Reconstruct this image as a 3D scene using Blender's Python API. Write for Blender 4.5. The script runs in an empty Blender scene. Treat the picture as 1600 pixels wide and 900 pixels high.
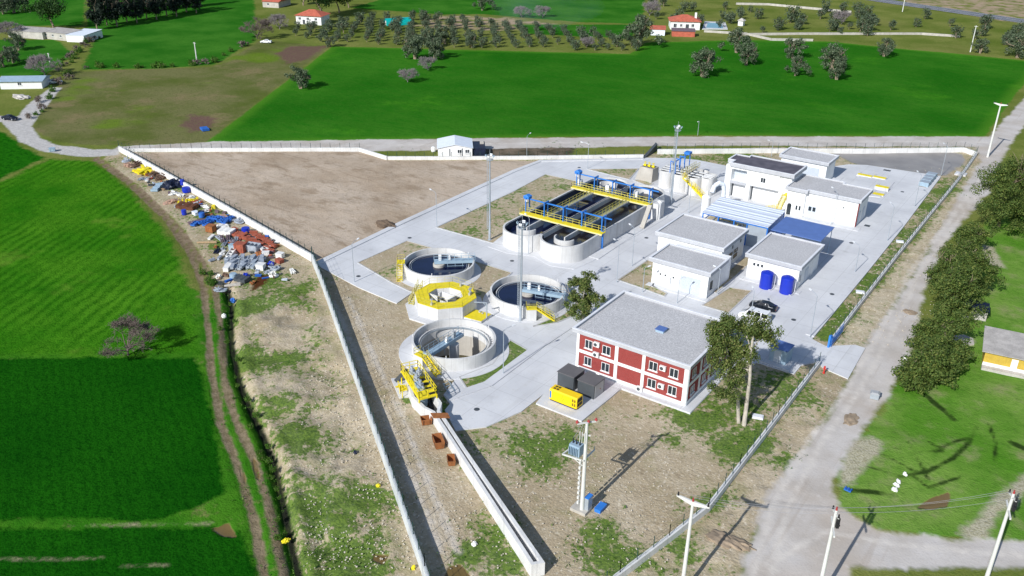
import bpy, math, random
import numpy as np
from mathutils import Vector, Matrix, noise as mnoise
random.seed(7)
rad = math.radians
# ------------------------------------------------------------------ survey of the site
# X and Y run along the walls of the plant's buildings, origin at the near corner of the
# brick office, metres.  S(px,py,z) gives the site position seen at a survey-photo pixel.
FOC, TH, RO, YA, CAMH = 1390.5, rad(25.69), rad(-.85), rad(-34.65), 70.0
_F = Vector((math.sin(YA)*math.cos(TH), math.cos(YA)*math.cos(TH), -math.sin(TH)))
_R0 = Vector((math.cos(YA), -math.sin(YA), 0)); _D0 = _F.cross(_R0)
_R = _R0*math.cos(RO)+_D0*math.sin(RO); _D = _D0*math.cos(RO)-_R0*math.sin(RO)
CAM = Vector((40.46, -102.34, CAMH))
def S(px, py, z=0.0):
    r = _F+_R*((px-800)/FOC)+_D*((py-450)/FOC)
    p = CAM+r*((z-CAMH)/r.z)
    return Vector((p.x, p.y, z))
def PY(w):
    d = Vector(w)-CAM; k = d.dot(_F)
    return 450+FOC*d.dot(_D)/k
def tall(bx, by, ty):
    b = S(bx, by); lo, hi = 0, 60
    for _ in range(40):
        m = (lo+hi)/2
        if PY((b.x, b.y, m)) > ty: lo = m
        else: hi = m
    return lo
def S2(px, py, z=0.0):
    p = S(px, py, z); return (p.x, p.y)
# ------------------------------------------------------------------ scene tree
scene = bpy.context.scene
COL = scene.collection
ORG = {}
def settag(o, label=None, cat=None, group=None, kind=None):
    if label: o['label'] = label
    if cat: o['category'] = cat
    if group: o['group'] = group
    if kind: o['kind'] = kind
    return o
def thing(name, label, cat, loc=(0, 0, 0), rz=0, group=None, world=False):
    o = bpy.data.objects.new(name, None); COL.objects.link(o)
    o.empty_display_size = .3
    o.location = loc; o.rotation_euler = (0, 0, rz)
    if world: ORG[o] = Vector(loc)
    return settag(o, label, cat, group)
def top_of(o):
    while o.parent: o = o.parent
    return o
def dup(root, loc=None, rz=None, label=None, group=None, scale=None):
    def rec(o, par):
        c = o.copy(); COL.objects.link(c); c.parent = par
        for ch in list(o.children): rec(ch, c)
        return c
    r = rec(root, None)
    if loc is not None: r.location = loc
    if rz is not None: r.rotation_euler = (0, 0, rz)
    if label: r['label'] = label
    if group: r['group'] = group
    if scale: r.scale = scale if hasattr(scale, '__len__') else (scale,)*3
    return r
class MB:
    def __init__(s): s.v = []; s.f = []
    def add(s, vs, fs):
        n = len(s.v); s.v += [tuple(p) for p in vs]; s.f += [tuple(i+n for i in f) for f in fs]; return s
    def box(s, x0, x1, y0, y1, z0, z1):
        return s.add([(x0, y0, z0), (x1, y0, z0), (x1, y1, z0), (x0, y1, z0), (x0, y0, z1), (x1, y0, z1), (x1, y1, z1), (x0, y1, z1)],
                     [(3, 2, 1, 0), (4, 5, 6, 7), (0, 1, 5, 4), (1, 2, 6, 5), (2, 3, 7, 6), (3, 0, 4, 7)])
    def obox(s, c, size, rz=0, rx=0, ry=0):
        M = Matrix.Translation(c) @ Matrix.Rotation(rz, 4, 'Z') @ Matrix.Rotation(ry, 4, 'Y') @ Matrix.Rotation(rx, 4, 'X')
        a, b, h = size[0]/2, size[1]/2, size[2]/2
        vs = [(-a, -b, -h), (a, -b, -h), (a, b, -h), (-a, b, -h), (-a, -b, h), (a, -b, h), (a, b, h), (-a, b, h)]
        return s.add([M @ Vector(p) for p in vs], [(3, 2, 1, 0), (4, 5, 6, 7), (0, 1, 5, 4), (1, 2, 6, 5), (2, 3, 7, 6), (3, 0, 4, 7)])
    def bar(s, p, q, w, h=None):
        """square bar from p to q"""
        p, q = Vector(p), Vector(q); d = (q-p); 
        if d.length < 1e-6: return s
        h = h or w; d.normalize()
        up = Vector((0, 0, 1)) if abs(d.z) < .95 else Vector((1, 0, 0))
        a = d.cross(up).normalized()*(w/2); b = a.cross(d).normalized()*(h/2)
        vs = [p-a-b, p+a-b, p+a+b, p-a+b, q-a-b, q+a-b, q+a+b, q-a+b]
        return s.add(vs, [(0, 1, 2, 3), (7, 6, 5, 4), (4, 5, 1, 0), (5, 6, 2, 1), (6, 7, 3, 2), (7, 4, 0, 3)])
    def cyl(s, p, q, r0, r1=None, n=12, caps=True):
        p, q = Vector(p), Vector(q); r1 = r0 if r1 is None else r1
        d = (q-p).normalized(); up = Vector((0, 0, 1)) if abs(d.z) < .95 else Vector((1, 0, 0))
        a = d.cross(up).normalized(); b = a.cross(d)
        vs = []
        for c, r in ((p, r0), (q, r1)):
            for i in range(n):
                t = 2*math.pi*i/n; vs.append(c+a*(r*math.cos(t))+b*(r*math.sin(t)))
        fs = [(i, n+i, n+(i+1) % n, (i+1) % n) for i in range(n)]
        if caps: fs += [tuple(range(n)), tuple(range(2*n-1, n-1, -1))]
        return s.add(vs, fs)
    def tube(s, pts, r, n=6):
        for a, b in zip(pts, pts[1:]): s.cyl(a, b, r, r, n)
        return s
    def prism(s, poly, z0, z1, bottom=True):
        n = len(poly)
        ar = sum(poly[i][0]*poly[(i+1) % n][1]-poly[(i+1) % n][0]*poly[i][1] for i in range(n))
        if ar < 0: poly = poly[::-1]
        vs = [(p[0], p[1], z0) for p in poly]+[(p[0], p[1], z1) for p in poly]
        fs = [(i, (i+1) % n, n+(i+1) % n, n+i) for i in range(n)]+[tuple(range(n, 2*n))]
        if bottom: fs.append(tuple(range(n-1, -1, -1)))
        return s.add(vs, fs)
    def ring(s, cx, cy, r0, r1, z0, z1, n=64, a0=0, a1=2*math.pi):
        full = abs(a1-a0-2*math.pi) < 1e-6; m = n if full else n+1
        vs = []
        for i in range(m):
            t = a0+(a1-a0)*i/n; c, d = math.cos(t), math.sin(t)
            vs += [(cx+r0*c, cy+r0*d, z0), (cx+r1*c, cy+r1*d, z0), (cx+r1*c, cy+r1*d, z1), (cx+r0*c, cy+r0*d, z1)]
        fs = []
        for i in range(n):
            a, b = 4*i, 4*((i+1) % m)
            for k in range(4): fs.append((a+k, b+k, b+(k+1) % 4, a+(k+1) % 4)[::-1])
        if not full: fs += [(0, 1, 2, 3), tuple(4*(m-1)+k for k in (3, 2, 1, 0))]
        return s.add(vs, fs)
    def disc(s, cx, cy, z, r, n=64):
        return s.add([(cx+r*math.cos(2*math.pi*i/n), cy+r*math.sin(2*math.pi*i/n), z) for i in range(n)], [tuple(range(n))])
    def sheet(s, poly, z):
        n = len(poly)
        ar = sum(poly[i][0]*poly[(i+1) % n][1]-poly[(i+1) % n][0]*poly[i][1] for i in range(n))
        if ar < 0: poly = poly[::-1]
        return s.add([(p[0], p[1], z) for p in poly], [tuple(range(n))])
    def lathe(s, c, prof, n=24):
        vs = []
        for r, z in prof:
            for i in range(n):
                t = 2*math.pi*i/n; vs.append((c[0]+r*math.cos(t), c[1]+r*math.sin(t), c[2]+z))
        fs = [(k*n+i, k*n+(i+1) % n, (k+1)*n+(i+1) % n, (k+1)*n+i) for k in range(len(prof)-1) for i in range(n)]
        fs += [tuple(range(n-1, -1, -1)), tuple(range((len(prof)-1)*n, len(prof)*n))]
        return s.add(vs, fs)
    def blob(s, c, r, sub=2, amp=.25, sq=(1, 1, .6), seed=0, fr=1.5):
        import bmesh
        bm = bmesh.new(); bmesh.ops.create_icosphere(bm, subdivisions=sub, radius=1)
        bm.verts.ensure_lookup_table(); vs = []
        for v in bm.verts:
            d = 1+amp*mnoise.noise(v.co*fr+Vector((seed*3.7, seed*1.3, seed*.7)))*1.6
            vs.append((c[0]+v.co.x*r*sq[0]*d, c[1]+v.co.y*r*sq[1]*d, c[2]+v.co.z*r*sq[2]*d))
        fs = [tuple(v.index for v in f.verts) for f in bm.faces]; bm.free()
        return s.add(vs, fs)
    def rail(s, pts, h=1.0, t=.035, step=1.5, mids=1):
        """handrail along a polyline of deck points"""
        for a, b in zip(pts, pts[1:]):
            a, b = Vector(a), Vector(b); L = (b-a).length; k = max(1, round(L/step))
            for i in range(k+1):
                p = a.lerp(b, i/k); s.bar(p, p+Vector((0, 0, h)), t*1.3)
            for j in range(mids+1):
                z = h*(1-j/(mids+1)); s.bar(a+Vector((0, 0, z)), b+Vector((0, 0, z)), t*1.2)
        return s
    def build(s, name, mat, parent=None, smooth=False, label=None, kind=None):
        me = bpy.data.meshes.new(name)
        vs = s.v
        if parent is not None and top_of(parent) in ORG:
            o = ORG[top_of(parent)]; vs = [(p[0]-o.x, p[1]-o.y, p[2]-o.z) for p in vs]
        me.from_pydata(vs, [], s.f); me.validate(); me.update()
        if smooth:
            me.shade_smooth()
            try: me.set_sharp_from_angle(angle=rad(38))
            except Exception: pass
        me.materials.append(mat)
        ob = bpy.data.objects.new(name, me); COL.objects.link(ob)
        if parent is not None: ob.parent = parent
        return settag(ob, label, kind=kind)
def one(name, mb, mat, label, cat, group=None, smooth=False, loc=None):
    """a thing that is one mesh; its origin is moved to its base"""
    if loc is not None: mb.v = [(p[0]-loc[0], p[1]-loc[1], p[2]-loc[2]) for p in mb.v]
    o = mb.build(name, mat, smooth=smooth)
    if loc is not None: o.location = loc
    return settag(o, label, cat, group)
# ------------------------------------------------------------------ materials
class NT:
    def __init__(s, name):
        s.m = bpy.data.materials.new(name); s.m.use_nodes = True
        s.t = s.m.node_tree; s.t.nodes.clear()
        s.out = s.t.nodes.new('ShaderNodeOutputMaterial')
        s.bs = s.t.nodes.new('ShaderNodeBsdfPrincipled')
        s.t.links.new(s.bs.outputs[0], s.out.inputs[0])
        s._pos = None
    def n(s, typ, **kw):
        nd = s.t.nodes.new(typ)
        for k, v in kw.items(): setattr(nd, k, v)
        return nd
    def put(s, sock, v):
        if isinstance(v, bpy.types.NodeSocket): s.t.links.new(v, sock)
        else:
            if hasattr(v, '__len__') and len(v) == 3 and sock.type == 'RGBA': v = (*v, 1)
            sock.default_value = v
    def pos(s):
        if s._pos is None: s._pos = s.n('ShaderNodeNewGeometry').outputs['Position']
        return s._pos
    def obj(s): return s.n('ShaderNodeTexCoord').outputs['Object']
    def map(s, vec, scale=(1, 1, 1), rot=(0, 0, 0)):
        m = s.n('ShaderNodeMapping'); s.put(m.inputs['Vector'], vec); m.inputs['Scale'].default_value = scale; m.inputs['Rotation'].default_value = rot
        return m.outputs[0]
    def noise(s, scale, detail=3, vec=None, rough=.55, dist=0):
        k = s.n('ShaderNodeTexNoise'); s.put(k.inputs['Vector'], vec if vec is not None else s.pos())
        k.inputs['Scale'].default_value = scale; k.inputs['Detail'].default_value = detail; k.inputs['Roughness'].default_value = rough; k.inputs['Distortion'].default_value = dist
        return k.outputs['Fac']
    def math(s, op, a, b=0, c=0):
        k = s.n('ShaderNodeMath', operation=op); s.put(k.inputs[0], a); s.put(k.inputs[1], b); s.put(k.inputs[2], c)
        return k.outputs[0]
    def ss(s, v, a, b, o0=0, o1=1):
        k = s.n('ShaderNodeMapRange', interpolation_type='SMOOTHSTEP'); s.put(k.inputs['Value'], v)
        for i, x in zip(('From Min', 'From Max', 'To Min', 'To Max'), (a, b, o0, o1)): k.inputs[i].default_value = x
        return k.outputs[0]
    def mix(s, f, a, b, mode='MIX'):
        k = s.n('ShaderNodeMix', data_type='RGBA', blend_type=mode); s.put(k.inputs[0], f); s.put(k.inputs[6], a); s.put(k.inputs[7], b)
        return k.outputs[2]
    def attr(s, name):
        k = s.n('ShaderNodeAttribute'); k.attribute_name = name; return k.outputs['Fac']
    def bump(s, h, strength=.4, dist=.1):
        k = s.n('ShaderNodeBump'); s.put(k.inputs['Height'], h); k.inputs['Strength'].default_value = strength; k.inputs['Distance'].default_value = dist
        s.put(s.bs.inputs['Normal'], k.outputs[0])
    def fin(s, col, rough=.8, metal=0, spec=.3):
        s.put(s.bs.inputs['Base Color'], col); s.put(s.bs.inputs['Roughness'], rough); s.put(s.bs.inputs['Metallic'], metal)
        s.bs.inputs['Specular IOR Level'].default_value = spec
        return s.m
def sc(c, k): return tuple(x*k for x in c)
def plain(name, col, rough=.6, metal=0, var=.18, scale=.8, dirt=None, spec=.35, bump=0):
    t = NT(name); p = t.pos()
    a = t.noise(scale, 4); b = t.noise(scale*9, 2)
    f = t.math('MULTIPLY_ADD', b, .35, t.math('MULTIPLY', a, .65))
    c = t.mix(t.ss(f, .3, .7), sc(col, 1-var), sc(col, 1+var*.6))
    if dirt:
        st = t.noise(1.0, 4, t.map(p, (2.2, 2.2, .25)))
        c = t.mix(t.ss(st, .5, .8, 0, dirt), c, (.12, .1, .07))
    if bump: t.bump(b, bump, .03)
    return t.fin(c, rough, metal, spec)
def concrete(name, col, stain=.5, joint=0):
    t = NT(name); p = t.pos()
    a = t.noise(.35, 5); b = t.noise(6, 3); st = t.noise(1.0, 5, t.map(p, (1.3, 1.3, .12)), .6)
    c = t.mix(t.ss(a, .3, .7), sc(col, .86), sc(col, 1.06))
    c = t.mix(t.ss(b, .4, .75, 0, .25), c, sc(col, .7))
    c = t.mix(t.ss(st, .5, .78, 0, stain), c, sc((.33, .29, .23), .8))
    if joint:
        g = t.n('ShaderNodeNewGeometry').outputs['Position']
        br = t.n('ShaderNodeSeparateXYZ'); t.put(br.inputs[0], g)
        u = t.math('FRACT', t.math('MULTIPLY', t.math('ADD', br.outputs[0], t.math('MULTIPLY', br.outputs[1], .83)), joint))
        c = t.mix(t.ss(t.math('ABSOLUTE', t.math('SUBTRACT', u, .5)), .47, .495, 0, .35), c, sc(col, .45))
    t.bump(b, .25, .02)
    return t.fin(c, .85, 0, .2)
def soil_nodes(t, lush=None, tan=1.0):
    """tan stony soil with weeds; lush 0..1 raises the weed cover"""
    big = t.noise(.08, 4); mid = t.noise(.45, 4, None, .6); fine = t.noise(2.3, 4, None, .65); grain = t.noise(7.5, 2)
    c = t.mix(t.ss(big, .35, .65), sc((.41, .335, .225), tan), sc((.52, .44, .32), tan))
    c = t.mix(t.ss(mid, .45, .7, 0, .45), c, sc((.36, .285, .19), tan))
    c = t.mix(t.ss(fine, .45, .7, 0, .55), c, sc((.29, .225, .14), tan))
    c = t.mix(t.ss(t.noise(2.0, 3, t.map(t.pos(), (1, 1, 1), (0, 0, 1)), .7), .57, .66, 0, .85), c, sc((.64, .57, .45), tan))
    c = t.mix(t.ss(t.noise(.7, 5, None, .7), .6, .68, 0, .45), c, sc((.22, .165, .11), tan))
    w = t.noise(1.15, 5, t.map(t.pos(), (1, 1, 1), (0, 0, .5)), .72)
    w = t.math('ADD', w, t.math('MULTIPLY', t.math('SUBTRACT', t.noise(.13, 3), .5), .5))
    if lush is not None: w = t.math('ADD', w, t.math('MULTIPLY', lush, .24))
    g = t.mix(t.ss(t.noise(2.6, 2), .3, .7), (.035, .105, .008), (.12, .22, .02))
    ol_ = t.noise(.28, 4, None, .6); ol_ = t.math('ADD', ol_, t.math('MULTIPLY', lush, .12)) if lush is not None else ol_
    c = t.mix(t.ss(ol_, .46, .66, 0, .5), c, sc((.27, .255, .12), tan))
    c = t.mix(t.ss(w, .54, .665, 0, .85), c, g)
    h = t.math('ADD', t.math('MULTIPLY', fine, .6), t.math('MULTIPLY', grain, .5))
    return c, h
M = {}
def mats():
    M['render'] = plain('white_render', (.84, .845, .84), .8, 0, .07, .5, .2)
    M['coping'] = plain('grey_coping', (.46, .47, .5), .7, 0, .1, .6, .1)
    M['copetop'] = plain('pale_coping', (.74, .75, .78), .7, 0, .1, .6)
    M['wallcon'] = concrete('wall_concrete', (.66, .655, .645), .3, .42)
    M['wetshadecon'] = plain('wet_shaded_concrete', (.05, .065, .10), .5, 0, .25, .5)  # wet concrete, darkened further to carry the shade of the inner basin walls
    M['cream'] = plain('cream_steel', (.72, .66, .36), .6, 0, .12)
    M['grating'] = plain('yellow_grey_grating', (.40, .38, .2), .7, 0, .2, 2)
    M['whitewall'] = concrete('wall_white_concrete', (.74, .735, .72), .25, .25)
    M['rawcon'] = concrete('raw_concrete', (.5, .47, .42), .6)
    M['steel'] = plain('galvanised_steel', (.45, .5, .55), .45, .35, .12)
    M['bluegrey'] = plain('blue_grey_steel', (.34, .46, .56), .5, .1, .12)
    M['blue'] = plain('blue_steel', (.035, .2, .62), .45, 0, .15)
    M['bluehood'] = plain('blue_canopy_metal', (.11, .19, .46), .5, .1, .1)
    M['tankblue'] = plain('blue_plastic', (.012, .035, .45), .3, 0, .08, .8, None, .5)
    M['yellow'] = plain('yellow_paint', (.82, .66, .02), .55, 0, .12, 1.2, .18)
    M['yellowdim'] = plain('faded_yellow_rail', (.62, .55, .12), .6, 0, .2, 1.0)
    M['genyel'] = plain('generator_yellow', (.9, .6, .005), .4, 0, .05)
    M['black'] = plain('black_vent', (.02, .02, .022), .7, 0, .2)
    M['kiosk'] = plain('dark_grey_panel', (.075, .085, .095), .55, .1, .12)
    M['kiosktop'] = plain('kiosk_roof', (.13, .125, .13), .7, 0, .12)
    M['kioskdoor'] = plain('kiosk_door', (.42, .43, .44), .5, .1, .08)
    M['glass'] = plain('dark_glass', (.025, .035, .045), .12, 0, .3, 1, None, .6)
    M['frame'] = plain('white_frame', (.8, .8, .8), .5, 0, .04)
    M['shutter'] = plain('grey_shutter', (.55, .6, .66), .5, .1, .08)
    M['rust'] = plain('rusty_steel', (.34, .13, .045), .8, .1, .35, 1.6)
    M['rustdk'] = plain('dark_rust', (.13, .05, .025), .85, .1, .35, 1.6)
    M['kerb'] = plain('kerb_concrete', (.5, .5, .5), .85, 0, .15, .8)
    M['bwall'] = concrete('boundary_wall_concrete', (.60, .63, .64), .25, .25)
    M['soilheap'] = plain('turned_soil', (.34, .265, .19), .95, 0, .3, 1.4, None, .1, .5)
    M['stone'] = plain('pale_stone', (.6, .54, .44), .9, 0, .2, 2)
    M['terra'] = plain('terracotta_frame', (.36, .10, .06), .8, 0, .3, 1.5)
    M['concpole'] = plain('pole_concrete', (.66, .66, .63), .75, 0, .1, .8, .12)
    M['insul'] = plain('red_insulator', (.38, .05, .05), .3)
    M['bark'] = plain('tree_bark', (.28, .22, .16), .9, 0, .3, 1.6)
    M['palebark'] = plain('pale_eucalyptus_bark', (.5, .45, .38), .85, 0, .3, 1.2)
    M['twig'] = plain('bare_twigs', (.17, .135, .115), .95, 0, .3, 1.2)
    M['twigg'] = plain('grey_twigs', (.25, .22, .22), .95, 0, .25, 1.2)
    M['tyre'] = plain('tyre_rubber', (.02, .02, .02), .85)
    M['carwhite'] = plain('car_white', (.82, .83, .84), .25, 0, .03, .5, None, .6)
    M['cardark'] = plain('car_dark', (.018, .022, .03), .2, .3, .1, .5, None, .6)
    M['carnavy'] = plain('car_navy', (.01, .014, .03), .25, .2, .1, .5, None, .6)
    M['carwin'] = plain('car_window', (.01, .012, .016), .08, 0, .1, 1, None, .7)
    M['lampw'] = plain('lamp_head', (.8, .82, .84), .4)
    M['redpaint'] = plain('red_paint', (.6, .04, .03), .5)
    M['woodp'] = plain('wood_planks', (.38, .27, .16), .85, 0, .3, 2)
    M['brownj'] = plain('brown_debris', (.16, .10, .07), .9, 0, .4, 2, None, .2, .3)
    M['bluej'] = plain('blue_scrap', (.03, .14, .5), .55, 0, .25, 1.5)
    M['yellowj'] = plain('yellow_scrap', (.85, .7, .02), .6, 0, .2, 1.5)
    M['greyj'] = plain('grey_scrap', (.38, .42, .48), .6, .15, .3, 1.4)
    M['whitej'] = plain('white_scrap', (.78, .77, .74), .7, 0, .15, 1.5)
    M['purplej'] = plain('violet_grey_rebar', (.17, .12, .14), .8, .1, .3, 1.5)
    M['navyj'] = plain('navy_tarp', (.012, .018, .045), .5, 0, .4, 1)
    M['pinkj'] = plain('cardboard', (.42, .27, .2), .9, 0, .25, 1.5)
    M['rooftile'] = plain('red_roof_tile', (.5, .13, .08), .8, 0, .25, .9)
    M['tealt'] = plain('teal_sheet', (.0, .38, .36), .5, 0, .15)
    M['oldwall'] = plain('old_plaster', (.5, .47, .43), .85, 0, .2, .6, .3)
    M['greyroof'] = plain('old_sheet_roof', (.46, .43, .4), .7, .05, .25, .6, .3)
    M['whiteroof'] = plain('white_sheet_roof', (.78, .83, .9), .5, .05, .06, .6)
    M['yelwall'] = plain('ochre_wall', (.55, .38, .06), .8, 0, .2, .8, .2)
    M['fencegreen'] = plain('green_fence_steel', (.025, .075, .07), .55, .2, .15)
    M['pool'] = plain('pool_water', (.03, .22, .3), .1, 0, .15, .5, None, .6)
    M['rope'] = plain('cable', (.3, .3, .32), .5)
    M['earth'] = plain('loose_earth', (.23, .165, .11), .95, 0, .3, 1.1, None, .15, .5)
    M['earthdk'] = plain('dark_earth', (.15, .11, .08), .95, 0, .3, 1.1, None, .15, .5)
    # gravel roof
    t = NT('gravel_roof'); g = t.noise(4.5, 3, None, .8); v = t.n('ShaderNodeTexVoronoi'); t.put(v.inputs['Vector'], t.pos()); v.inputs['Scale'].default_value = 5.5
    c = t.mix(t.ss(g, .35, .68), (.40, .395, .40), (.66, .65, .655)); c = t.mix(t.ss(t.noise(.25, 3), .35, .7, 0, .35), c, (.42, .415, .42))
    c = t.mix(t.ss(v.outputs['Distance'], .0, .5, .28, 0), c, (.24, .23, .24)); t.bump(g, .5, .05); M['gravel'] = t.fin(c, .95, 0, .1)
    t = NT('dark_membrane_roof'); g = t.noise(.5, 4); c = t.mix(t.ss(g, .3, .7), (.085, .08, .10), (.13, .12, .145)); M['darkroof'] = t.fin(c, .75)
    # brick cladding
    t = NT('red_brick'); b = t.n('ShaderNodeTexBrick'); sp = t.n('ShaderNodeSeparateXYZ'); t.put(sp.inputs[0], t.pos())
    cb = t.n('ShaderNodeCombineXYZ'); t.put(cb.inputs[0], t.math('ADD', sp.outputs[0], sp.outputs[1])); t.put(cb.inputs[1], sp.outputs[2])
    t.put(b.inputs['Vector'], cb.outputs[0]); b.inputs['Scale'].default_value = 2.2; b.inputs['Mortar Size'].default_value = .012
    b.inputs['Color1'].default_value = (.29, .042, .038, 1); b.inputs['Color2'].default_value = (.235, .036, .034, 1); b.inputs['Mortar'].default_value = (.3, .14, .12, 1)
    c = t.mix(t.ss(t.noise(.7, 4), .35, .7, 0, .3), b.outputs[0], (.34, .075, .065)); M['brick'] = t.fin(c, .85, 0, .2)
    # pavement
    t = NT('pavement_concrete'); p = t.pos(); sp = t.n('ShaderNodeSeparateXYZ'); t.put(sp.inputs[0], t.pos())
    a = t.noise(.12, 5); st = t.noise(.9, 5, None, .7); f = t.noise(9, 2)
    c = t.mix(t.ss(a, .3, .7), (.56, .565, .585), (.67, .675, .69)); c = t.mix(t.ss(st, .52, .75, 0, .35), c, (.48, .465, .43)); c = t.mix(t.ss(f, .5, .8, 0, .25), c, (.45, .45, .44))
    wet = t.noise(.22, 5, None, .6); c = t.mix(t.ss(wet, .6, .72, 0, .3), c, (.36, .355, .35)); sm = t.noise(.8, 4, t.map(p, (.35, 2.2, 1), (0, 0, .4)), .6) if False else t.noise(2.4, 3, None, .75)
    c = t.mix(t.ss(sm, .63, .72, 0, .3), c, (.34, .33, .31))
    for ax, per, ph in ((0, 4.8, .3), (1, 5.2, 1.7)):
        u = t.math('FRACT', t.math('DIVIDE', t.math('ADD', sp.outputs[ax], ph), per)); d = t.math('ABSOLUTE', t.math('SUBTRACT', u, .5))
        c = t.mix(t.ss(d, .485, .499, 0, .45), c, (.33, .33, .33))
        pan = t.math('FLOOR', t.math('DIVIDE', t.math('ADD', sp.outputs[ax], ph), per))
    tr = t.noise(.35, 3, t.map(t.pos(), (2.5, .12, 1))); c = t.mix(t.ss(tr, .55, .75, 0, .22), c, (.4, .39, .37))
    t.bump(f, .15, .02); M['pave'] = t.fin(c, .85, 0, .25)
    # water
    def water(name, col, rough=.06, b=.05):
        t = NT(name); t.bump(t.noise(1.6, 3), b, .05); c = t.mix(t.ss(t.noise(.4, 3), .35, .7), col, sc(col, 1.7)); return t.fin(c, rough, 0, .5)
    M['water'] = water('dark_tank_water', (.004, .007, .028)); M['sludge'] = water('brown_tank_water', (.009, .008, .012), .2)
    M['olivewater'] = water('olive_water', (.045, .038, .012), .2); M['mudwater'] = water('muddy_water', (.16, .115, .04), .15)
    # roof sheets with ribs
    t = NT('ribbed_sheet'); sp = t.n('ShaderNodeSeparateXYZ'); t.put(sp.inputs[0], t.pos())
    u = t.math('FRACT', t.math('MULTIPLY', sp.outputs[1], .55)); c = t.mix(t.ss(u, .0, .5, 0, 1), (.40, .45, .55), (.72, .77, .86)); c = t.mix(t.ss(t.noise(.5, 3), .4, .8, 0, .2), c, (.5, .5, .52)); M['ribroof'] = t.fin(c, .45, .1, .4)
    # asphalt
    t = NT('asphalt'); c = t.mix(t.ss(t.noise(.3, 5), .3, .7), (.13, .14, .16), (.2, .21, .23)); M['asphalt'] = t.fin(c, .9)
    # island soil variants
    for nm, lu in (('soil', .12), ('soilgreen', .75), ('soildry', -.12)):
        t = NT('site_'+nm); c, h = soil_nodes(t, t.ss(t.noise(.16, 3), .35, .65, lu-.35, lu+.35)); t.bump(h, .6, .12); M[nm] = t.fin(c, .95, 0, .1)
    # leaves
    def leaf(name, a, b, c2, tr=.3):
        t = NT(name); r = t.n('ShaderNodeNewGeometry').outputs['Random Per Island']
        k = t.n('ShaderNodeValToRGB'); t.put(k.inputs[0], r); e = k.color_ramp.elements
        e[0].position = 0; e[0].color = (*a, 1); e[1].position = 1; e[1].color = (*c2, 1); z = e.new(.55); z.color = (*b, 1)
        c = t.mix(t.ss(t.noise(.8, 2), .35, .65, 0, .45), k.outputs[0], a)
        m = t.fin(c, .65, 0, .25)
        tl = t.n('ShaderNodeBsdfTranslucent'); t.put(tl.inputs[0], c); mx = t.n('ShaderNodeMixShader'); mx.inputs[0].default_value = tr
        t.t.links.new(t.bs.outputs[0], mx.inputs[1]); t.t.links.new(tl.outputs[0], mx.inputs[2]); t.t.links.new(mx.outputs[0], t.out.inputs[0])
        return m
    M['leaf_euc'] = leaf('eucalyptus_leaves', (.055, .095, .02), (.14, .195, .045), (.27, .27, .09))
    M['leaf_bush'] = leaf('dark_bush_leaves', (.05, .095, .02), (.12, .18, .036), (.23, .26, .065))
    M['leaf_olive'] = leaf('olive_leaves', (.055, .09, .045), (.135, .18, .10), (.25, .29, .19))
    M['leaf_small'] = leaf('young_olive_leaves', (.06, .09, .05), (.12, .165, .095), (.2, .24, .15))
    M['leaf_dark'] = leaf('dark_pine_needles', (.006, .013, .01), (.016, .032, .02), (.035, .055, .03), .1)
    M['leaf_green'] = leaf('green_pine_crown', (.012, .04, .008), (.03, .085, .015), (.06, .13, .02), .15)
    M['weed'] = leaf('weed_leaves', (.04, .12, .01), (.08, .2, .018), (.17, .26, .045))
mats()
# ------------------------------------------------------------------ terrain
def W(pts): return [S2(*p) for p in pts]
PAVE = W([(489, 411), (617, 350), (800, 266), (843, 250), (1005, 246.5), (1030, 247), (1057, 247), (1089, 250), (1139, 260), (1200, 262), (1290, 262), (1325, 257), (1355, 258), (1469, 275), (1410, 355), (1355, 424), (1269, 530), (1290, 541), (1336, 539), (1352, 544), (1325, 592), (1286, 575), (1277, 566)]) \
    + [(9.6, 21.5), (9.6, 18.2), (3.6, 18.2), (3.6, 17.6), (1.35, 17.6), (1.35, -1.15), (-9.6, -1.15), (-9.7, -2.0)] + W([(862, 607), (848, 617), (815, 643), (760, 667), (712, 673), (695, 641), (703, 631), (693, 617), (712, 592)]) \
    + [(-36.5+6.9*math.cos(rad(a)), -6.8+6.9*math.sin(rad(a))) for a in range(-66, 175, 8)] + [(-47, -1), (-51, 5), (-56, 9)] + W([(620, 474), (612, 471), (560, 449)])
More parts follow.
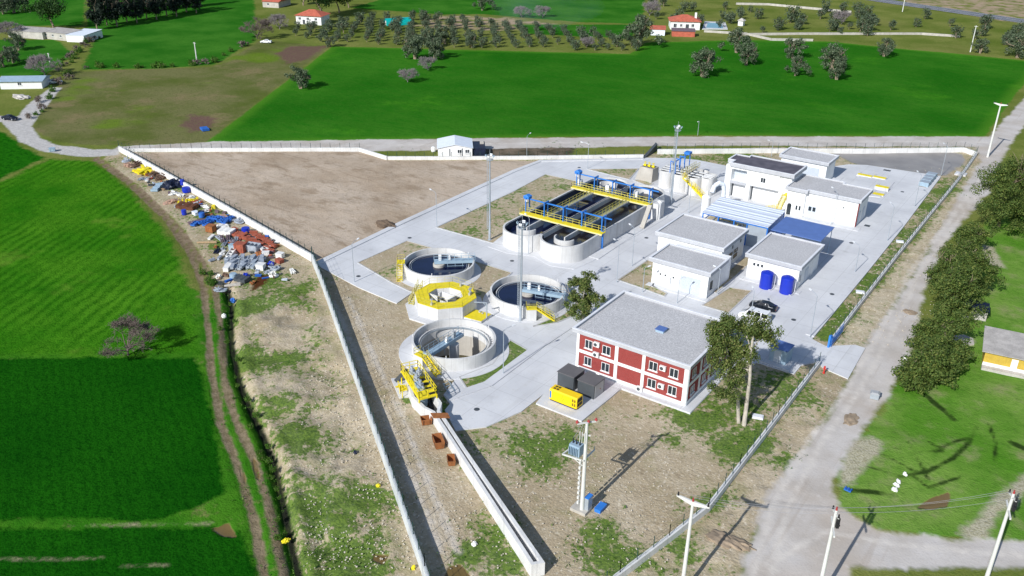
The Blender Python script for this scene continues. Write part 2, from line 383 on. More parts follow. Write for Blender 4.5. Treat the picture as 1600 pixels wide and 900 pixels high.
POLY = {
 'a_far': W([(318, 224), (520, 72), (700, 77), (985, 84), (1010, 66), (1160, 62), (1300, 65), (1400, 75), (1520, 86), (1640, 98), (1592, 140), (1540, 213), (1100, 211), (800, 214), (600, 218)]),
 'a_tl': [W([(128, 108), (150, 60), (135, 45), (150, -60), (395, -40), (400, 62), (335, 100), (250, 107)]), W([(548, 12), (700, -30), (1010, -30), (1003, 37), (900, 34), (760, 22), (690, 22)]),
          W([(-80, 60), (90, 62), (115, 85), (70, 118), (-80, 118)]), W([(-80, -60), (138, -60), (130, 40), (-80, 40)]), W([(800, 38), (1000, 38), (985, 60), (820, 52)])],
 'a_olivef': W([(52, 200), (62, 170), (110, 112), (335, 104), (410, 62), (516, 72), (318, 224), (165, 226), (90, 222)]),
 'a_left': W([(-250, 300), (-250, 287), (0, 285), (75, 248), (150, 252), (200, 292), (262, 370), (285, 420), (300, 470), (310, 552), (0, 554), (-250, 556)]),
 'a_left2': W([(-250, 200), (-20, 200), (10, 208), (40, 232), (70, 246), (0, 280), (-250, 284)]),
 'a_dark': W([(-250, 560), (300, 558), (318, 590), (342, 700), (352, 770), (250, 812), (-250, 812)]),
 'a_dark2': W([(-250, 826), (240, 822), (330, 822), (375, 830), (405, 905), (420, 1100), (-250, 1100)]),
 'a_right': [W([(1760, 300), (1545, 345), (1500, 420), (1440, 560), (1400, 605), (1335, 700), (1306, 745), (1312, 790), (1370, 825), (1480, 838), (1760, 850)])],
 'a_yard': W([(200, 238), (562, 236), (606, 250), (843, 251), (800, 266), (617, 350), (489, 410)]),
 'a_road': [W([(150, 244), (186, 229), (330, 221), (700, 216), (1100, 213), (1545, 213), (1640, 110), (1680, 120), (1596, 200), (1570, 240), (1545, 300), (1475, 380), (1445, 450), (1425, 545), (1398, 590), (1382, 625), (1325, 700), (1303, 750), (1308, 790), (1370, 828), (1480, 842), (1760, 852), (1760, 892), (1500, 886), (1330, 888), (1330, 1100), (1120, 1100), (1160, 880), (1200, 775), (1300, 640), (1345, 548), (1400, 470), (1445, 400), (1485, 330), (1532, 250), (1525, 229), (1100, 227), (820, 231), (600, 236), (186, 236)])],
 'a_lane': [W([(-60, 176), (28, 182), (42, 163), (80, 136), (97, 136), (62, 178), (48, 198), (62, 215), (90, 226), (150, 233), (188, 233), (186, 242), (130, 245), (70, 237), (32, 222), (2, 190), (-60, 190)])],
 'a_mud': [W([(1300, 238), (1420, 235), (1500, 239), (1512, 250), (1478, 274), (1440, 269), (1335, 255)])],
 'a_lgrass': W([(-250, 540), (250, 440), (300, 450), (330, 470), (352, 445), (362, 475), (361, 530), (373, 590), (393, 640), (413, 680), (431, 730), (444, 790), (456, 850), (471, 910), (500, 1100), (-250, 1100)]),
 'a_bog': W([(738, 229), (900, 226), (890, 243), (740, 246)]),
 'a_verge': W([(1530, 250), (1480, 330), (1395, 470), (1335, 545), (1296, 541), (1420, 395), (1520, 265)]),
 'a_burn': [W([(430, 84), (455, 72), (512, 71), (480, 92), (450, 100)]), W([(280, 195), (300, 178), (335, 185), (330, 200), (300, 205)])],
 'a_orch': [W([(640, 40), (690, 24), (800, 28), (900, 42), (870, 48), (720, 46)]), W([(1340, -20), (1460, 14), (1640, 44), (1640, -60), (1340, -60)])],
 'a_puddle': [W([(1432, 792), (1452, 778), (1486, 767), (1478, 790), (1455, 795)]), W([(330, 826), (358, 816), (372, 840), (350, 838)]), W([(390, 708), (402, 722), (409, 750), (399, 746)]), W([(372, 722), (383, 738), (386, 758), (378, 752)]), W([(584, 862), (610, 866), (600, 884), (580, 876)]), W([(700, 885), (720, 880), (740, 905), (690, 905)])],
 'a_rust': [W([(390, 455), (400, 432), (424, 428), (414, 444), (402, 452)])],
}
LINE = {
 'a_rut': [(W([(142, 244), (200, 285), (262, 345), (300, 400), (318, 450), (326, 520), (330, 580), (345, 660), (372, 730), (394, 800), (415, 905), (440, 1050)]), .55),
           (W([(150, 243), (215, 290), (280, 355), (318, 410), (337, 455), (346, 520), (350, 590), (366, 650), (398, 720), (420, 790), (446, 905), (470, 1050)]), .55)],
 'a_wheel': [(W([(1545, 262), (1492, 332), (1418, 430), (1375, 520), (1322, 610), (1262, 690), (1208, 790), (1176, 900)]), .35), (W([(1558, 262), (1505, 332), (1434, 430), (1393, 520), (1342, 610), (1284, 690), (1232, 790), (1204, 900)]), .35), (W([(1200, 880), (1290, 830), (1400, 850), (1640, 872)]), .4), (W([(200, 233), (500, 228), (900, 222), (1300, 220), (1540, 222)]), .5), (W([(520, 470), (560, 560), (600, 640), (640, 740), (690, 860)]), .4), (W([(545, 465), (583, 555), (622, 635), (664, 740), (716, 860)]), .4)],
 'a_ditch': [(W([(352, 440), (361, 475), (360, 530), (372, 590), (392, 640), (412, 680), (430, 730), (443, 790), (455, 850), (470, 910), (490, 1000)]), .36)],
 'a_strip': [(W([(110, 820), (200, 819), (330, 818)]), .12), (W([(-60, 873), (100, 872), (160, 871)]), .05), (W([(190, 884), (265, 882)]), .05)],
 'a_track': [(W([(1402, 745), (1450, 735), (1490, 715), (1515, 690), (1528, 660)]), .22), (W([(1452, 690), (1468, 700), (1490, 690), (1515, 682)]), .2), (W([(1425, 600), (1450, 620), (1475, 640), (1490, 655)]), .45), (W([(1320, 765), (1360, 768), (1400, 772)]), .4),
             (W([(1555, 720), (1556, 690), (1545, 660)]), .2), (W([(1420, 690), (1436, 720), (1450, 745)]), .18), (W([(1400, 700), (1430, 706), (1475, 704)]), .15), (W([(1340, 700), (1385, 712), (1430, 735)]), .12), (W([(1330, 720), (1380, 735), (1410, 742)]), .12), (W([(1425, 740), (1450, 760), (1500, 745)]), .14), (W([(1580, 690), (1600, 700)]), .5)],
}
PALE = [W([(1500, 835), (1540, 790), (1580, 760), (1640, 700), (1640, 730), (1590, 780), (1545, 830), (1530, 845)]), W([(1308, 760), (1330, 690), (1362, 680), (1385, 690), (1360, 720), (1325, 760)]), W([(1530, 380), (1550, 385), (1575, 420), (1540, 412)]), W([(1490, 525), (1522, 530), (1520, 540), (1490, 538)])]
def seg_d2(P, a, b):
    a = np.array(a); d = np.array(b)-a; L = (d*d).sum() or 1e-9
    t = np.clip(((P-a) @ d)/L, 0, 1); q = P-a-t[:, None]*d
    return (q*q).sum(1)
def sd_poly(P, poly):
    d2 = np.full(len(P), 1e18); ins = np.zeros(len(P), bool); n = len(poly)
    for i in range(n):
        a, b = poly[i], poly[(i+1) % n]
        d2 = np.minimum(d2, seg_d2(P, a, b))
        if a[1] != b[1]:
            c = ((a[1] > P[:, 1]) != (b[1] > P[:, 1])) & (P[:, 0] < (b[0]-a[0])*(P[:, 1]-a[1])/(b[1]-a[1])+a[0])
            ins ^= c
    d = np.sqrt(d2); return np.where(ins, d, -d)
def sd_any(P, polys):
    if not isinstance(polys[0], list): polys = [polys]
    r = np.full(len(P), -1e9)
    for q in polys: r = np.maximum(r, sd_poly(P, q))
    return r
def sd_lines(P, L):
    r = np.full(len(P), -1e9)
    for pl, w in L:
        d2 = np.full(len(P), 1e18)
        for a, b in zip(pl, pl[1:]): d2 = np.minimum(d2, seg_d2(P, a, b))
        r = np.maximum(r, w-np.sqrt(d2))
    return r
def vnoise(P, s, seed):
    rs = np.random.RandomState(seed); T = rs.rand(256, 256)
    q = P*s+1000; i = np.floor(q).astype(int); f = q-i; f = f*f*(3-2*f)
    g = lambda a, b: T[(i[:, 0]+a) % 256, (i[:, 1]+b) % 256]
    return (g(0, 0)*(1-f[:, 0])+g(1, 0)*f[:, 0])*(1-f[:, 1])+(g(0, 1)*(1-f[:, 0])+g(1, 1)*f[:, 0])*f[:, 1]-.5
LUSH = [(1130, 640, 7), (1180, 690, 5), (1090, 650, 5), (1215, 610, 6), (930, 830, 4.5), (945, 865, 4), (900, 855, 3), (770, 835, 4.5), (790, 860, 4), (735, 860, 3), (650, 610, 2.5), (500, 840, 6), (530, 870, 6), (480, 790, 4), (600, 780, 4),
        (470, 690, 4), (420, 640, 3.5), (440, 560, 3.5), (380, 560, 4), (370, 640, 3), (420, 760, 4), (1360, 440, 4), (1320, 490, 4), (1440, 320, 3.5), (1400, 360, 3), (1300, 520, 3), (1060, 250, 6), (1150, 245, 8), (900, 235, 8), (640, 240, 6),
        (1120, 780, 3), (1060, 860, 3), (1010, 870, 3), (1230, 720, 3), (870, 690, 5), (820, 690, 4), (1140, 700, 4), (850, 720, 4), (330, 330, 5), (420, 440, 5), (460, 455, 5), (280, 290, 4), (210, 245, 5), (350, 380, 4), (1040, 690, 3), (330, 480, 5), (380, 480, 5), (700, 640, 2.5), (640, 620, 3), (1490, 300, 4)]
BARE = [(575, 560, 5), (600, 620, 5), (620, 670, 5), (640, 720, 5), (665, 770, 5), (690, 830, 4.5), (555, 500, 6), (540, 460, 6), (585, 500, 6), (610, 540, 5), (600, 590, 4), (660, 690, 4), (700, 790, 3.5), (960, 780, 5), (1000, 740, 5), (1050, 740, 5), (1010, 800, 4), (860, 800, 5), (870, 850, 4), (1000, 680, 4), (1080, 720, 4), (440, 500, 5), (450, 530, 4), (540, 640, 4), (560, 720, 3), (1245, 690, 4), (1200, 760, 4), (1180, 830, 5)]
def terrain():
    C0 = np.array([45., -110.])
    ang = np.concatenate([np.arange(78, 172, .23), np.arange(172, 438, 4.)])
    r = [0, 12, 24, 36, 46]; x = 54.
    while x < 700: r.append(x); x *= 1.0046
    while x < 5000: r.append(x); x *= 1.12
    r = np.array(r); nA, nR = len(ang), len(r)
    A, Rr = np.meshgrid(np.radians(ang), r)
    P = np.stack([C0[0]+Rr*np.cos(A), C0[1]+Rr*np.sin(A)], -1).reshape(-1, 2)
    sd = {k: sd_any(P, v) for k, v in POLY.items()}
    sd.update({k: sd_lines(P, v) for k, v in LINE.items()})
    sd['a_pale'] = sd_any(P, PALE)
    site = W([(185, 235), (562, 232), (606, 246), (1005, 240), (1200, 229), (1530, 229), (1540, 250), (1490, 330), (1400, 470), (1345, 560), (1290, 660), (1200, 790), (1165, 870), (1140, 1100), (470, 1100), (455, 860), (440, 780), (415, 690), (380, 600), (362, 530), (362, 470), (338, 450), (322, 410), (285, 355), (215, 290), (160, 247)])
    sd['a_site'] = sd_any(P, site)
    pv = sd_poly(P, PAVE)
    lush = np.zeros(len(P))
    for px, py, rr in LUSH:
        c = np.array(S2(px, py)); d = np.sqrt(((P-c)**2).sum(1)); lush = np.maximum(lush, np.clip(1.25-d/rr, 0, 1))
    for px, py, rr in BARE:
        c = np.array(S2(px, py)); d = np.sqrt(((P-c)**2).sum(1)); lush = lush-np.clip(1.3-d/rr, 0, 1)*.7
    lush = np.maximum(lush, -.75)
    lf_ = sd_poly(P, W([(362, 470), (480, 440), (500, 470), (555, 620), (635, 890), (650, 1000), (490, 1000), (450, 830), (425, 700), (385, 600), (366, 540)])); lush = lush+np.clip(lf_/2, 0, 1)*.32
    ins_wall = sd_poly(P, W([(1515, 275), (1415, 404), (1300, 536), (1272, 528), (1357, 425), (1412, 356), (1470, 277)])); vgl = np.where(ins_wall > 0, .55, 0.)
    # relief
    far = np.sqrt(((P-C0)**2).sum(1))
    z = -.10+vnoise(P, .12, 1)*.10+vnoise(P, .5, 2)*.06
    rough_poly = W([(362, 470), (480, 440), (505, 470), (560, 620), (640, 890), (660, 1000), (480, 1000), (450, 830), (425, 700), (385, 600), (366, 540)])
    rg = np.clip(sd_poly(P, rough_poly)/1.5, 0, 1)
    z += rg*(vnoise(P, .22, 3)*.9+vnoise(P, .6, 4)*.5+.1)
    verge = W([(1530, 250), (1480, 330), (1395, 470), (1300, 560), (1310, 640), (1200, 780), (1160, 880), (990, 900), (1110, 800), (1285, 575), (1300, 540)])
    vg = np.clip(sd_poly(P, verge)/1.2, 0, 1)
    z += vg*(vnoise(P, .25, 5)*.35+vnoise(P, .7, 6)*.25)
    yd = np.clip(sd['a_yard']/2, 0, 1); z += yd*(vnoise(P, .1, 7)*.25+vnoise(P, .45, 8)*.16)
    z += np.clip(sd['a_left']/3, 0, 1)*(vnoise(P, .35, 9)*.18)+np.clip(sd['a_right']/2, 0, 1)*vnoise(P, .3, 10)*.15
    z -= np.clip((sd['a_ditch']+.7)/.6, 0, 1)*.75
    z += np.clip(1-np.abs(sd['a_ditch']+1.5)/.8, 0, 1)*.16
    z -= np.clip((sd['a_rut']+.35)/.4, 0, 1)*.15
    pud = np.clip((sd['a_puddle']+.1)/.3, 0, 1); z = z*(1-pud)-.16*pud
    z = np.where(far > 900, -.2, z)
    z = np.where(pv > -.3, np.minimum(z, -.12), np.where(pv > -1.2, np.minimum(z, -.02), z))
    co = np.column_stack([P, z]).astype(np.float32)
    # faces
    i = np.arange(nR-1)[:, None]; j = np.arange(nA)[None, :]; j2 = (j+1) % nA
    F = np.stack([(i*nA+j), (i*nA+j2), ((i+1)*nA+j2), ((i+1)*nA+j)], -1).reshape(-1, 4)[:, ::-1]
    fm = lambda k: sd[k][F].mean(1)
    reg = np.zeros(len(F), int)
    names = ['ground', 'field', 'field', 'field', 'field', 'field', 'field', 'field', 'field', 'dirt_yard', 'dirt_road', 'lane', 'pond', 'ditch']
    for k, key in enumerate(['a_far', 'a_tl', 'a_olivef', 'a_left', 'a_left2', 'a_dark', 'a_dark2', 'a_right', 'a_yard', 'a_road', 'a_lane', 'a_mud', 'a_ditch'], 1):
        reg[fm(key) > 0] = k
    pc = P[F].mean(1); reg[((pc-np.array([-36.5, -6.8]))**2).sum(1) < 6.5**2] = -1
    mt = terrain_mat()
    for k, nm in enumerate(names):
        sel = F[reg == k]
        if not len(sel): continue
        u, inv = np.unique(sel, return_inverse=True); inv = inv.reshape(-1, 4)
        me = bpy.data.meshes.new(nm); me.vertices.add(len(u)); me.vertices.foreach_set('co', co[u].ravel())
        me.loops.add(inv.size); me.loops.foreach_set('vertex_index', inv.ravel().astype(np.int32))
        me.polygons.add(len(inv)); me.polygons.foreach_set('loop_start', np.arange(0, inv.size, 4, dtype=np.int32)); 
        me.update(calc_edges=True); me.validate(); me.shade_smooth()
        for key in sd:
            at = me.attributes.new(key, 'FLOAT', 'POINT'); at.data.foreach_set('value', np.clip(sd[key][u], -60, 60).astype(np.float32))
        at = me.attributes.new('a_lush', 'FLOAT', 'POINT'); at.data.foreach_set('value', (lush+vgl)[u].astype(np.float32))
        me.materials.append(mt)
        ob = bpy.data.objects.new(nm, me); COL.objects.link(ob); ob['kind'] = 'structure'
def terrain_mat():
    t = NT('terrain')
    p = t.pos()
    n1 = t.noise(.16, 4); n2 = t.noise(.9, 4, None, .65); n3 = t.noise(3.6, 3, None, .65); nb = t.noise(.022, 4); nb2 = t.noise(.05, 4, None, .6)
    wob = t.math('ADD', t.math('MULTIPLY', t.math('SUBTRACT', n1, .5), 3.0), t.math('MULTIPLY', t.math('SUBTRACT', n2, .5), 1.6))
    def mask(k, w=.35, amp=1.0, off=0):
        v = t.math('ADD', t.attr(k), t.math('MULTIPLY', wob, amp))
        return t.ss(v, -w+off, w+off)
    # far default grass
    c = t.mix(t.ss(nb2, .3, .7), (.115, .155, .028), (.205, .22, .06)); c = t.mix(t.ss(n2, .4, .75, 0, .5), c, (.09, .15, .022)); c = t.mix(t.ss(nb, .5, .7, 0, .4), c, (.22, .21, .07))
    # tan orchard ground
    c = t.mix(t.math('MULTIPLY', mask('a_orch', 2, 4), t.ss(n1, .35, .6)), c, (.38, .29, .2))
    soil, sh = soil_nodes(t, t.math('MULTIPLY', t.attr('a_lush'), t.ss(t.noise(.33, 4, None, .65), .3, .62, .4, 1.15)))
    c = t.mix(mask('a_site', .5, .8), c, soil)
    c = t.mix(t.math('MULTIPLY', mask('a_verge', .6, .8), t.ss(n2, .38, .62, .1, .8)), c, t.mix(t.ss(n3, .4, .65), (.64, .57, .43), (.47, .40, .28)))
    lg = t.mix(t.ss(n1, .3, .7), (.03, .15, .008), (.07, .21, .015)); lg = t.mix(t.ss(n2, .45, .75, 0, .55), lg, (.018, .08, .006)); lg = t.mix(t.ss(t.noise(.25, 4, None, .7), .56, .7, 0, .7), lg, (.22, .2, .08))
    c = t.mix(mask('a_lgrass', .6, 1.0), c, lg)
    # green fields
    sp = t.n('ShaderNodeSeparateXYZ'); t.put(sp.inputs[0], p)
    far = t.mix(t.ss(nb, .3, .7), (.015, .118, .006), (.045, .18, .014))
    far = t.mix(t.ss(t.noise(.12, 5, t.map(p, (1, 2.6, 1), (0, 0, rad(-35)))), .4, .75, 0, .55), far, (.010, .135, .005)); far = t.mix(t.ss(t.noise(.03, 5, None, .7), .55, .75, 0, .6), far, (.07, .26, .014)); far = t.mix(t.ss(n2, .45, .8, 0, .55), far, (.009, .085, .005)); far = t.mix(t.ss(t.noise(.5, 4, t.map(p, (1, 3, 1), (0, 0, rad(-38))), .7), .5, .7, 0, .5), far, (.055, .175, .02)); far = t.mix(t.ss(t.attr('a_far'), 5, 0, 0, .6), far, (.09, .24, .02))
    c = t.mix(mask('a_far', .5, .8), c, far)
    tl = t.mix(t.ss(nb2, .3, .7), (.020, .125, .009), (.055, .19, .02)); tl = t.mix(t.ss(n2, .4, .8, 0, .4), tl, (.015, .10, .007))
    c = t.mix(mask('a_tl', 1.0, 1.5), c, tl)
    ol = t.mix(t.ss(nb2, .3, .62), (.095, .125, .026), (.165, .165, .065)); ol = t.mix(t.ss(t.noise(.06, 5, None, .7), .5, .68, 0, .9), ol, (.22, .18, .09))
    ol = t.mix(t.ss(t.noise(.035, 3), .55, .7, 0, .75), ol, (.12, .21, .014)); ol = t.mix(t.ss(n2, .5, .7, 0, .6), ol, (.085, .10, .03)); 
    c = t.mix(mask('a_olivef', .8, 1.2), c, ol)
    # near left field: seed rows
    def field(a, b, d, rowdir, per, rows):
        q = t.map(p, (1, 1, 1), (0, 0, -rowdir)); s2 = t.n('ShaderNodeSeparateXYZ'); t.put(s2.inputs[0], q)
        u = t.math('ADD', t.math('MULTIPLY', s2.outputs[1], 1/per), t.math('MULTIPLY', n1, 1.2)); wv = t.math('SINE', t.math('MULTIPLY', u, 6.283))
        f = t.mix(t.ss(nb2, .3, .7), a, b); f = t.mix(t.ss(n1, .35, .7, 0, .4), f, b)
        tuft = t.math('ADD', t.math('MULTIPLY', wv, rows), t.math('MULTIPLY', n3, 1.0)); tuft = t.math('ADD', tuft, t.math('MULTIPLY', n2, .6))
        f = t.mix(t.ss(tuft, .6, 1.1, 0, .8), f, d); return f, tuft
    lf, tuft = field((.024, .15, .005), (.075, .235, .012), (.011, .085, .003), ROWDIR, 2.3, t.ss(t.noise(.035, 2), .4, .6, .03, .15))
    lf = t.mix(t.ss(t.noise(.09, 4), .6, .75, 0, .5), lf, (.15, .26, .03))
    df, tuft2 = field((.005, .066, .003), (.011, .10, .004), (.002, .036, .002), ROWDIR+.6, 1.2, .04)
    c = t.mix(mask('a_left2', .8, 1.2), c, t.mix(t.ss(n2, .4, .7), (.016, .13, .005), (.006, .07, .003)))
    c = t.mix(mask('a_left', 1.2, 1.6), c, lf)
    c = t.mix(mask('a_dark', .5, .9), c, df); c = t.mix(mask('a_dark2', .5, .9), c, df)
    rg = t.mix(t.ss(nb2, .32, .68), (.075, .215, .016), (.18, .30, .055)); rg = t.mix(t.ss(t.noise(.2, 5, None, .65), .5, .75, 0, .8), rg, (.27, .27, .13)); rg = t.mix(t.ss(n2, .45, .75, 0, .45), rg, (.035, .13, .01)); rg = t.mix(t.ss(n3, .6, .72, 0, .4), rg, (.3, .32, .12))
    c = t.mix(mask('a_right', .5, 1.2), c, rg)
    c = t.mix(t.math('MULTIPLY', mask('a_track', .25, .25, -.03), t.ss(n1, .35, .55, .3, .95)), c, (.022, .045, .01))
    c = t.mix(t.math('MULTIPLY', mask('a_pale', .6, 1.0), .8), c, t.mix(t.ss(n3, .4, .65), (.55, .48, .39), (.36, .3, .22)))
    c = t.mix(t.math('MULTIPLY', mask('a_strip', .45, .4), t.ss(n2, .35, .6, .1, .75)), c, (.4, .34, .22))
    # bare yard
    yd = t.mix(t.ss(nb2, .32, .66), (.40, .31, .225), (.54, .445, .35)); yd = t.mix(t.ss(t.noise(.11, 6, t.map(p, (1, 2.0, 1), (0, 0, rad(20))), .7), .5, .66, 0, .75), yd, (.30, .225, .155)); yd = t.mix(t.ss(n2, .5, .75, 0, .5), yd, (.25, .185, .125)); yd = t.mix(t.ss(n3, .62, .72, 0, .5), yd, (.6, .52, .42))
    yd = t.mix(t.ss(t.noise(.5, 3, t.map(p, (.15, 1.6, 1), (0, 0, rad(28)))), .56, .7, 0, .45), yd, (.28, .21, .15))
    c = t.mix(mask('a_yard', .5, .5), c, yd)
    c = t.mix(t.math('MULTIPLY', mask('a_bog', .8, 1.2), .9), c, t.mix(t.ss(n1, .38, .6), (.20, .15, .12), (.07, .055, .045)))
    # gravel roads
    rd = t.mix(t.ss(n1, .3, .7), (.47, .43, .39), (.58, .545, .515)); rd = t.mix(t.ss(nb2, .45, .7, 0, .7), rd, (.44, .37, .30)); rd = t.mix(t.ss(n3, .5, .75, 0, .35), rd, (.40, .35, .3)); rd = t.mix(t.ss(n2, .58, .72, 0, .4), rd, (.66, .62, .585))
    rd = t.mix(t.ss(t.noise(.35, 3, t.map(p, (3.0, .12, 1), (0, 0, 0))), .55, .72, 0, .4), rd, (.4, .34, .285))
    rm = mask('a_road', .6, .9); c = t.mix(rm, c, rd); c = t.mix(t.math('MULTIPLY', mask('a_wheel', .45, .35), t.ss(n2, .3, .6, .15, .65)), c, (.66, .61, .55))
    ln = t.mix(t.ss(n2, .3, .7), (.44, .42, .40), (.55, .53, .51)); c = t.mix(mask('a_lane', .5, .6), c, ln)
    c = t.mix(t.math('MULTIPLY', mask('a_burn', 1.5, 2), t.ss(n2, .25, .55, .4, .9)), c, (.15, .085, .075))
    c = t.mix(t.math('MULTIPLY', mask('a_rut', .25, .35), .9), c, t.mix(t.ss(n2, .35, .65), (.17, .12, .08), (.27, .2, .14)))
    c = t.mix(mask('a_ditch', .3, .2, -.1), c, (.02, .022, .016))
    c = t.mix(mask('a_rust', .5, .6), c, (.09, .035, .015))
    mu = mask('a_mud', .5, .9); c = t.mix(mu, c, t.mix(t.ss(n1, .35, .7), (.31, .29, .275), (.24, .225, .215)))
    pu = mask('a_puddle', .15, .35); c = t.mix(pu, c, t.mix(t.ss(n1, .3, .7), (.15, .10, .03), (.19, .13, .05)))
    h = t.math('ADD', t.math('MULTIPLY', n2, .7), t.math('MULTIPLY', n3, .5)); h = t.math('MULTIPLY', h, t.math('SUBTRACT', 1, t.math('MAXIMUM', t.math('MULTIPLY', rm, .75), t.math('MAXIMUM', pu, t.math('MULTIPLY', mu, .8)))))
    t.bump(h, .8, .22)
    rough = t.math('SUBTRACT', .95, t.math('ADD', t.math('MULTIPLY', pu, .8), t.math('MULTIPLY', mu, .45)))
    t.fin(c, rough, 0, .15)
    t.put(t.bs.inputs['Specular IOR Level'], t.math('MULTIPLY', t.math('MAXIMUM', pu, mu), .4))
    return t.m
a_, b_ = S2(62, 385), S2(125, 345); ROWDIR = math.atan2(b_[1]-a_[1], b_[0]-a_[0])
terrain()
# ------------------------------------------------------------------ paved yard, kerbs and planted islands
MB().prism(PAVE, -.4, .05).build('pavement', M['pave'], kind='structure')
def island(name, poly, mt, z=.09, kerb=True):
    MB().prism(poly, -.2, z).build(name, M[mt], kind='structure')
    if kerb:
        k = MB(); n = len(poly)
        for i in range(n): k.bar((*poly[i], .07), (*poly[(i+1) % n], .07), .22, .18)
        k.build('kerb', M['kerb'], kind='structure')
island('planting_bed', W([(559, 411), (636, 377), (672, 387), (800, 427), (778, 445), (765, 470), (752, 476), (700, 470), (640, 456), (613, 443)]), 'soildry')
island('planting_bed', W([(682, 356), (800, 301), (852, 273), (903, 284), (960, 300), (830, 392), (775, 382)]), 'soil')
island('planting_bed', W([(918, 265), (998, 264), (983, 281)]), 'soil')
island('planting_bed', W([(989, 282), (1003, 281), (1021, 288), (1012, 291)]), 'soil')
island('planting_bed', W([(965, 438), (1012, 407), (1026, 412), (1020, 448), (1042, 459), (1038, 464), (1000, 450)]), 'soil')
island('planting_bed', W([(1097, 478), (1140, 450), (1175, 455), (1138, 490)]), 'soildry')
island('planting_bed', [(-13.4, 37.5), (-11.4, 37.5), (-11.4, 58), (-13.4, 58)], 'soildry')
island('planting_bed', W([(833, 511), (868, 496), (893, 474), (906, 481), (896, 494), (870, 505)]), 'soilgreen')
island('planting_bed', W([(718, 590), (730, 609), (762, 596), (827, 549), (797, 532), (770, 570)]), 'soilgreen')
island('planting_bed', W([(1100, 345), (1150, 352), (1150, 336), (1120, 330)]), 'soildry', kerb=False)
def strip(name, pts, w, z1, mt='pave', side=1):
    """raised footway along a line of site points"""
    out = []
    n = len(pts)
    for i, p in enumerate(pts):
        a = Vector(pts[max(0, i-1)]); b = Vector(pts[min(n-1, i+1)]); d = (b-a).normalized()
        out.append((p[0]-side*d.y*w, p[1]+side*d.x*w))
    MB().prism(list(pts)+out[::-1], -.2, z1).build(name, M[mt], kind='structure')
strip('footway', W([(490, 412), (617, 351), (800, 267), (843, 251), (1003, 247.5)]), 1.3, .22, side=-1)
strip('footway', W([(703, 627), (769, 604), (850, 543), (905, 506)]), 1.6, .2)
strip('footway', W([(1272, 527), (1357, 424), (1412, 355), (1470, 277)]), 1.4, .2)
strip('footway', W([(935, 406), (1063, 319.5)]), 2.2, .2)
# ------------------------------------------------------------------ buildings
def flat_roof(T, x0, x1, y0, y1, h, mat='gravel', th=.75, par=.28, notch=None, poly=None):
    """overhanging roof slab: grey fascia, pale coping, gravel bed set inside"""
    poly = poly or [(x0, y0), (x1, y0), (x1, y1), (x0, y1)]
    n = len(poly)
    inner = []
    for i in range(n):
        a, b, c = Vector(poly[i-1]), Vector(poly[i]), Vector(poly[(i+1) % n])
        d0 = (b-a).normalized(); d1 = (c-b).normalized()
        n0 = Vector((-d0.y, d0.x)); n1 = Vector((-d1.y, d1.x)); k = (n0+n1); k = k/(1+n0.dot(n1))
        inner.append(tuple(b+k*.32))
    m = MB(); m.prism(poly, h-th, h-par)
    vs = [(*p, h-par) for p in poly]+[(*p, h-.06) for p in poly]+[(*p, h-.06) for p in inner]+[(*p, h-par) for p in inner]
    m.add(vs, [f for i in range(n) for f in ((i, (i+1) % n, n+(i+1) % n, n+i), (2*n+i, 2*n+(i+1) % n, 3*n+(i+1) % n, 3*n+i))])
    r = m.build('roof', M['coping'], T)
    k = MB()
    out = [tuple(Vector(p)+(Vector(p)-Vector(q))*.15) for p, q in zip(poly, inner)]; inn = [tuple(Vector(q)+(Vector(q)-Vector(p))*.1) for p, q in zip(poly, inner)]
    vs = [(*p, h-.06) for p in out]+[(*p, h) for p in out]+[(*p, h) for p in inn]+[(*p, h-.06) for p in inn]
    k.add(vs, [f for i in range(n) for f in ((i, (i+1) % n, n+(i+1) % n, n+i), (n+i, n+(i+1) % n, 2*n+(i+1) % n, 2*n+i), (2*n+i, 2*n+(i+1) % n, 3*n+(i+1) % n, 3*n+i))])
    k.build('coping', M['copetop'], r)
    MB().sheet([tuple(Vector(q)+(Vector(q)-Vector(p))*-.02) for p, q in zip(poly, inner)], h-par+.03).build('roof_surface', M[mat], r)
    return r
def win(T, face, u, z0, w, h, c, sill=True, mull=1, name='window', frame='frame', glass='glass'):
    """window on a wall: face '-y' (u along x, wall plane y=c) or '+x' (u along y, plane x=c)"""
    def bx(m, u0, u1, za, zb, d0, d1):
        if face == '-y': m.box(u0, u1, c-d1, c-d0, za, zb)
        elif face == '+x': m.box(c+d0, c+d1, u0, u1, za, zb)
        return m
    f = MB(); t = .07
    bx(f, u, u+w, z0, z0+t, 0, .06); bx(f, u, u+w, z0+h-t, z0+h, 0, .06); bx(f, u, u+t, z0+t, z0+h-t, 0, .06); bx(f, u+w-t, u+w, z0+t, z0+h-t, 0, .06)
    for i in range(mull):
        x = u+w*(i+1)/(mull+1); bx(f, x-t*.6, x+t*.6, z0+t, z0+h-t, 0, .058)
    o = f.build(name, M[frame], T)
    bx(MB(), u+t, u+w-t, z0+t, z0+h-t, 0, .02).build('pane', M[glass], o)
    if sill: bx(MB(), u-.12, u+w+.12, z0-.1, z0-.003, 0, .18).build('sill', M['frame'], o)
    return o
def ac(T, x, z, y, big=True):
    w, h, d = (.95, .75, .36)
    a = MB().box(x, x+w, y-.12-d, y-.12, z, z+h)
    a.box(x+.1, x+.16, y-.12, y, z-.04, z); a.box(x+w-.16, x+w-.1, y-.12, y, z-.04, z)
    o = a.build('air_conditioner', M['frame'], T)
    MB().cyl((x+.36, y-.12-d-.02, z+h/2), (x+.36, y-.12-d, z+h/2), .28, n=16).build('fan_grille', M['kiosk'], o)
    return o
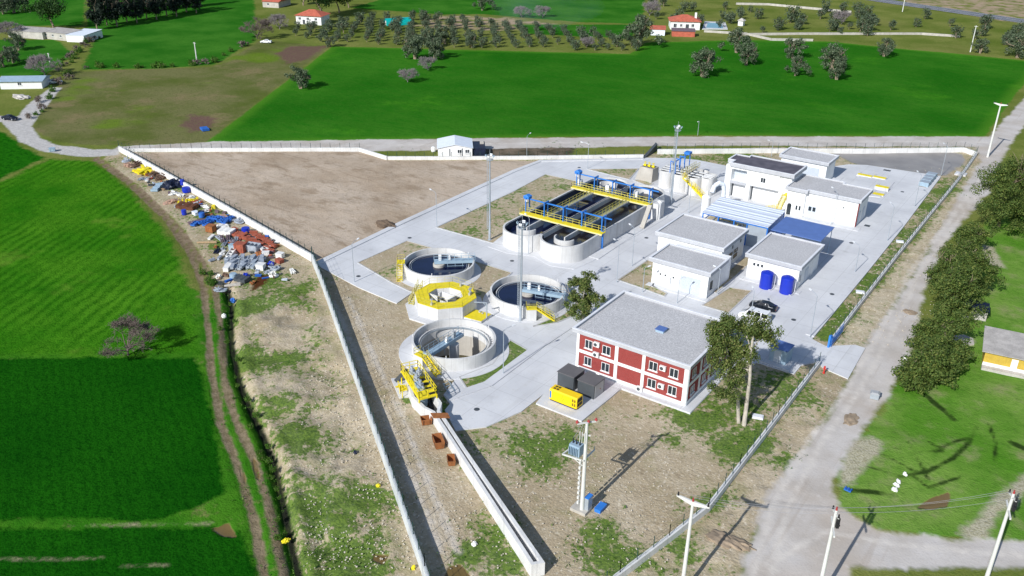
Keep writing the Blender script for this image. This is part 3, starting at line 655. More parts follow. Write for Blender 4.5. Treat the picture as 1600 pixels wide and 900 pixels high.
# --- brick office
def office():
    T = thing('office_building', 'two storey red brick office with white frame and flat gravel roof', 'building', (-9, 8, 0), world=True)
    MB().box(-18.2, -.1, .12, 15, -.3, 6.4).build('wall', M['brick'], T)
    f = MB(); L = 18.1; X = lambda t: -18.2+L*t
    cols = ((0, .022), (.358, .388), (.605, .632), (.97, 1))
    for z0, z1 in ((-.3, .62), (3.02, 3.5), (6.1, 6.38)): f.box(-18.25, -.05, 0, .12, z0, z1)
    for a, b in cols:
        for z0, z1 in ((.62, 3.02), (3.5, 6.1)): f.box(X(a)-.05 if a == 0 else X(a), X(b)+(.05 if b == 1 else 0), 0, .12, z0, z1)
    Y = lambda t: .12+14.88*t
    for z0, z1 in ((-.3, .62), (3.02, 3.5), (6.1, 6.38)): f.box(-.1, .02, .125, 15.05, z0, z1)
    for a, b in ((0, .03), (.28, .31), (.52, .55), (.76, .79), (.97, 1)):
        for z0, z1 in ((.62, 3.02), (3.5, 6.1)): f.box(-.1, .02, Y(a)+.005, Y(b), z0, z1)
    f.box(-18.3, -18.2, .125, 15.05, -.3, 6.38)
    f.build('white_frame', M['render'], T)
    for z in (1.15, 4.05):
        for a, b in ((.075, .145), (.24, .315), (.665, .74), (.845, .92)):
            win(T, '-y', X(a), z, (b-a)*L, 1.45, .12)
        for y in (1.6, 5.6, 9.2, 12.6): win(T, '+x', y, z, 1.3, 1.3, -.1)
    for x, z in ((X(.165), 5.0), (X(.168), 3.35), (X(.765), 4.75), (X(.765), 1.75), (X(.585), .18)): ac(T, x, z, .12 if z != 3.35 and z > .5 else 0)
    r = flat_roof(T, -18.9, .35, -.42, 15.6, 7.0, th=.66, par=.42)
    h = MB().box(-8.6, -7.3, 6.6, 7.9, 6.5, 6.98); o = h.build('roof_hatch', M['bluegrey'], r); MB().box(-8.7, -7.2, 6.5, 8.0, 6.985, 7.06).build('hatch_lid', M['bluehood'], o)
    MB().box(-.06, .06, .03, .0, 0, 6.3)
    p = MB().cyl((.1, .2, 0), (.1, .2, 6.3), .06, n=8); p.build('downpipe', M['steel'], T)
    MB().prism([(-19, -1.1), (1.3, -1.1), (1.3, 15.8), (-19, 15.8)], -.2, .14).build('office_apron', M['pave'], kind='structure')
office()
# --- two white halls beside the office
def hall_front():
    T = thing('white_service_hall', 'low white hall with roller shutter door and three wall vents, in front of bigger hall', 'building', (-17, 38, 0), world=True)
    MB().box(-22.7, -12.0, 34.35, 44.7, -.3, 4.65).build('wall', M['render'], T)
    f = MB(); f.box(-22.8, -22.3, 34.25, 34.35, -.3, 4.6); f.box(-12.9, -11.9, 34.25, 34.35, -.3, 4.6); f.build('pilaster', M['render'], T)
    s = MB().box(-17.2, -13.3, 34.3, 34.35, .05, 3.3)
    for i in range(11): s.box(-17.2, -13.3, 34.28, 34.3, .1+i*.29, .12+i*.29)
    s.build('roller_shutter', M['shutter'], T)
    for x in (-21.3, -20.3, -18.7): MB().box(x, x+.3, 34.25, 34.35, 2.2, 2.5).build('vent', M['kiosk'], T)
    MB().cyl((-19.05, 34.2, .4), (-19.05, 34.2, 2.3), .05, n=6).build('pipe', M['steel'], T)
    win(T, '+x', 35.6, 1.2, 1.0, 1.6, -12.0, frame='kiosk')
    flat_roof(T, -23.45, -11.4, 33.8, 42.0, 5.3)
    MB().box(-23.3, -11.3, 32.9, 34.3, -.2, .16).build('door_step', M['pave'], T)
hall_front()
def hall_back():
    T = thing('white_service_hall', 'larger white hall with gravel roof between low shutter hall and blue shed', 'building', (-20, 51, 0), world=True)
    MB().box(-27.2, -14.1, 45.2, 56.5, -.3, 5.1).build('wall', M['render'], T)
    for y in (46.2, 48.8, 51.4):
        win(T, '+x', y, 1.2, 1.9, .8, -14.1, frame='kiosk', sill=False)
        win(T, '+x', y, 2.3, 1.9, .7, -14.1, frame='kiosk', sill=False)
    for y in (50.2, 54.2): MB().box(-14.1, -14.04, y, y+.5, 3.7, 4.3).build('vent', M['kiosk'], T)
    flat_roof(T, -27.7, -13.6, 44.7, 57.0, 5.75)
hall_back()
def pump_house():
    T = thing('white_pump_house', 'white flat roofed pump house behind two blue tanks', 'building', (-5, 53, 0), world=True)
    MB().box(-9.8, -.2, 47.6, 59.6, -.3, 4.3).build('wall', M['render'], T)
    f = MB(); f.box(-.7, -.1, 47.5, 47.6, -.3, 4.25); f.box(-.2, -.1, 47.6, 48.1, -.3, 4.25); f.box(-.2, 0, 55.2, 56.2, -.3, 4.25); f.build('pilaster', M['render'], T)
    for x in (-8.8, -8.05, -7.3): win(T, '-y', x, 2.6, .55, .7, 47.6, mull=0, sill=False)
    win(T, '+x', 48.6, 1.2, .8, 1.4, -.2)
    d = MB().box(-.2, -.12, 51.5, 53.5, 0, 2.6).build('door', M['shutter'], T)
    flat_roof(T, -10.3, .35, 47.05, 60.1, 4.9)
    MB().box(-10.4, .9, 45.9, 47.55, -.2, .14).build('doorstep_slab', M['pave'], T)
    # blue tanks
    for k, (px, py, lab) in enumerate(((1196, 449.5, 'left of two bright blue plastic water tanks against pump house wall'), (1227.5, 457.5, 'right of two bright blue plastic water tanks, nearer the pump house corner'))):
        p = S(px, py)
        t = thing('water_tank', lab, 'tank', (p.x, p.y, .05), group='blue water tanks by the pump house')
        prof = [(1.12, 0), (1.18, .06)]
        for i in range(9): prof += [(1.18, .08+i*.31), (1.155, .23+i*.31), (1.155, .25+i*.31)]
        prof += [(1.18, 2.86), (1.12, 3.02), (.8, 3.2), (.4, 3.28)]
        b = MB().lathe((0, 0, 0), prof, 40).build('tank_body', M['tankblue'], t, smooth=True)
        MB().lathe((0, 0, 3.27), [(.34, 0), (.36, .1), (.3, .14)], 20).build('lid', M['tankblue'], t)
        MB().tube([(.9, -.95, .2), (1.25, -1.0, .2), (1.35, -.4, .2), (1.35, .6, .3), (1.3, .9, 2.4)], .05).build('pipe', M['frame'], t)
pump_house()
def canopy():
    T = thing('carport_canopy', 'thin blue metal canopy on slim posts behind pump house', 'canopy', (-5.2, 63.8, 0), world=True)
    m = MB(); m.add([(-10.1, 59.4, 5.55), (-.3, 59.4, 5.55), (-.3, 67.8, 5.7), (-10.1, 67.8, 5.7), (-10.1, 59.4, 5.67), (-.3, 59.4, 5.67), (-.3, 67.8, 5.82), (-10.1, 67.8, 5.82)], [(3, 2, 1, 0), (4, 5, 6, 7), (0, 1, 5, 4), (1, 2, 6, 5), (2, 3, 7, 6), (3, 0, 4, 7)])
    m.build('canopy_roof', M['bluehood'], T)
    f = MB()
    for y in (60.6, 64, 67.2): f.bar((-10, y, 5.47), (-.4, y, 5.47), .12, .14)
    f.build('beam', M['blue'], T)
    for x in (-9.6, -.6):
        for y in (60.6, 67.4): MB().bar((x, y, 0), (x, y, 5.42), .12).build('post', M['bluegrey'], T)
    for i, (x, y) in enumerate(((-8.6, 61.0), (-7.4, 61.0))):
        o = MB().box(x, x+1.0, y, y+1.0, .1, 1.0).box(x+.1, x+.9, y+.1, y+.9, 1.0, 1.15)
        one('equipment_box', o, M['frame'], 'white cube of stored equipment under the edge of the blue canopy', 'box', 'white boxes under the canopy', loc=(x+.5, y+.5, 0))
canopy()
def process_building():
    T = thing('process_building', 'tall white process building with dark membrane roof and yellow outside stair', 'building', (-23, 92, 0), world=True)
    MB().box(-31.2, -16.0, 89.6, 95.0, -.3, 7.7).build('wall', M['render'], T)
    f = MB()
    # front frame: piers, mid slab and recessed bays
    f.box(-31.3, -29.9, 87.5, 89.6, -.3, 7.7); f.box(-26.2, -25.2, 87.5, 89.6, -.3, 7.7); f.box(-18.6, -16.0, 87.9, 89.6, -.3, 7.7)
    f.box(-29.9, -26.2, 87.5, 89.6, 6.9, 7.7); f.box(-25.2, -18.6, 87.5, 89.6, 3.9, 7.7)
    f.box(-29.9, -26.2, 87.3, 89.6, 3.6, 4.1)
    f.build('facade_frame', M['render'], T)
    MB().box(-25.2, -18.6, 87.45, 87.5, 3.75, 3.9).box(-29.95, -26.15, 87.2, 87.3, 3.55, 4.12).build('ledge', M['coping'], T)
    s = MB().box(-29.9, -26.2, 89.3, 89.55, 4.15, 6.85)
    for i in range(8): s.box(-29.9, -26.2, 89.27, 89.3, 4.3+i*.32, 4.33+i*.32)
    s.build('roller_shutter', M['shutter'], T)
    MB().box(-29.9, -26.2, 88.9, 89.6, -.2, 3.6).build('lower_wall', M['frame'], T)
    MB().box(-25.2, -18.6, 88.9, 89.6, -.2, 3.9).build('lower_wall', M['frame'], T)
    for x in (-29.9, -25.2): MB().box(x+.02, x+.35, 88.86, 88.9, 0, 3.5).build('painted_shadow', M['kiosk'], T)  # dark strips painted as the shadow edges of the recessed bays
    win(T, '-y', -22.9, 5.0, 1.2, 1.2, 87.5, sill=False, mull=1)
    poly = [(-31.8, 89.4), (-30.3, 89.4), (-30.3, 87.0), (-15.3, 87.0), (-15.3, 95.6), (-28.6, 95.6), (-28.6, 94.3), (-31.8, 94.3)]
    flat_roof(T, 0, 0, 0, 0, 8.4, 'darkroof', th=.9, poly=poly)
    # outside stair, landing against the neighbour's corner
    st = MB(); lx = -16.1; ly = 84.1
    st.box(lx-.6, lx+.7, 85.0, 87.3, 3.86, 3.95)
    for i in range(11):
        z = 3.9-.17*(i+1); y = 87.3-.0-.0; st.box(lx-.5+0, lx+.5, 85.0-.0-.28*(i+1), 85.0-.28*i, z-.05, z)
    y2 = 85.0-.28*11; z2 = 3.9-.17*12
    st.box(lx-.6, lx+.6, y2-1.2, y2, z2-.05, z2)
    for i in range(11):
        z = z2-.17*(i+1); st.box(lx-.6-.36*(i+1), lx-.6-.36*i, y2-1.15, y2-.1, z-.05, z)
    so = st.build('stair', M['yellow'], T)
    r = MB()
    for dx in (-.5, .5):
        r.bar((lx+dx, 85.0, 3.75), (lx+dx, y2, z2-.1), .05, .28)
        r.rail([(lx+dx, 85.0, 3.9), (lx+dx, y2, z2)], 1.0, .05, .9)
    for dy in (-1.15, -.08):
        r.bar((lx-.6, y2+dy, z2-.1), (lx-4.6, y2+dy, 0), .05, .3)
        r.rail([(lx-.6, y2+dy, z2), (lx-4.6, y2+dy, .05)], 1.0, .05, .9)
    r.bar((lx+.55, y2-.1, 0), (lx+.55, y2-.1, z2), .1); r.bar((lx+.55, y2-1.1, 0), (lx+.55, y2-1.1, z2), .1)
    r.build('handrail', M['yellow'], so)
process_building()
def workshop():
    T = thing('white_workshop', 'white workshop with stepped gravel roof, arched doorway and long blank front wall', 'building', (-8, 90, 0), world=True)
    MB().prism([(-15.6, 84.7), (-11.6, 84.7), (-11.6, 85.6), (-.55, 85.6), (-.55, 93.8), (-15.6, 93.8)], -.3, 5.8).build('wall', M['render'], T)
    a = MB(); pts = []
    a.box(-15.2, -14.3, 84.62, 84.7, .05, 2.2)
    n = 10; vs = [(-14.75+.45*math.cos(math.pi*i/n), 84.62, 2.2+.45*math.sin(math.pi*i/n)) for i in range(n+1)]
    a.add(vs+[(v[0], 84.7, v[2]) for v in vs], [tuple(range(n, -1, -1))]+[(i, i+1, n+2+i, n+1+i) for i in range(n)])
    a.build('arched_door', M['glass'], T)
    for x in (-13.4, -12.7): win(T, '-y', x, 1.4, .55, 1.15, 84.7, mull=0, sill=False)
    d = MB().box(-10.9, -9.1, 85.52, 85.6, .05, 2.7).build('door', M['shutter'], T)
    for x in (-10.75, -9.85): MB().box(x, x+.62, 85.49, 85.52, 1.6, 2.55).build('pane', M['glass'], d)
    MB().box(-8.1, -7.4, 85.4, 85.6, 1.3, 2.4).build('meter_box', M['copetop'], T)
    MB().box(-3.6, -3.3, 85.55, 85.6, 3.7, 4.0).build('vent', M['kiosk'], T)
    for y in (87, 90.5): MB().box(-.55, -.45, y, y+1.4, .05, 3).build('door', M['shutter'], T)
    MB().box(-.55, -.4, 85.7, 86.2, 0, 5.6).build('pilaster', M['brick'], T)
    poly = [(-16.1, 84.2), (-11.1, 84.2), (-11.1, 85.1), (.05, 85.1), (.05, 94.2), (-6.2, 94.2), (-6.2, 95.4), (-16.1, 95.4)]
    flat_roof(T, 0, 0, 0, 0, 6.4, poly=poly)
    MB().box(-11.5, .8, 83.6, 85.55, -.2, .15).build('doorstep_slab', M['pave'], T)
workshop()
def rear_hall():
    T = thing('white_rear_hall', 'rearmost white hall with gravel roof and grey shutter by the back wall', 'building', (-20, 113, 0), world=True)
    MB().box(-25.8, -14.6, 109.6, 116.6, -.3, 5.1).build('wall', M['render'], T)
    MB().box(-21, -16.2, 109.5, 109.6, .05, 3.8).build('roller_shutter', M['shutter'], T)
    flat_roof(T, -26.3, -14.1, 109.0, 117.1, 5.7)
    MB().box(-26.2, -12.4, 108.6, 118.4, -.2, .14).build('base_slab', M['pave'], T)
rear_hall()
def blue_shed():
    T = thing('open_steel_shed', 'blue framed open shed with pale ribbed sheet roof', 'shed', (-18.5, 67, 0), world=True)
    x0, x1, y0, y1 = -25.4, -11.6, 62.0, 71.3
    m = MB(); z0, z1 = 4.95, 5.5
    n = 10
    m.add([(x0-.2, y0-.3, z0), (x1+.2, y0-.3, z0), (x1+.2, y1+.2, z1), (x0-.2, y1+.2, z1), (x0-.2, y0-.3, z0+.1), (x1+.2, y0-.3, z0+.1), (x1+.2, y1+.2, z1+.1), (x0-.2, y1+.2, z1+.1)], [(3, 2, 1, 0), (4, 5, 6, 7), (0, 1, 5, 4), (1, 2, 6, 5), (2, 3, 7, 6), (3, 0, 4, 7)])
    for i in range(9):
        u = (i+.5)/9; y = y0-.3+(y1-y0+.5)*u; z = z0+.1+(z1-z0)*u; m.bar((x0-.2, y, z+.03), (x1+.2, y, z+.03), .12, .06)
    m.build('sheet_roof', M['ribroof'], T)
    f = MB()
    for x in (x0, x0+3.4, x0+6.8, x0+9.6, x1):
        for y in (y0, y1): f.bar((x, y, 0), (x, y, (z0 if y == y0 else z1)), .22)
        f.bar((x, y0, z0-.15), (x, y1, z1-.15), .18, .26)
    for z in (1.4, 3.0, z0-.2): f.bar((x0, y0, z), (x0+9.6, y0, z), .16)
    f.bar((x0+9.6, y0, z0-.2), (x1, y0, z0-.2), .2, .3)
    for z in (1.4, 3.2): f.bar((x0, y0, z), (x0, y1, z), .14)
    f.build('steel_frame', M['blue'], T)
    MB().box(x0+9.8, x1-.15, y0-.05, y0+.02, .1, z0-.4).build('front_panel', M['steel'], T)
    MB().box(x1-.02, x1+.08, y0+.15, y1-.15, .3, z0-.1).build('side_panel', M['blue'], T)
    p = thing('filter_press', 'grey machine with yellow handrails inside the blue framed shed', 'machine', (-20, 65, 0), world=True)
    MB().box(-24.3, -17.5, 64.2, 66.4, .1, 1.6).box(-23.5, -18.4, 64.6, 66.0, 1.6, 2.6).build('machine_body', M['greyj'], p)
    r = MB(); r.rail([(-24.6, 63.2, 1.7), (-17.2, 63.2, 1.7)], 1.1, .06, 1.0); r.rail([(-24.6, 66.9, 1.7), (-17.2, 66.9, 1.7)], 1.1, .06, 1.0); r.box(-24.6, -17.2, 63.1, 64.1, 1.6, 1.68)
    r.bar((-19.5, 63.2, 1.7), (-18.2, 63.2, 3.6), .08); r.build('handrail', M['yellow'], p)
    for x in (-23.4, -21.6, -19.8): MB().lathe((x, 63.7, 1.68), [(.4, 0), (.42, .9), (.25, 1.1)], 14).build('dosing_drum', M['frame'], p)
blue_shed()
# ------------------------------------------------------------------ oxidation ditch
def ditch_basin():
    T = thing('aeration_basin', 'long twin channel concrete aeration basin with rounded ends and dark water', 'basin', (-47.4, 52, 0), world=True)
    H = 3.6; t = .38; R = 4.72; cy0, cy1 = 36.0, 69.6
    for cx, lab in ((-51.9, 'left'), (-42.95, 'right')):
        w = MB()
        w.ring(cx, cy0, R-t, R, -.3, H, 40, math.pi, 2*math.pi)
        w.ring(cx, cy1, R-t, R, -.3, H, 40, 0, math.pi)
        w.box(cx-R, cx-R+t, cy0, cy1, -.3, H); w.box(cx+R-t, cx+R, cy0, cy1, -.3, H)
        w.build('outer_wall', M['wallcon'], T)
        MB().ring(cx, cy0+.4, 1.95, 2.2, .2, H-.05, 24, math.pi*.98, 2*math.pi*.99).build('guide_wall', M['wallcon'], T)
        MB().ring(cx, cy1-.4, 1.95, 2.2, .2, H-.05, 24, .02*math.pi, math.pi*.98).build('guide_wall', M['wallcon'], T)
        MB().box(cx-.13, cx+.13, cy0+.2, 42.2, .2, H-.06).build('divider_wall', M['wallcon'], T); MB().box(cx-.13, cx+.13, 62.6, cy1-.2, .2, H-.06).build('divider_wall', M['wallcon'], T)
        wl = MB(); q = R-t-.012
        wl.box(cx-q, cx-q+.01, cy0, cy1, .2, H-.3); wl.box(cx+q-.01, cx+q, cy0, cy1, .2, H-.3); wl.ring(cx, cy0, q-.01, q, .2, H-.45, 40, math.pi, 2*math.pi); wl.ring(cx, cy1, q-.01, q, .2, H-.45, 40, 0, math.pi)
        wl.build('wet_shade_lining', M['wetshadecon'], T)  # dark lining: wet staining plus the channel walls' shade put into its colour
        wa = MB(); n = 32
        poly = [(cx+(R-t)*math.cos(math.pi+math.pi*i/n), cy0+(R-t)*math.sin(math.pi+math.pi*i/n)) for i in range(n+1)]+[(cx+(R-t)*math.cos(math.pi*i/n), cy1+(R-t)*math.sin(math.pi*i/n)) for i in range(n+1)]
        wa.sheet(poly, 2.55 if cx > -45 else 2.2); wa.build('water', M['sludge'] if cx > -45 else M['water'], T)
        # lengthwise gangway
        k = MB().box(cx-.45, cx+.45, 43.1, 61.8, H+.02, H+.1); 
        for dx in (-.42, .42): k.bar((cx+dx, 43.1, H-.08), (cx+dx, 61.8, H-.08), .1, .2)
        gw = k.build('gangway', M['grating'], T); MB().bar((cx+.5, 43.1, H-.02), (cx+.5, 61.8, H-.02), .1, .26).build('edge_beam', M['whitewall'], gw)
        MB().rail([(cx-.42, 43.2, H+.1), (cx-.42, 61.8, H+.1)], 1.0, .045, 1.4).rail([(cx+.42, 43.2, H+.1), (cx+.42, 61.8, H+.1)], 1.0, .045, 1.4).build('handrail', M['yellowdim'], gw)
    for yb in (42.2, 62.6):
        k = MB().box(-57.3, -37.6, yb-.75, yb+.75, H+.12, H+.2)
        b = k.build('bridge', M['yellow'], T); bb = MB()
        for dy in (-.78, .72): bb.bar((-57.3, yb+dy, H-.02), (-37.6, yb+dy, H-.02), .1, .26)
        bb.build('edge_beam', M['cream'], b)
        r = MB().rail([(-57.2, yb+.7, H+.2), (-37.7, yb+.7, H+.2)], 1.0, .05, 1.5)
        if yb > 50: r.rail([(-57.2, yb-.7, H+.2), (-37.7, yb-.7, H+.2)], 1.0, .05, 1.5)
        r.rail([(-57.2, yb-.7, H+.2), (-57.2, yb+.7, H+.2)], 1.0, .05)
        r.build('handrail', M['yellowdim'], b)
        for i, x in enumerate((-56.6, -52.0, -47.4, -43.0, -38.4)):
            p = MB()
            for dy in (.5, 1.9): p.bar((x, yb+dy, H-.0 if x > -57 else 0), (x, yb+dy, H+3.1), .2)
            p.bar((x, yb+.3, H+3.1), (x, yb+2.1, H+3.1), .24); p.bar((x, yb+.5, H+2.5), (x, yb+1.1, H+3.1), .1)
            if i == 4: p.bar((x+.35, yb+.5, 0), (x+.35, yb+.5, H+.3), .3)
            p.build('gantry_frame', M['blue'], T)
        MB().bar((-57.4, yb+1.2, H+2.9), (-36.6, yb+1.2, H+2.9), .16, .24).build('hoist_beam', M['blue'], T)
        h = MB().box(-57.3, -56.0, yb+.6, yb+1.8, H+2.95, H+3.5); h.add([(-57.4, yb+.5, H+3.5), (-55.9, yb+.5, H+3.5), (-55.9, yb+1.9, H+3.5), (-57.4, yb+1.9, H+3.5), (-56.65, yb+.7, H+3.85), (-56.65, yb+1.7, H+3.85)], [(0, 1, 4), (1, 2, 5, 4), (2, 3, 5), (3, 0, 4, 5)])
        h.build('hoist_house', M['blue'], T)
        MB().box(-56.9, -56.3, yb+.52, yb+.6, H+2.4, H+2.9).build('hoist_motor', M['frame'], T)
    # outlet box with sloping pipe cover
    MB().box(-38.25, -36.3, 63.6, 66.6, -.3, 3.7).build('outlet_box', M['wallcon'], T)
    MB().bar((-37.3, 61.5, 3.9), (-36.7, 57.2, .2), .9, .5).build('pipe_chute', M['rawcon'], T)
    MB().tube([(-36.2, 64.2, 0), (-36.2, 64.2, 3.9), (-36.9, 64.4, 4.1)], .12).tube([(-36.2, 64.7, 0), (-36.2, 64.7, 3.9), (-36.9, 64.9, 4.1)], .12).build('pipe', M['frame'], T)
    for x, y in ((-57.2, 64.6), (-50.2, 64.9), (-43.2, 65.2)): MB().box(x, x+.9, y, y+.7, H-.2, H+1.2).build('drive_unit', M['frame'], T)
    MB().prism([(-58.2, 37), (-57, 30), (-52, 29.6), (-47, 31.5), (-42, 29.6), (-37.4, 31), (-36.5, 36), (-35.3, 66), (-36.5, 71), (-43, 75.5), (-52, 75.5), (-58.2, 70)], -.2, .12).build('base_slab', M['pave'], T)
ditch_basin()
# ------------------------------------------------------------------ round clarifiers
def clarifier(cx, cy, label, ang, stair, empty=False, R=6.62, H=2.3, apron=8.0, box_at=.35):
    T = thing('clarifier_tank', label, 'settling tank', (cx, cy, 0), group='round settling tanks')
    MB().ring(0, 0, R-.32, R, -.3, H, 72).build('outer_wall', M['wallcon'], T, smooth=True)
    l = MB().ring(0, 0, R-1.15, R-1.0, .9 if not empty else -.2, H-.75, 72)
    l.ring(0, 0, R-.95, R-.318, .9, 1.0, 72)
    lo = l.build('launder_trough', M['wallcon'], T, smooth=True)
    MB().ring(0, 0, R-1.45, R-1.38, 1.2, H-.82, 72).build('scum_baffle', M['steel'], T, smooth=True)
    if not empty: MB().disc(0, 0, 1.38, R-1.13).build('water', M['water'], T); MB().ring(0, 0, R-.99, R-.33, 1.05, 1.1).build('launder_water', M['water'], lo)
    else:
        b = MB().disc(0, 0, -3.9, R-1.1); b.build('tank_floor', M['olivewater'], T)
        w = MB(); n = 72; rr = R-1.14
        w.add([(rr*math.cos(2*math.pi*i/n), rr*math.sin(2*math.pi*i/n), z) for z in (-4.0, 1.2) for i in range(n)], [(i, n+i, n+(i+1) % n, (i+1) % n) for i in range(n)])
        w.build('inner_wall', M['rawcon'], T, smooth=True)
        k = MB()
        for i in range(60):
            a = 2*math.pi*i/60; k.obox(((R-.68)*math.cos(a), (R-.68)*math.sin(a), 1.12), (.55, .07, .2), a)
        k.build('weir_bracket', M['frame'], lo)
    # central drum
    if empty: MB().lathe((0, 0, -3.95), [(.78, 0), (.78, 5.2)], 28).build('central_drum', M['wallcon'], T, smooth=True)
    else: MB().lathe((0, 0, .9), [(1.12, 0), (1.12, .95), (1.0, 1.0)], 32).build('central_drum', M['rawcon'], T, smooth=True)
    # scraper bridge
    ca, sa = math.cos(ang), math.sin(ang)
    def L(u, v, z): return (u*ca-v*sa, u*sa+v*ca, z)
    u0, u1 = (-1.8 if empty else -.9), R+.15
    b = MB()
    b.add([L(u0, -.55, H+.1), L(u1, -.55, H+.1), L(u1, .55, H+.1), L(u0, .55, H+.1), L(u0, -.55, H+.18), L(u1, -.55, H+.18), L(u1, .55, H+.18), L(u0, .55, H+.18)], [(3, 2, 1, 0), (4, 5, 6, 7), (0, 1, 5, 4), (1, 2, 6, 5), (2, 3, 7, 6), (3, 0, 4, 7)])
    for v in (-.55, .55): b.bar(L(u0, v, H-.05), L(u1, v, H-.05), .08, .5)
    for u in (1.6, 3.0, 4.4): b.bar(L(u, -.55, H-.2), L(u, -.55, .9), .06); b.bar(L(u, .55, H-.2), L(u, .55, .9), .06)
    b.bar(L(1.6, -.55, 1.5), L(4.6, -.55, 1.5), .06)
    br = b.build('scraper_bridge', M['bluegrey'], T)
    r = MB()
    for v in (-.52, .52): r.rail([L(u0, v, H+.18), L(u1, v, H+.18)], 1.0, .035, 1.2)
    r.build('handrail', M['bluegrey'], br)
    k = MB(); k.obox(L(.2, .1, H+.75), (.55, .45, 1.15), ang); k.build('control_cabinet', M['frame'] if not empty else M['kioskdoor'], br)
    k = MB(); k.obox(L(2.0, .15, H+.5), (.4, .4, .6), ang); k.cyl(L(2, .15, H+.8), L(2, .15, H+1.1), .16); k.build('drive_motor', M['frame'], br)
    k = MB(); k.obox(L(R-.15, 0, H+.18), (.3, 1.5, .3), ang); k.cyl(L(R-.16, -.7, H+.16), L(R-.16, -.5, H+.16), .17); k.cyl(L(R-.16, .5, H+.16), L(R-.16, .7, H+.16), .17); k.build('end_carriage', M['steel'], br)
    # yellow stair: landing on the rim and a flight down along the tangent
    sa_, dirn = stair
    c2, s2 = math.cos(sa_), math.sin(sa_)
    def Q(u, v, z): return ((R+.0)*c2+u*c2-v*s2*dirn, (R+.0)*s2+u*s2+v*c2*dirn, z)
    s = MB()
    def slab(u0, u1, v0, v1, z0, z1):
        s.add([Q(u0, v0, z0), Q(u1, v0, z0), Q(u1, v1, z0), Q(u0, v1, z0), Q(u0, v0, z1), Q(u1, v0, z1), Q(u1, v1, z1), Q(u0, v1, z1)], [(3, 2, 1, 0), (4, 5, 6, 7), (0, 1, 5, 4), (1, 2, 6, 5), (2, 3, 7, 6), (3, 0, 4, 7)])
    slab(-.3, 1.15, -.9, .9, H+.0, H+.08)
    nst = 11
    for i in range(nst): slab(.15, 1.05, .9+.27*i, .9+.27*(i+1), H-.2*(i+1)-.03, H-.2*(i+1)+.02)
    for u in (.1, 1.1): s.bar(Q(u, .9, H), Q(u, .9+.27*nst, .08), .06, .24)
    so = s.build('stair', M['yellow'], T)
    r = MB(); e = .9+.27*nst
    for u in (.1, 1.1): r.rail([Q(u, .9, H), Q(u, e, .1)], 1.0, .04, 1.0)
    r.rail([Q(1.1, -.88, H+.08), Q(1.1, .9, H+.08)], 1.0, .04); r.rail([Q(-.2, -.88, H+.08), Q(1.1, -.88, H+.08)], 1.0, .04)
    r.build('handrail', M['yellowdim'], so)
    k = MB(); x0 = Q(.15, -.8, 0)
    s = MB()
    def blk(u0, u1, v0, v1, z0, z1):
        s.add([Q(u0, v0, z0), Q(u1, v0, z0), Q(u1, v1, z0), Q(u0, v1, z0), Q(u0, v0, z1), Q(u1, v0, z1), Q(u1, v1, z1), Q(u0, v1, z1)], [(3, 2, 1, 0), (4, 5, 6, 7), (0, 1, 5, 4), (1, 2, 6, 5), (2, 3, 7, 6), (3, 0, 4, 7)])
    blk(.05, 1.0, -.75, .8, -.3, H-.08); s.build('stair_pier', M['wallcon'], T)
    MB().lathe((0, 0, -.2), [(apron, 0), (apron, .34), (R-.4, .36)], 64).build('apron', M['pave'], T) if not empty else MB().ring(0, 0, R-.1, apron, -.2, .15, 64).build('apron', M['pave'], T)
    for a in (1.2, 3.7, 5.2): MB().cyl((R*math.cos(a)*.976, R*math.sin(a)*.976, H), (R*math.cos(a)*.976, R*math.sin(a)*.976, H+.45), .06, n=8).build('marker_post', M['frame'], T)
    return T
clarifier(-57.1, 14.7, 'round settling tank farthest left, dark water, behind the yellow octagon', rad(42), (rad(219), 1), apron=7.9)
clarifier(-36.9, 14.5, 'round settling tank with dark water below the tall mast, right of the octagon', rad(15), (rad(309), 1), apron=7.9)
clarifier(-36.5, -6.8, 'round settling tank standing empty nearest the camera, bare concrete inside', rad(-90), (rad(-96), 1), empty=True, apron=8.7)
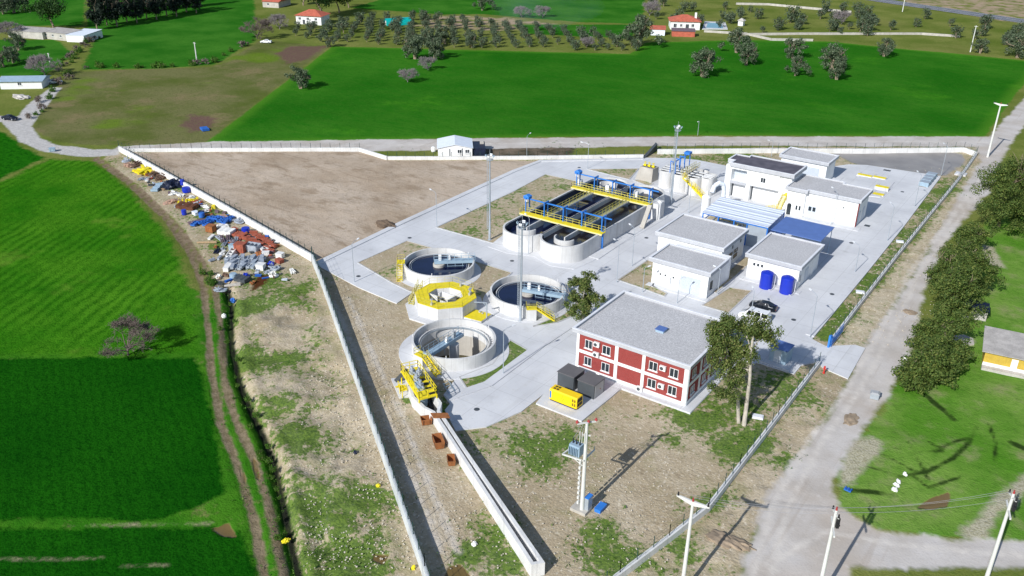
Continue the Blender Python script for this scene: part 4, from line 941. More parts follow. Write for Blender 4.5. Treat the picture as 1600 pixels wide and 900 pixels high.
# ------------------------------------------------------------------ octagonal distribution chamber
def octagon():
    cx, cy, R, H = -46.9, 4.0, 5.45, 2.45
    T = thing('distribution_chamber', 'octagonal concrete chamber ringed by a bright yellow walkway', 'tank', (cx, cy, 0))
    a0 = rad(22.5)+rad(3)
    pt = lambda r, i: (r*math.cos(a0+i*math.pi/4), r*math.sin(a0+i*math.pi/4))
    w = MB()
    for i in range(8):
        a, b, c, d = pt(R, i), pt(R, i+1), pt(R-.35, i+1), pt(R-.35, i)
        w.prism([a, b, c, d], -.3, H)
    w.build('outer_wall', M['wallcon'], T)
    w = MB()
    for i in range(8): w.prism([pt(3.35, i), pt(3.35, i+1), pt(3.1, i+1), pt(3.1, i)], .1, H-.02)
    w.build('inner_wall', M['whitewall'], T)
    w = MB().box(-1.6, 1.4, .9, 1.1, .2, H-.1).box(1.2, 1.4, -1.2, .9, .2, H-.1).box(-2.9, -1.0, -1.0, -.8, .2, H-.1).box(-1.7, -1.5, .2, .9, .2, H-.1).box(-.2, 1.2, -1.3, -1.1, .2, H-.5)
    w.build('weir_wall', M['whitewall'], T)
    MB().sheet([pt(3.2, i) for i in range(8)], .9).build('water', M['sludge'], T)
    w = MB()
    for i in range(8): w.prism([pt(R+.02, i), pt(R+.02, i+1), pt(3.05, i+1), pt(3.05, i)], H+.01, H+.09)
    k = w.build('walkway', M['yellow'], T)
    r = MB()
    for i in range(8):
        a, b = pt(R-.08, i), pt(R-.08, i+1); r.rail([(*a, H+.09), (*b, H+.09)], 1.05, .022, 1.6)
        a, b = pt(3.15, i), pt(3.15, i+1); r.rail([(*a, H+.09), (*b, H+.09)], 1.0, .02, 1.8)
    r.build('handrail', M['yellowdim'], k)
    for x, y in ((0, 4.3), (3.4, 2.4), (.6, -4.4), (3.2, 2.9)):
        MB().cyl((x, y, H+.09), (x, y, H+1.2), .07, n=8).cyl((x, y, H+1.1), (x, y, H+1.2), .28, n=14).box(x-.18, x+.18, y-.18, y+.18, H+.09, H+.5).build('valve_wheel', M['kioskdoor'], T)
    # stair on the west side
    s = MB(); ux, uy = math.cos(rad(190)), math.sin(rad(190)); 
    for i in range(11):
        z = H-.22*(i+.3); d = R+.05; t = -1.5+.3*i
        s.obox((ux*(d+.4)-uy*t, uy*(d+.4)+ux*t, z), (.9, .3, .05), rad(190))
    st = s.build('stair', M['yellowdim'], T)
    r = MB()
    for q in (.0, .9):
        A = (ux*(R+q)-uy*-1.6, uy*(R+q)+ux*-1.6, H); B = (ux*(R+q)-uy*1.8, uy*(R+q)+ux*1.8, .1)
        r.bar(A, B, .06, .2); r.rail([A, B], 1.0, .045, .9)
    r.build('handrail', M['yellowdim'], st)
    MB().prism([pt(7.2, i) for i in range(8)], -.2, .13).build('apron', M['pave'], T)
    # yellow covered pit beside it
    p = thing('covered_pit', 'flat bright yellow pit cover between octagon and mast', 'pit cover', (-40.4, 4.3, 0), world=True)
    MB().prism([(-42.1, 2.4), (-38.4, 2.9), (-38.6, 6.2), (-42.1, 5.9)], -.2, .42).build('pit_wall', M['wallcon'], p)
    MB().prism([(-42.05, 2.5), (-38.5, 3.0), (-38.7, 6.1), (-42.05, 5.8)], .425, .5).build('pit_cover', M['yellow'], p)
    MB().box(-40.8, -40.4, 5.3, 5.6, .5, .7).box(-40.1, -39.8, 5.2, 5.5, .5, .66).build('cover_handle', M['kioskdoor'], p)
    b = S(760.5, 500); h = tall(760.5, 500, 473)
    f = thing('hoist_frame', 'grey steel hoist arm standing at the corner of the yellow pit cover', 'hoist', (b.x, b.y, 0), world=True)
    e = S(741, 472, h)
    MB().bar((b.x, b.y, 0), (b.x, b.y, h), .16).bar((b.x, b.y, h), (e.x, e.y, h), .16).bar((b.x, b.y, h-.7), tuple(Vector((b.x, b.y, h)).lerp(e, .3)), .1).build('hoist_arm', M['steel'], f)
    MB().box(b.x-.3, b.x+.3, b.y-.3, b.y+.3, 0, .12).build('base_plate', M['kioskdoor'], f)
octagon()
# ------------------------------------------------------------------ inlet works and channel
def inlet():
    T = thing('inlet_channel', 'long pale concrete inlet channel running from the screens to the lower fence', 'channel', (-14, -32, 0), world=True)
    H = 1.65
    Lf = [(-35.6, -19.4), (-31.4, -22.8), (-29.3, -23.6), (-28.3, -24.0), (-26.6, -24.1), (-23.2, -26.1), (.45, -40.3)]
    Rt = [(-33.2, -17.0), (-29.1, -20.3), (-27.0, -21.5), (-26.0, -23.2), (-24.0, -24.3), (-18.2, -27.8), (1.45, -39.15)]
    def wall(pts, w, side):
        m = MB(); out = []; n = len(pts)
        for i, p in enumerate(pts):
            a = Vector(pts[max(0, i-1)]); b = Vector(pts[min(n-1, i+1)]); d = (b-a).normalized()
            out.append((p[0]-side*d.y*w, p[1]+side*d.x*w))
        for i in range(n-1): m.prism([pts[i], pts[i+1], out[i+1], out[i]], -.3, H)
        return m
    wall(Lf, .42, 1).build('channel_wall', M['whitewall'], T)
    wall(Rt, .42, -1).build('channel_wall', M['whitewall'], T)
    d = (Vector(Rt[-1])-Vector(Lf[-1]))
    e = Vector((.86, -.5)).normalized()
    MB().prism([Lf[-1], Rt[-1], tuple(Vector(Rt[-1])+e*.4), tuple(Vector(Lf[-1])+e*.4)], -.3, H+.003).build('end_wall', M['whitewall'], T)
    MB().sheet(Lf+Rt[::-1], .25).build('water', M['sludge'], T)
    # screen platform
    P = thing('screen_platform', 'bright yellow screening platform with machines over the head of the inlet channel', 'platform', (-33, -20, 0), world=True)
    a, b, c, d = (-36.5, -19.2), (-35.3, -16.9), (-28.3, -21.0), (-29.5, -23.4)
    z = 2.3
    MB().prism([a, b, c, d], z, z+.08).build('deck', M['yellow'], P)
    L = MB()
    for q in (a, b, c, d): L.bar((*q, 0), (*q, z), .16)
    for q, w in zip((a, b, c, d), (b, c, d, a)): L.bar((*q, z-.12), (*w, z-.12), .1, .28)
    L.build('support_frame', M['yellow'], P)
    r = MB()
    for q, w in zip((a, b, c, d), (b, c, d, a)): r.rail([(*q, z+.08), (*w, z+.08)], 1.1, .06, 1.1)
    r.build('handrail', M['yellow'], P)
    V = lambda u, v: tuple(Vector(a).lerp(Vector(d), u).lerp(Vector(b).lerp(Vector(c), u), v))
    for u, v in ((.2, .45), (.45, .45), (.7, .4), (.3, .75)):
        x, y = V(u, v); m = MB().box(x-.35, x+.35, y-.3, y+.3, z+.08, z+.9).cyl((x, y, z+.9), (x, y, z+1.35), .2).cyl((x+.3, y, z+.5), (x+.8, y-.3, z+.5), .16); m.build('screen_motor', M['greyj'], P)
    k = MB()
    for i in range(4):
        A = V(.42+.16*i, .62); B = V(.42+.16*i, .95); C = V(.5+.16*i, .95); D = V(.5+.16*i, .62)
        k.prism([A, B, C, D], z+.08, z+.1)
    k.build('grating_gap', M['black'], P)
    MB().obox((-30.3, -21.9, 1.2), (1.5, 1.2, 2.2), rad(-36), 0, rad(12)).obox((-31.4, -21.3, 2.6), (1.2, .9, .8), rad(-36), 0, rad(20)).build('bar_screen', M['bluegrey'], P)
    MB().bar((-37.6, -19.2, .3), (-35.8, -19.0, 2.5), .6, .5).build('conveyor', M['kiosk'], P)
    s = MB().obox((-34.5, -21.2, 1.1), (1.5, 1.0, .08), rad(-32))
    for i in range(4): s.obox((-35.5-.26*i, -20.7+.16*i, .88-.22*i), (.3, .9, .05), rad(-32))
    so = s.build('stair', M['yellow'], P)
    MB().rail([(-35.3, -21.3, 1.1), (-34.1, -22.1, 1.1), (-33.6, -21.3, 1.1)], 1.0, .05, .8).bar((-34.9, -21.4, 0), (-34.9, -21.4, 1.1), .1).bar((-34.0, -21.9, 0), (-34.0, -21.9, 1.1), .1).build('handrail', M['yellow'], so)
    MB().prism([(-38.8, -19.0), (-37.2, -17.6), (-33.2, -20.8), (-34.4, -22.2)], -.2, .12).build('base_slab', M['pave'], P)
    # rusty skips along the channel
    def skip(name, px, py, l, w, h, rz, lab, tilt=0):
        p = S(px, py); t = thing(name, lab, 'skip', (p.x, p.y, 0), rz, group='rusty skips beside the channel')
        m = MB(); k = .82
        o = [(-l/2*k, -w/2*k), (l/2*k, -w/2*k), (l/2*k, w/2*k), (-l/2*k, w/2*k)]; q = [(-l/2, -w/2), (l/2, -w/2), (l/2, w/2), (-l/2, w/2)]; i_ = [(x*.92, y*.88) for x, y in q]
        j_ = [(x*.9, y*.86) for x, y in o]
        vs = [(*p_, 0) for p_ in o]+[(*p_, h) for p_ in q]+[(*p_, h) for p_ in i_]+[(*p_, .12) for p_ in j_]
        fs = [(3, 2, 1, 0), (12, 13, 14, 15)]
        for a_ in range(4):
            b_ = (a_+1) % 4; fs += [(a_, b_, 4+b_, 4+a_), (4+a_, 4+b_, 8+b_, 8+a_), (8+a_, 8+b_, 12+b_, 12+a_)]
        m.add(vs, fs); m.build('skip_body', M['rust'], t)
        rb = MB()
        for x in (-.3, .3):
            for s in (-1, 1): rb.bar((x*l, s*w/2*k*1.02, .1), (x*l, s*w/2*1.03, h-.06), .09)
        rb.build('rib', M['rustdk'], t)
        return t
    skip('rusty_skip', 666, 661, 1.5, 1.2, .9, rad(50), 'small rusty open skip nearest the screening platform')
    skip('rusty_skip', 685, 695, 2.3, 1.3, 1.1, rad(-38), 'biggest rusty orange skip of three beside the channel, middle of the row')
    skip('rusty_skip', 705, 723, 1.7, 1.0, .8, rad(-46), 'narrow rusty skip at the lower end of the row by the channel')
    o = MB().prism([(-26.6, -24.5), (-24.7, -23.1), (-23.7, -23.8), (-25.5, -25.2)], 1.66, 1.74); one('rusty_plate', o, M['rust'], 'flat rusty steel plate lying across the inlet channel', 'plate', loc=(-24, -24, 1.68))
    g = thing('cable_ladder', 'grey metal ladder frame lying on pavement beside screening platform', 'ladder', tuple(S(708, 628)), world=True)
    A, B, C, D = [S(*q, .12) for q in ((692, 599), (703, 618), (701, 595), (712, 613))]
    m = MB().bar(A, B, .08).bar(C, D, .08)
    for i in range(4): m.bar(A.lerp(B, (i+.3)/4), C.lerp(D, (i+.3)/4), .06)
    m.build('ladder_frame', M['bluegrey'], g)
inlet()
# ------------------------------------------------------------------ sludge tanks and concrete block
def sludge():
    T = thing('sludge_tanks', 'cluster of joined rounded concrete sludge tanks with gantry and yellow stair', 'tank', (-40, 86, 0), world=True)
    H = 4.3
    for x0, y0, y1, r in ((-44.9, 84.9, 88.2, 1.7), (-41.3, 84.6, 88.6, 1.9), (-37.6, 84.6, 88.6, 1.9), (-34.7, 85.6, 87.6, 1.45)):
        w = MB(); w.ring(x0, y0, r-.25, r, -.3, H, 24, math.pi, 2*math.pi).ring(x0, y1, r-.25, r, -.3, H, 24, 0, math.pi)
        w.box(x0-r, x0-r+.25, y0, y1, -.3, H).box(x0+r-.25, x0+r, y0, y1, -.3, H)
        w.build('tank_wall', M['wallcon'], T)
        n = 16; q = [(x0+(r-.25)*math.cos(math.pi+math.pi*i/n), y0+(r-.25)*math.sin(math.pi+math.pi*i/n)) for i in range(n+1)]+[(x0+(r-.25)*math.cos(math.pi*i/n), y1+(r-.25)*math.sin(math.pi*i/n)) for i in range(n+1)]
        MB().sheet(q, H-.8).build('sludge_surface', M['sludge'], T)
        s = MB()
        for i in range(3): s.box(x0-r+.3, x0+r-.3, y0-.8+i*(y1-y0+1.2)/3, y0-.1+i*(y1-y0+1.2)/3, H+.01, H+.15)
        s.build('cover_slab', M['whitewall'], T)
    y = 86.3
    g = MB().box(-40.2, -39.2, 82.8, 91.0, H+.2, H+.28); ga = g.build('gangway', M['rawcon'], T)
    MB().rail([(-40.2, 82.8, H+.28), (-40.2, 91, H+.28)], 1.1, .05, 1.2).rail([(-39.2, 82.8, H+.28), (-39.2, 91, H+.28)], 1.1, .05, 1.2).build('handrail', M['yellowdim'], ga)
    f = MB()
    for yy in (83.4, 85.9, 88.4, 91.2):
        for x in (-43.3, -42.0): f.bar((x, yy, H), (x, yy, H+2.8), .16)
        f.bar((-43.4, yy, H+2.8), (-41.9, yy, H+2.8), .18)
    f.bar((-42.6, 83, H+2.6), (-42.6, 91.8, H+2.6), .16, .22); f.build('gantry_frame', M['blue'], T)
    MB().box(-43.3, -41.9, 90.5, 92.0, H+2.75, H+3.3).build('hoist_house', M['blue'], T)
    s = MB(); 
    n = 14
    for i in range(n): s.box(-39.4+.42*i, -39.4+.42*(i+1), 82.0, 82.8, H-.3*(i+1)-.05, H-.3*(i+1))
    so = s.build('stair', M['yellow'], T)
    r = MB()
    for yy in (81.98, 82.82): r.bar((-39.4, yy, H-.1), (-33.6, yy, .1), .06, .3); r.rail([(-39.4, yy, H), (-33.6, yy, .1)], 1.0, .05, .9)
    r.build('handrail', M['yellow'], so)
    for x, yy in ((-45.2, 89.2), (-44.4, 88.2)): MB().cyl((x, yy, H), (x, yy, H+.7), .16, n=8).cyl((x, yy, H+.6), (x, yy, H+.75), .3, n=12).build('valve_wheel', M['black'], T)
    MB().prism([(-47.3, 82.2), (-33, 81.3), (-32.2, 90.5), (-46, 92)], -.2, .13).build('base_slab', M['pave'], T)
    B = thing('valve_block', 'tapered raw concrete block with yellow hand wheels on top', 'valve block', (-50.4, 87, 0), world=True)
    lo = [(-53.4, 85.6), (-48.8, 85.4), (-48.6, 88.6), (-52.8, 88.8)]; hi = [(-52.3, 85.9), (-48.8, 85.7), (-48.6, 88.4), (-52.0, 88.5)]
    MB().add([(*p, -.2) for p in lo]+[(*p, 3.4) for p in hi], [(3, 2, 1, 0), (4, 5, 6, 7), (0, 1, 5, 4), (1, 2, 6, 5), (2, 3, 7, 6), (3, 0, 4, 7)]).build('block_body', M['rawcon'], B)
    for i in range(3):
        x = -51.6+1.1*i
        MB().box(x-.42, x+.42, 86.3, 87.8, 3.405, 3.45).build('pit_opening', M['black'], B)
        MB().box(x-.35, x+.35, 86.8, 87.2, 3.45, 3.9).cyl((x, 87, 3.9), (x, 87, 4.5), .06, n=6).lathe((x, 87, 4.3), [(.32, 0), (.32, .07)], 14).build('valve_wheel', M['yellow'], B)
    D = thing('drainage_ramp', 'dark sloping concrete slab at the break in the back wall', 'ramp', tuple(S(1015, 240)), world=True)
    a, b = S(1006, 247), S(1026, 233)
    MB().add([(a.x-.6, a.y+.4, .1), (a.x+.4, a.y-.6, .1), (b.x+.4, b.y-.6, 1.7), (b.x-.6, b.y+.4, 1.7), (a.x-.6, a.y+.4, -.2), (a.x+.4, a.y-.6, -.2), (b.x+.4, b.y-.6, -.2), (b.x-.6, b.y+.4, -.2)], [(0, 1, 2, 3), (4, 5, 1, 0), (5, 6, 2, 1), (6, 7, 3, 2), (7, 4, 0, 3), (7, 6, 5, 4)]).build('ramp_slab', M['kiosk'], D)
    # scrubber silo and duct
    s = S(1101, 336)
    Q = thing('scrubber_silo', 'pale upright cylinder beside the ribbed shed, fed by a bent white duct', 'silo', (s.x, s.y, 0), world=True)
    MB().lathe((s.x, s.y, 0), [(.95, 0), (.95, 4.1), (1.02, 4.12), (1.02, 4.25), (.95, 4.27), (.7, 4.6), (.3, 4.7), (.3, 5.6)], 28).build('silo_body', M['frame'], Q, smooth=True)
    p = [(s.x+.6, s.y+1.2, 5.0), (s.x+.7, s.y+2.0, 6.3), (s.x+1.3, s.y+2.9, 6.9), (s.x+2.0, s.y+3.7, 6.5), (s.x+2.2, s.y+4.1, 5.2), (s.x+2.2, s.y+4.1, 0)]
    MB().tube(p, .5, 16).build('duct', M['whiteroof'], Q, smooth=True)
    MB().lathe((s.x+3.2, s.y+4.6, 0), [(.8, 0), (.8, 3.2), (.4, 3.6)], 20).build('fan_drum', M['frame'], Q, smooth=True)
sludge()
# ------------------------------------------------------------------ generator and kiosks
def gensets():
    MB().prism([(-17.6, -11.9), (-10.0, -11.9), (-9.7, -4.0), (-9.7, -1.2), (-18.8, -1.2), (-18.6, -6)], -.2, .15).build('equipment_pad', M['pave'], kind='structure')
    G = thing('generator', 'yellow diesel generator in a long canopy on a concrete pad', 'generator', (-14.2, -9.3, .15), rad(-1))
    MB().box(-2.2, 2.2, -.72, .72, 0, .22).build('skid_base', M['black'], G)
    b = MB()
    pr = [(-.8, .22), (-.8, 1.72), (-.66, 1.92), (.66, 1.92), (.8, 1.72), (.8, .22)]
    b.add([(-2.3, y, z) for y, z in pr]+[(2.3, y, z) for y, z in pr], [(0, 1, 2, 3, 4, 5)[::-1], tuple(range(6, 12))]+[(i, (i+1) % 6, 6+(i+1) % 6, 6+i) for i in range(6)])
    b.build('canopy', M['genyel'], G)
    v = MB()
    for x in (-1.95, -1.45):
        for y in (-.45, .1):
            for i in range(4): v.box(x, x+.38, y+i*.1, y+i*.1+.07, 1.925, 1.94)
    v.build('roof_vent', M['black'], G)
    v = MB()
    for z in (.5, 1.15):
        for x in (1.5, 1.85):
            for i in range(4): v.box(x, x+.24, -.82, -.805, z+i*.12, z+i*.12+.08)
    v.build('side_vent', M['black'], G)
    v = MB().box(2.305, 2.33, -.6, .6, 1.1, 1.7).box(2.305, 2.33, -.6, .0, .45, .95).box(2.305, 2.33, .1, .6, .45, .95); v.build('end_vent', M['black'], G)
    MB().box(-2.25, -2.0, -.812, -.802, .45, 1.6).build('blue_panel', M['blue'], G)
    k = MB()
    for x, z in ((-.1, .5), (-.1, .75), (-.25, 1.0), (-.02, 1.0), (.12, 1.02), (-.1, 1.3), (-.1, 1.5)): k.box(x, x+.07, -.812, -.802, z, z+.07)
    k.build('latch', M['black'], G)
    for x, y, lab, door in ((-16.3, -4.6, 'dark grey steel kiosk next to the road, farther left behind the yellow generator', False), (-12.75, -4.8, 'dark grey steel kiosk with pale end door, nearer the brick office', True)):
        K = thing('switchgear_kiosk', lab, 'kiosk', (x, y, .15), rad(-2), group='dark grey kiosks by the generator')
        MB().box(-1.4, 1.4, -1.4, 1.4, 0, 2.25).build('kiosk_body', M['kiosk'], K)
        MB().box(-1.5, 1.5, -1.5, 1.5, 2.25, 2.36).build('roof', M['kiosktop'], K)
        MB().box(1.4, 1.45, -1.15, 1.15, .1, 2.15).build('door', M['kioskdoor' if door else 'kiosk'], K)
        if door: MB().cyl((1.45, .2, 1.1), (1.5, .2, 1.1), .09).build('handle', M['rust'], K)
    p = S(1215, 573)
    K = thing('metal_kiosk', 'blue roofed metal kiosk in tree shade by the gate', 'kiosk', (6.4, 20.9, .1), rad(-3))
    MB().box(-1.35, 1.35, -1.3, 1.3, .12, 2.5).build('kiosk_body', M['bluegrey'], K)
    MB().box(-1.45, 1.45, -1.4, 1.4, 2.5, 2.64).build('roof', M['bluehood'], K)
    MB().box(-.6, .5, -1.34, -1.3, .2, 2.2).build('door', M['shutter'], K)
    MB().box(-3.6, 2.4, -2.4, 2.2, -.3, .12).build('base_slab', M['pave'], K)
    MB().bar((.2, -1.7, .1), (.2, -1.7, 1.1), .06).bar((-.4, -1.7, 1.1), (.6, -1.7, 1.1), .06).build('handrail', M['frame'], K)
gensets()
# ------------------------------------------------------------------ poles, masts, lamps
def transformer_pole():
    T = thing('transformer_pole', 'concrete power pole carrying a grey transformer on a bracket, red insulators on top', 'power pole', (-.3, -28.0, 0), world=True)
    x, y = -.3, -28.0; H = 12.6
    MB().cyl((x, y, -.2), (x, y, H), .27, .17, 14).build('pole', M['concpole'], T)
    f = MB(); z = 7.6
    a = [(x-.35, y-.35), (x-2.3, y-.5)]; 
    f.bar((x-.2, y-.45, z), (x-2.6, y-.75, z), .16); f.bar((x-.2, y+.9, z), (x-2.4, y+1.0, z), .16); f.bar((x-2.6, y-.75, z), (x-2.4, y+1.0, z), .16); f.bar((x, y-.45, z), (x, y+2.2, z), .16)
    f.bar((x, y, z-1.2), (x-1.4, y-.5, z), .09); f.bar((x, y+2.2, z), (x, y+2.2, z+.5), .08)
    f.build('bracket', M['concpole'], T)
    t = MB().box(x-2.0, x-.6, y-.35, y+.65, z+.1, z+1.5)
    for i in range(6): t.box(x-1.9+i*.22, x-1.84+i*.22, y-.62, y-.35, z+.25, z+1.3); t.box(x-1.9+i*.22, x-1.84+i*.22, y+.65, y+.92, z+.25, z+1.3)
    to = t.build('transformer', M['bluegrey'], T)
    b = MB()
    for i in range(3): b.cyl((x-1.75+i*.45, y+.15, z+1.5), (x-1.75+i*.45, y+.15, z+2.2), .1, .06, 8)
    b.build('bushing', M['black'], to)
    c = MB(); zt = H-.25
    c.bar((x-1.0, y-.5, zt), (x+.5, y+1.2, zt), .16); c.bar((x-.5, y-.1, zt-1.5), (x+.4, y+.3, zt-1.5), .12)
    for q in (-.6, .0, .6): c.bar((x+q*.5-.3, y-.4, zt-2.4), (x+q*.5-.3, y-.4, zt-.9), .06)
    c.build('crossarm', M['concpole'], T)
    for p in ((x-1.0, y-.5), (x, y+.35), (x+.5, y+1.2)): MB().cyl((*p, zt), (*p, zt+.22), .08, n=8).cyl((*p, zt+.2), (*p, zt+.45), .2, .1, 10).build('insulator', M['insul'], T)
    w = MB()
    for i in range(3): w.tube([(x-1.75+i*.45, y+.15, z+2.2), (x-1.2+i*.3, y-.1, z+3.2), (x-.7+i*.3, y-.2, zt)], .03, 5)
    w.build('cable', M['rope'], T)
    l = MB()
    for i in range(9): l.box(x-.62, x-.38, y-.28, y+.0, 1.0+i*.72, 1.4+i*.72)
    l.build('step_plate', M['concpole'], T)
    MB().box(x-1.3, x+.8, y-.6, y+1.1, -.2, .3).build('footing', M['rawcon'], T)
    k = MB().box(x+.25, x+.75, y+.1, y+1.1, .3, 2.0).build('meter_cabinet', M['steel'], T)
    MB().box(x+.2, x+.8, y+.05, y+1.15, 2.005, 2.08).build('cabinet_lid', M['blue'], k)
    MB().box(.9, 1.7, -27.1, -25.6, -.1, .35).box(.85, 1.75, -27.15, -25.55, .352, .42).build('cable_pit', M['blue'], T)
transformer_pole()
def power_pole(name, label, base, H, armdir, kind, r0=.24):
    T = thing(name, label, 'power pole', (base[0], base[1], 0), armdir)
    MB().cyl((0, 0, -.3), (0, 0, H), r0, r0*.6, 14).build('pole', M['concpole'], T)
    a = MB()
    if kind == 'T':
        for s in (-1, 1): a.add([(0, -.12, H-.55), (0, .12, H-.55), (0, .12, H), (0, -.12, H), (s*1.75, -.07, H-.12), (s*1.75, .07, H-.12), (s*1.75, .07, H+.08), (s*1.75, -.07, H+.08)], [(0, 1, 5, 4), (1, 2, 6, 5), (2, 3, 7, 6), (3, 0, 4, 7), (4, 5, 6, 7), (3, 2, 1, 0)])
    else:
        a.bar((-1.5, .3, H-2.1), (1.5, -.3, H-2.1), .16, .2); a.bar((-.9, 0, H-.6), (.9, 0, H-.3), .14)
    a.build('crossarm', M['concpole'], T)
    pts = [(-1.6, 0, H+.05), (0, 0, H), (1.6, 0, H+.05)] if kind == 'T' else [(-.85, 0, H-.55), (0, 0, H), (.85, 0, H-.25), (.3, .2, H-.9), (.45, .3, H-1.4)]
    for p in pts: MB().cyl(p, (p[0], p[1], p[2]+.4), .12, .07, 8).build('insulator', M['insul' if p[0] == 0 else 'black'], T)
    if kind == 'X':
        MB().box(.2, .5, .1, .4, H-1.9, H-.7).box(.15, .9, .15, .3, H-1.3, H-1.15).build('disconnector', M['black'], T)
    return T
def line_dir(p, q, h):
    a, b = S(*p, h), S(*q, h); return math.atan2(b.y-a.y, b.x-a.x)
poleB, poleD = S(1083, 783, 12.3), S(1307, 797, 12.6)
poleC = S(1584, 771, 12.6)
power_pole('power_pole', 'near concrete power pole with tapered T crossarm rising over the right boundary wall', poleB, 12.3, line_dir((1060, 772), (1107, 790), 12.3), 'T')
power_pole('power_pole', 'near concrete power pole with black switchgear on the gravel road, middle of the nearest three', poleD, 12.6, line_dir((1297, 815), (1312, 850), 11), 'X')
power_pole('power_pole', 'concrete power pole at the lower right edge of the grass', poleC, 12.6, line_dir((1580, 778), (1592, 800), 11), 'X')
A_ = S(1543, 245)
power_pole('power_pole', 'tall white concrete pole with plain crossbar beside the corner trees at the back road', A_, 14.3, line_dir((1550, 161), (1572, 165), 14.3), 'T', .3)
for px, py, ty, lab in ((308, 98, 66, 'white pole standing in the green field left of the bare tree'), (78, 97, 83, 'short white pole beside the blue roofed farm hut'), (1516, 81, 40, 'thin white telegraph pole at the far corner of the field by an olive tree'), (1410, 18, -6, 'pale pole beside the highway')):
    b = S(px, py); h = tall(px, py, ty)
    t = thing('utility_pole', lab, 'utility pole', (b.x, b.y, 0)); MB().cyl((0, 0, -.2), (0, 0, h), .24, .16, 8).build('pole', M['concpole'], t); MB().bar((-.7, 0, h-.3), (.7, 0, h-.3), .14).build('crossarm', M['concpole'], t)
def cable(p, q, sag, lab, n=14):
    p, q = Vector(p), Vector(q)
    pts = [p.lerp(q, i/n)-Vector((0, 0, sag*4*(i/n)*(1-i/n))) for i in range(n+1)]
    o = MB().tube(pts, .018, 4); one('power_line', o, M['rope'], lab, 'cable', 'power lines over the gravel road')
dB = line_dir((1060, 772), (1107, 790), 12.3)
for k in (-1.6, 0, 1.6):
    cable((poleB.x+k*math.cos(dB), poleB.y+k*math.sin(dB), 12.7), (poleD.x+.5*k, poleD.y+.1*k, 12.9-abs(k)*.2), .5, 'thin overhead wire slung between the two near concrete poles over the road')
    cable((poleD.x+.5*k, poleD.y+.1*k, 12.9-abs(k)*.2), (poleC.x+.5*k, poleC.y, 12.9-abs(k)*.2), .6, 'thin overhead wire running from the switchgear pole towards the right edge')
def mast(px, py, ty, label, cage=True):
    b = S(px, py); H = tall(px, py, ty)
    T = thing('floodlight_mast', label, 'floodlight mast', (b.x, b.y, 0), rad(-30), group='tall floodlight masts')
    MB().cyl((0, 0, 0), (0, 0, H-1), .24, .14, 12).cyl((0, 0, -.2), (0, 0, .1), .45, n=12).build('pole', M['steel'], T)
    l = MB()
    for x in (-.22, .22): l.bar((x, -.5, 2.5), (x, -.5, H-1), .05)
    k = 2.6
    while k < H-1: l.bar((-.22, -.5, k), (.22, -.5, k), .035); k += .4
    for z in (3, 6, 9, 12, 15): l.bar((0, 0, z), (0, -.5, z), .05)
    l.build('ladder', M['steel'], T)
    r = MB().ring(0, 0, .55, .7, H-1.0, H-.92, 16).ring(0, 0, .62, .66, H-.1, H-.04, 16)
    for i in range(8):
        a = i*math.pi/4; r.bar((.64*math.cos(a), .64*math.sin(a), H-.95), (.64*math.cos(a), .64*math.sin(a), H-.06), .04)
    for i in range(4):
        a = i*math.pi/2; r.bar((0, 0, H-.96), (.6*math.cos(a), .6*math.sin(a), H-.96), .06)
    r.build('platform', M['steel'], T)
    for i in range(4):
        a = rad(45)+i*math.pi/2; MB().obox((.8*math.cos(a), .8*math.sin(a), H-.2), (.16, .5, .42), a, 0, rad(25)).build('floodlight', M['lampw' if i % 2 else 'bluegrey'], T)
    MB().cyl((0, 0, H-1), (0, 0, H+1.1), .03, n=6).build('lightning_rod', M['steel'], T)
mast(765, 375, 242, 'tall floodlight mast left of the aeration basin')
mast(813, 502, 347, 'tall floodlight mast in front of the aeration basin, beside a round tank')
mast(1048, 320, 197, 'tall floodlight mast behind the aeration basin, near the sludge tanks')
LAMPS = [(553.8, 441, 548.8, 380, 561, 375, 'thin street lamp on the yard road nearest the left wall corner'), (682.5, 355, 681, 302, 670, 297, 'thin street lamp where two yard roads meet'), (918, 263.5, 918.5, 226, 909, 224, 'thin street lamp by the triangular verge near the back wall'),
 (825.8, 398, 827, 339, 820, 336, 'thin street lamp in front of the basin between rounded ends'), (987.5, 415.6, 991.5, 358, 977, 348, 'thin street lamp along the basin, before the bigger white hall'), (963.5, 441.5, 968, 379, 958, 375, 'thin street lamp beside the planting bed left of shutter hall'),
 (1075.7, 333, 1080, 285, 1072, 282, 'thin street lamp between mast and silo'), (1428.7, 323.7, 1438.7, 272.5, 1426, 265, 'thin street lamp along the right footway, farthest from the gate, near grey stacks'), (1386, 377.5, 1397.5, 321, 1389, 317, 'thin street lamp along the right footway level with the white workshop'),
 (1336, 425, 1343.7, 386, 1335, 381, 'thin street lamp along the right footway beside the pump house'), (1265.5, 527.5, 1277.5, 462.5, 1258.7, 450, 'thin street lamp nearest the gate'), (1172, 502, 1182.5, 457, 1176, 452, 'thin street lamp rising over the parked van'), (1299, 351.7, 1305, 297, 1298, 294, 'thin street lamp in front of the white workshop'),
 (786.3, 585, 786.8, 511, 801, 512, 'street lamp on the kerb beside the empty tank'), (823, 243, 822, 213, 832, 208, 'street lamp behind the back wall near the white hut'), (1470, 275, 1477, 226, 1467.5, 222, 'street lamp at the corner of the grey mud patch'), (1205, 245, 1206, 223, 1202, 221, 'thin street lamp between the rear hall and the back wall'), (1090, 212, 1089, 203, 1085, 200, 'small street lamp far side of the back road'),
 (1058, 474, 1062, 437, 1068, 436, 'thin street lamp behind the brick office before the shutter door'), (1121, 460.6, 1125, 422, 1118, 419, 'thin street lamp at the right corner of the shutter hall'), (1004, 457, 1006, 420, 1012, 419, 'thin street lamp left of the shutter hall front')]
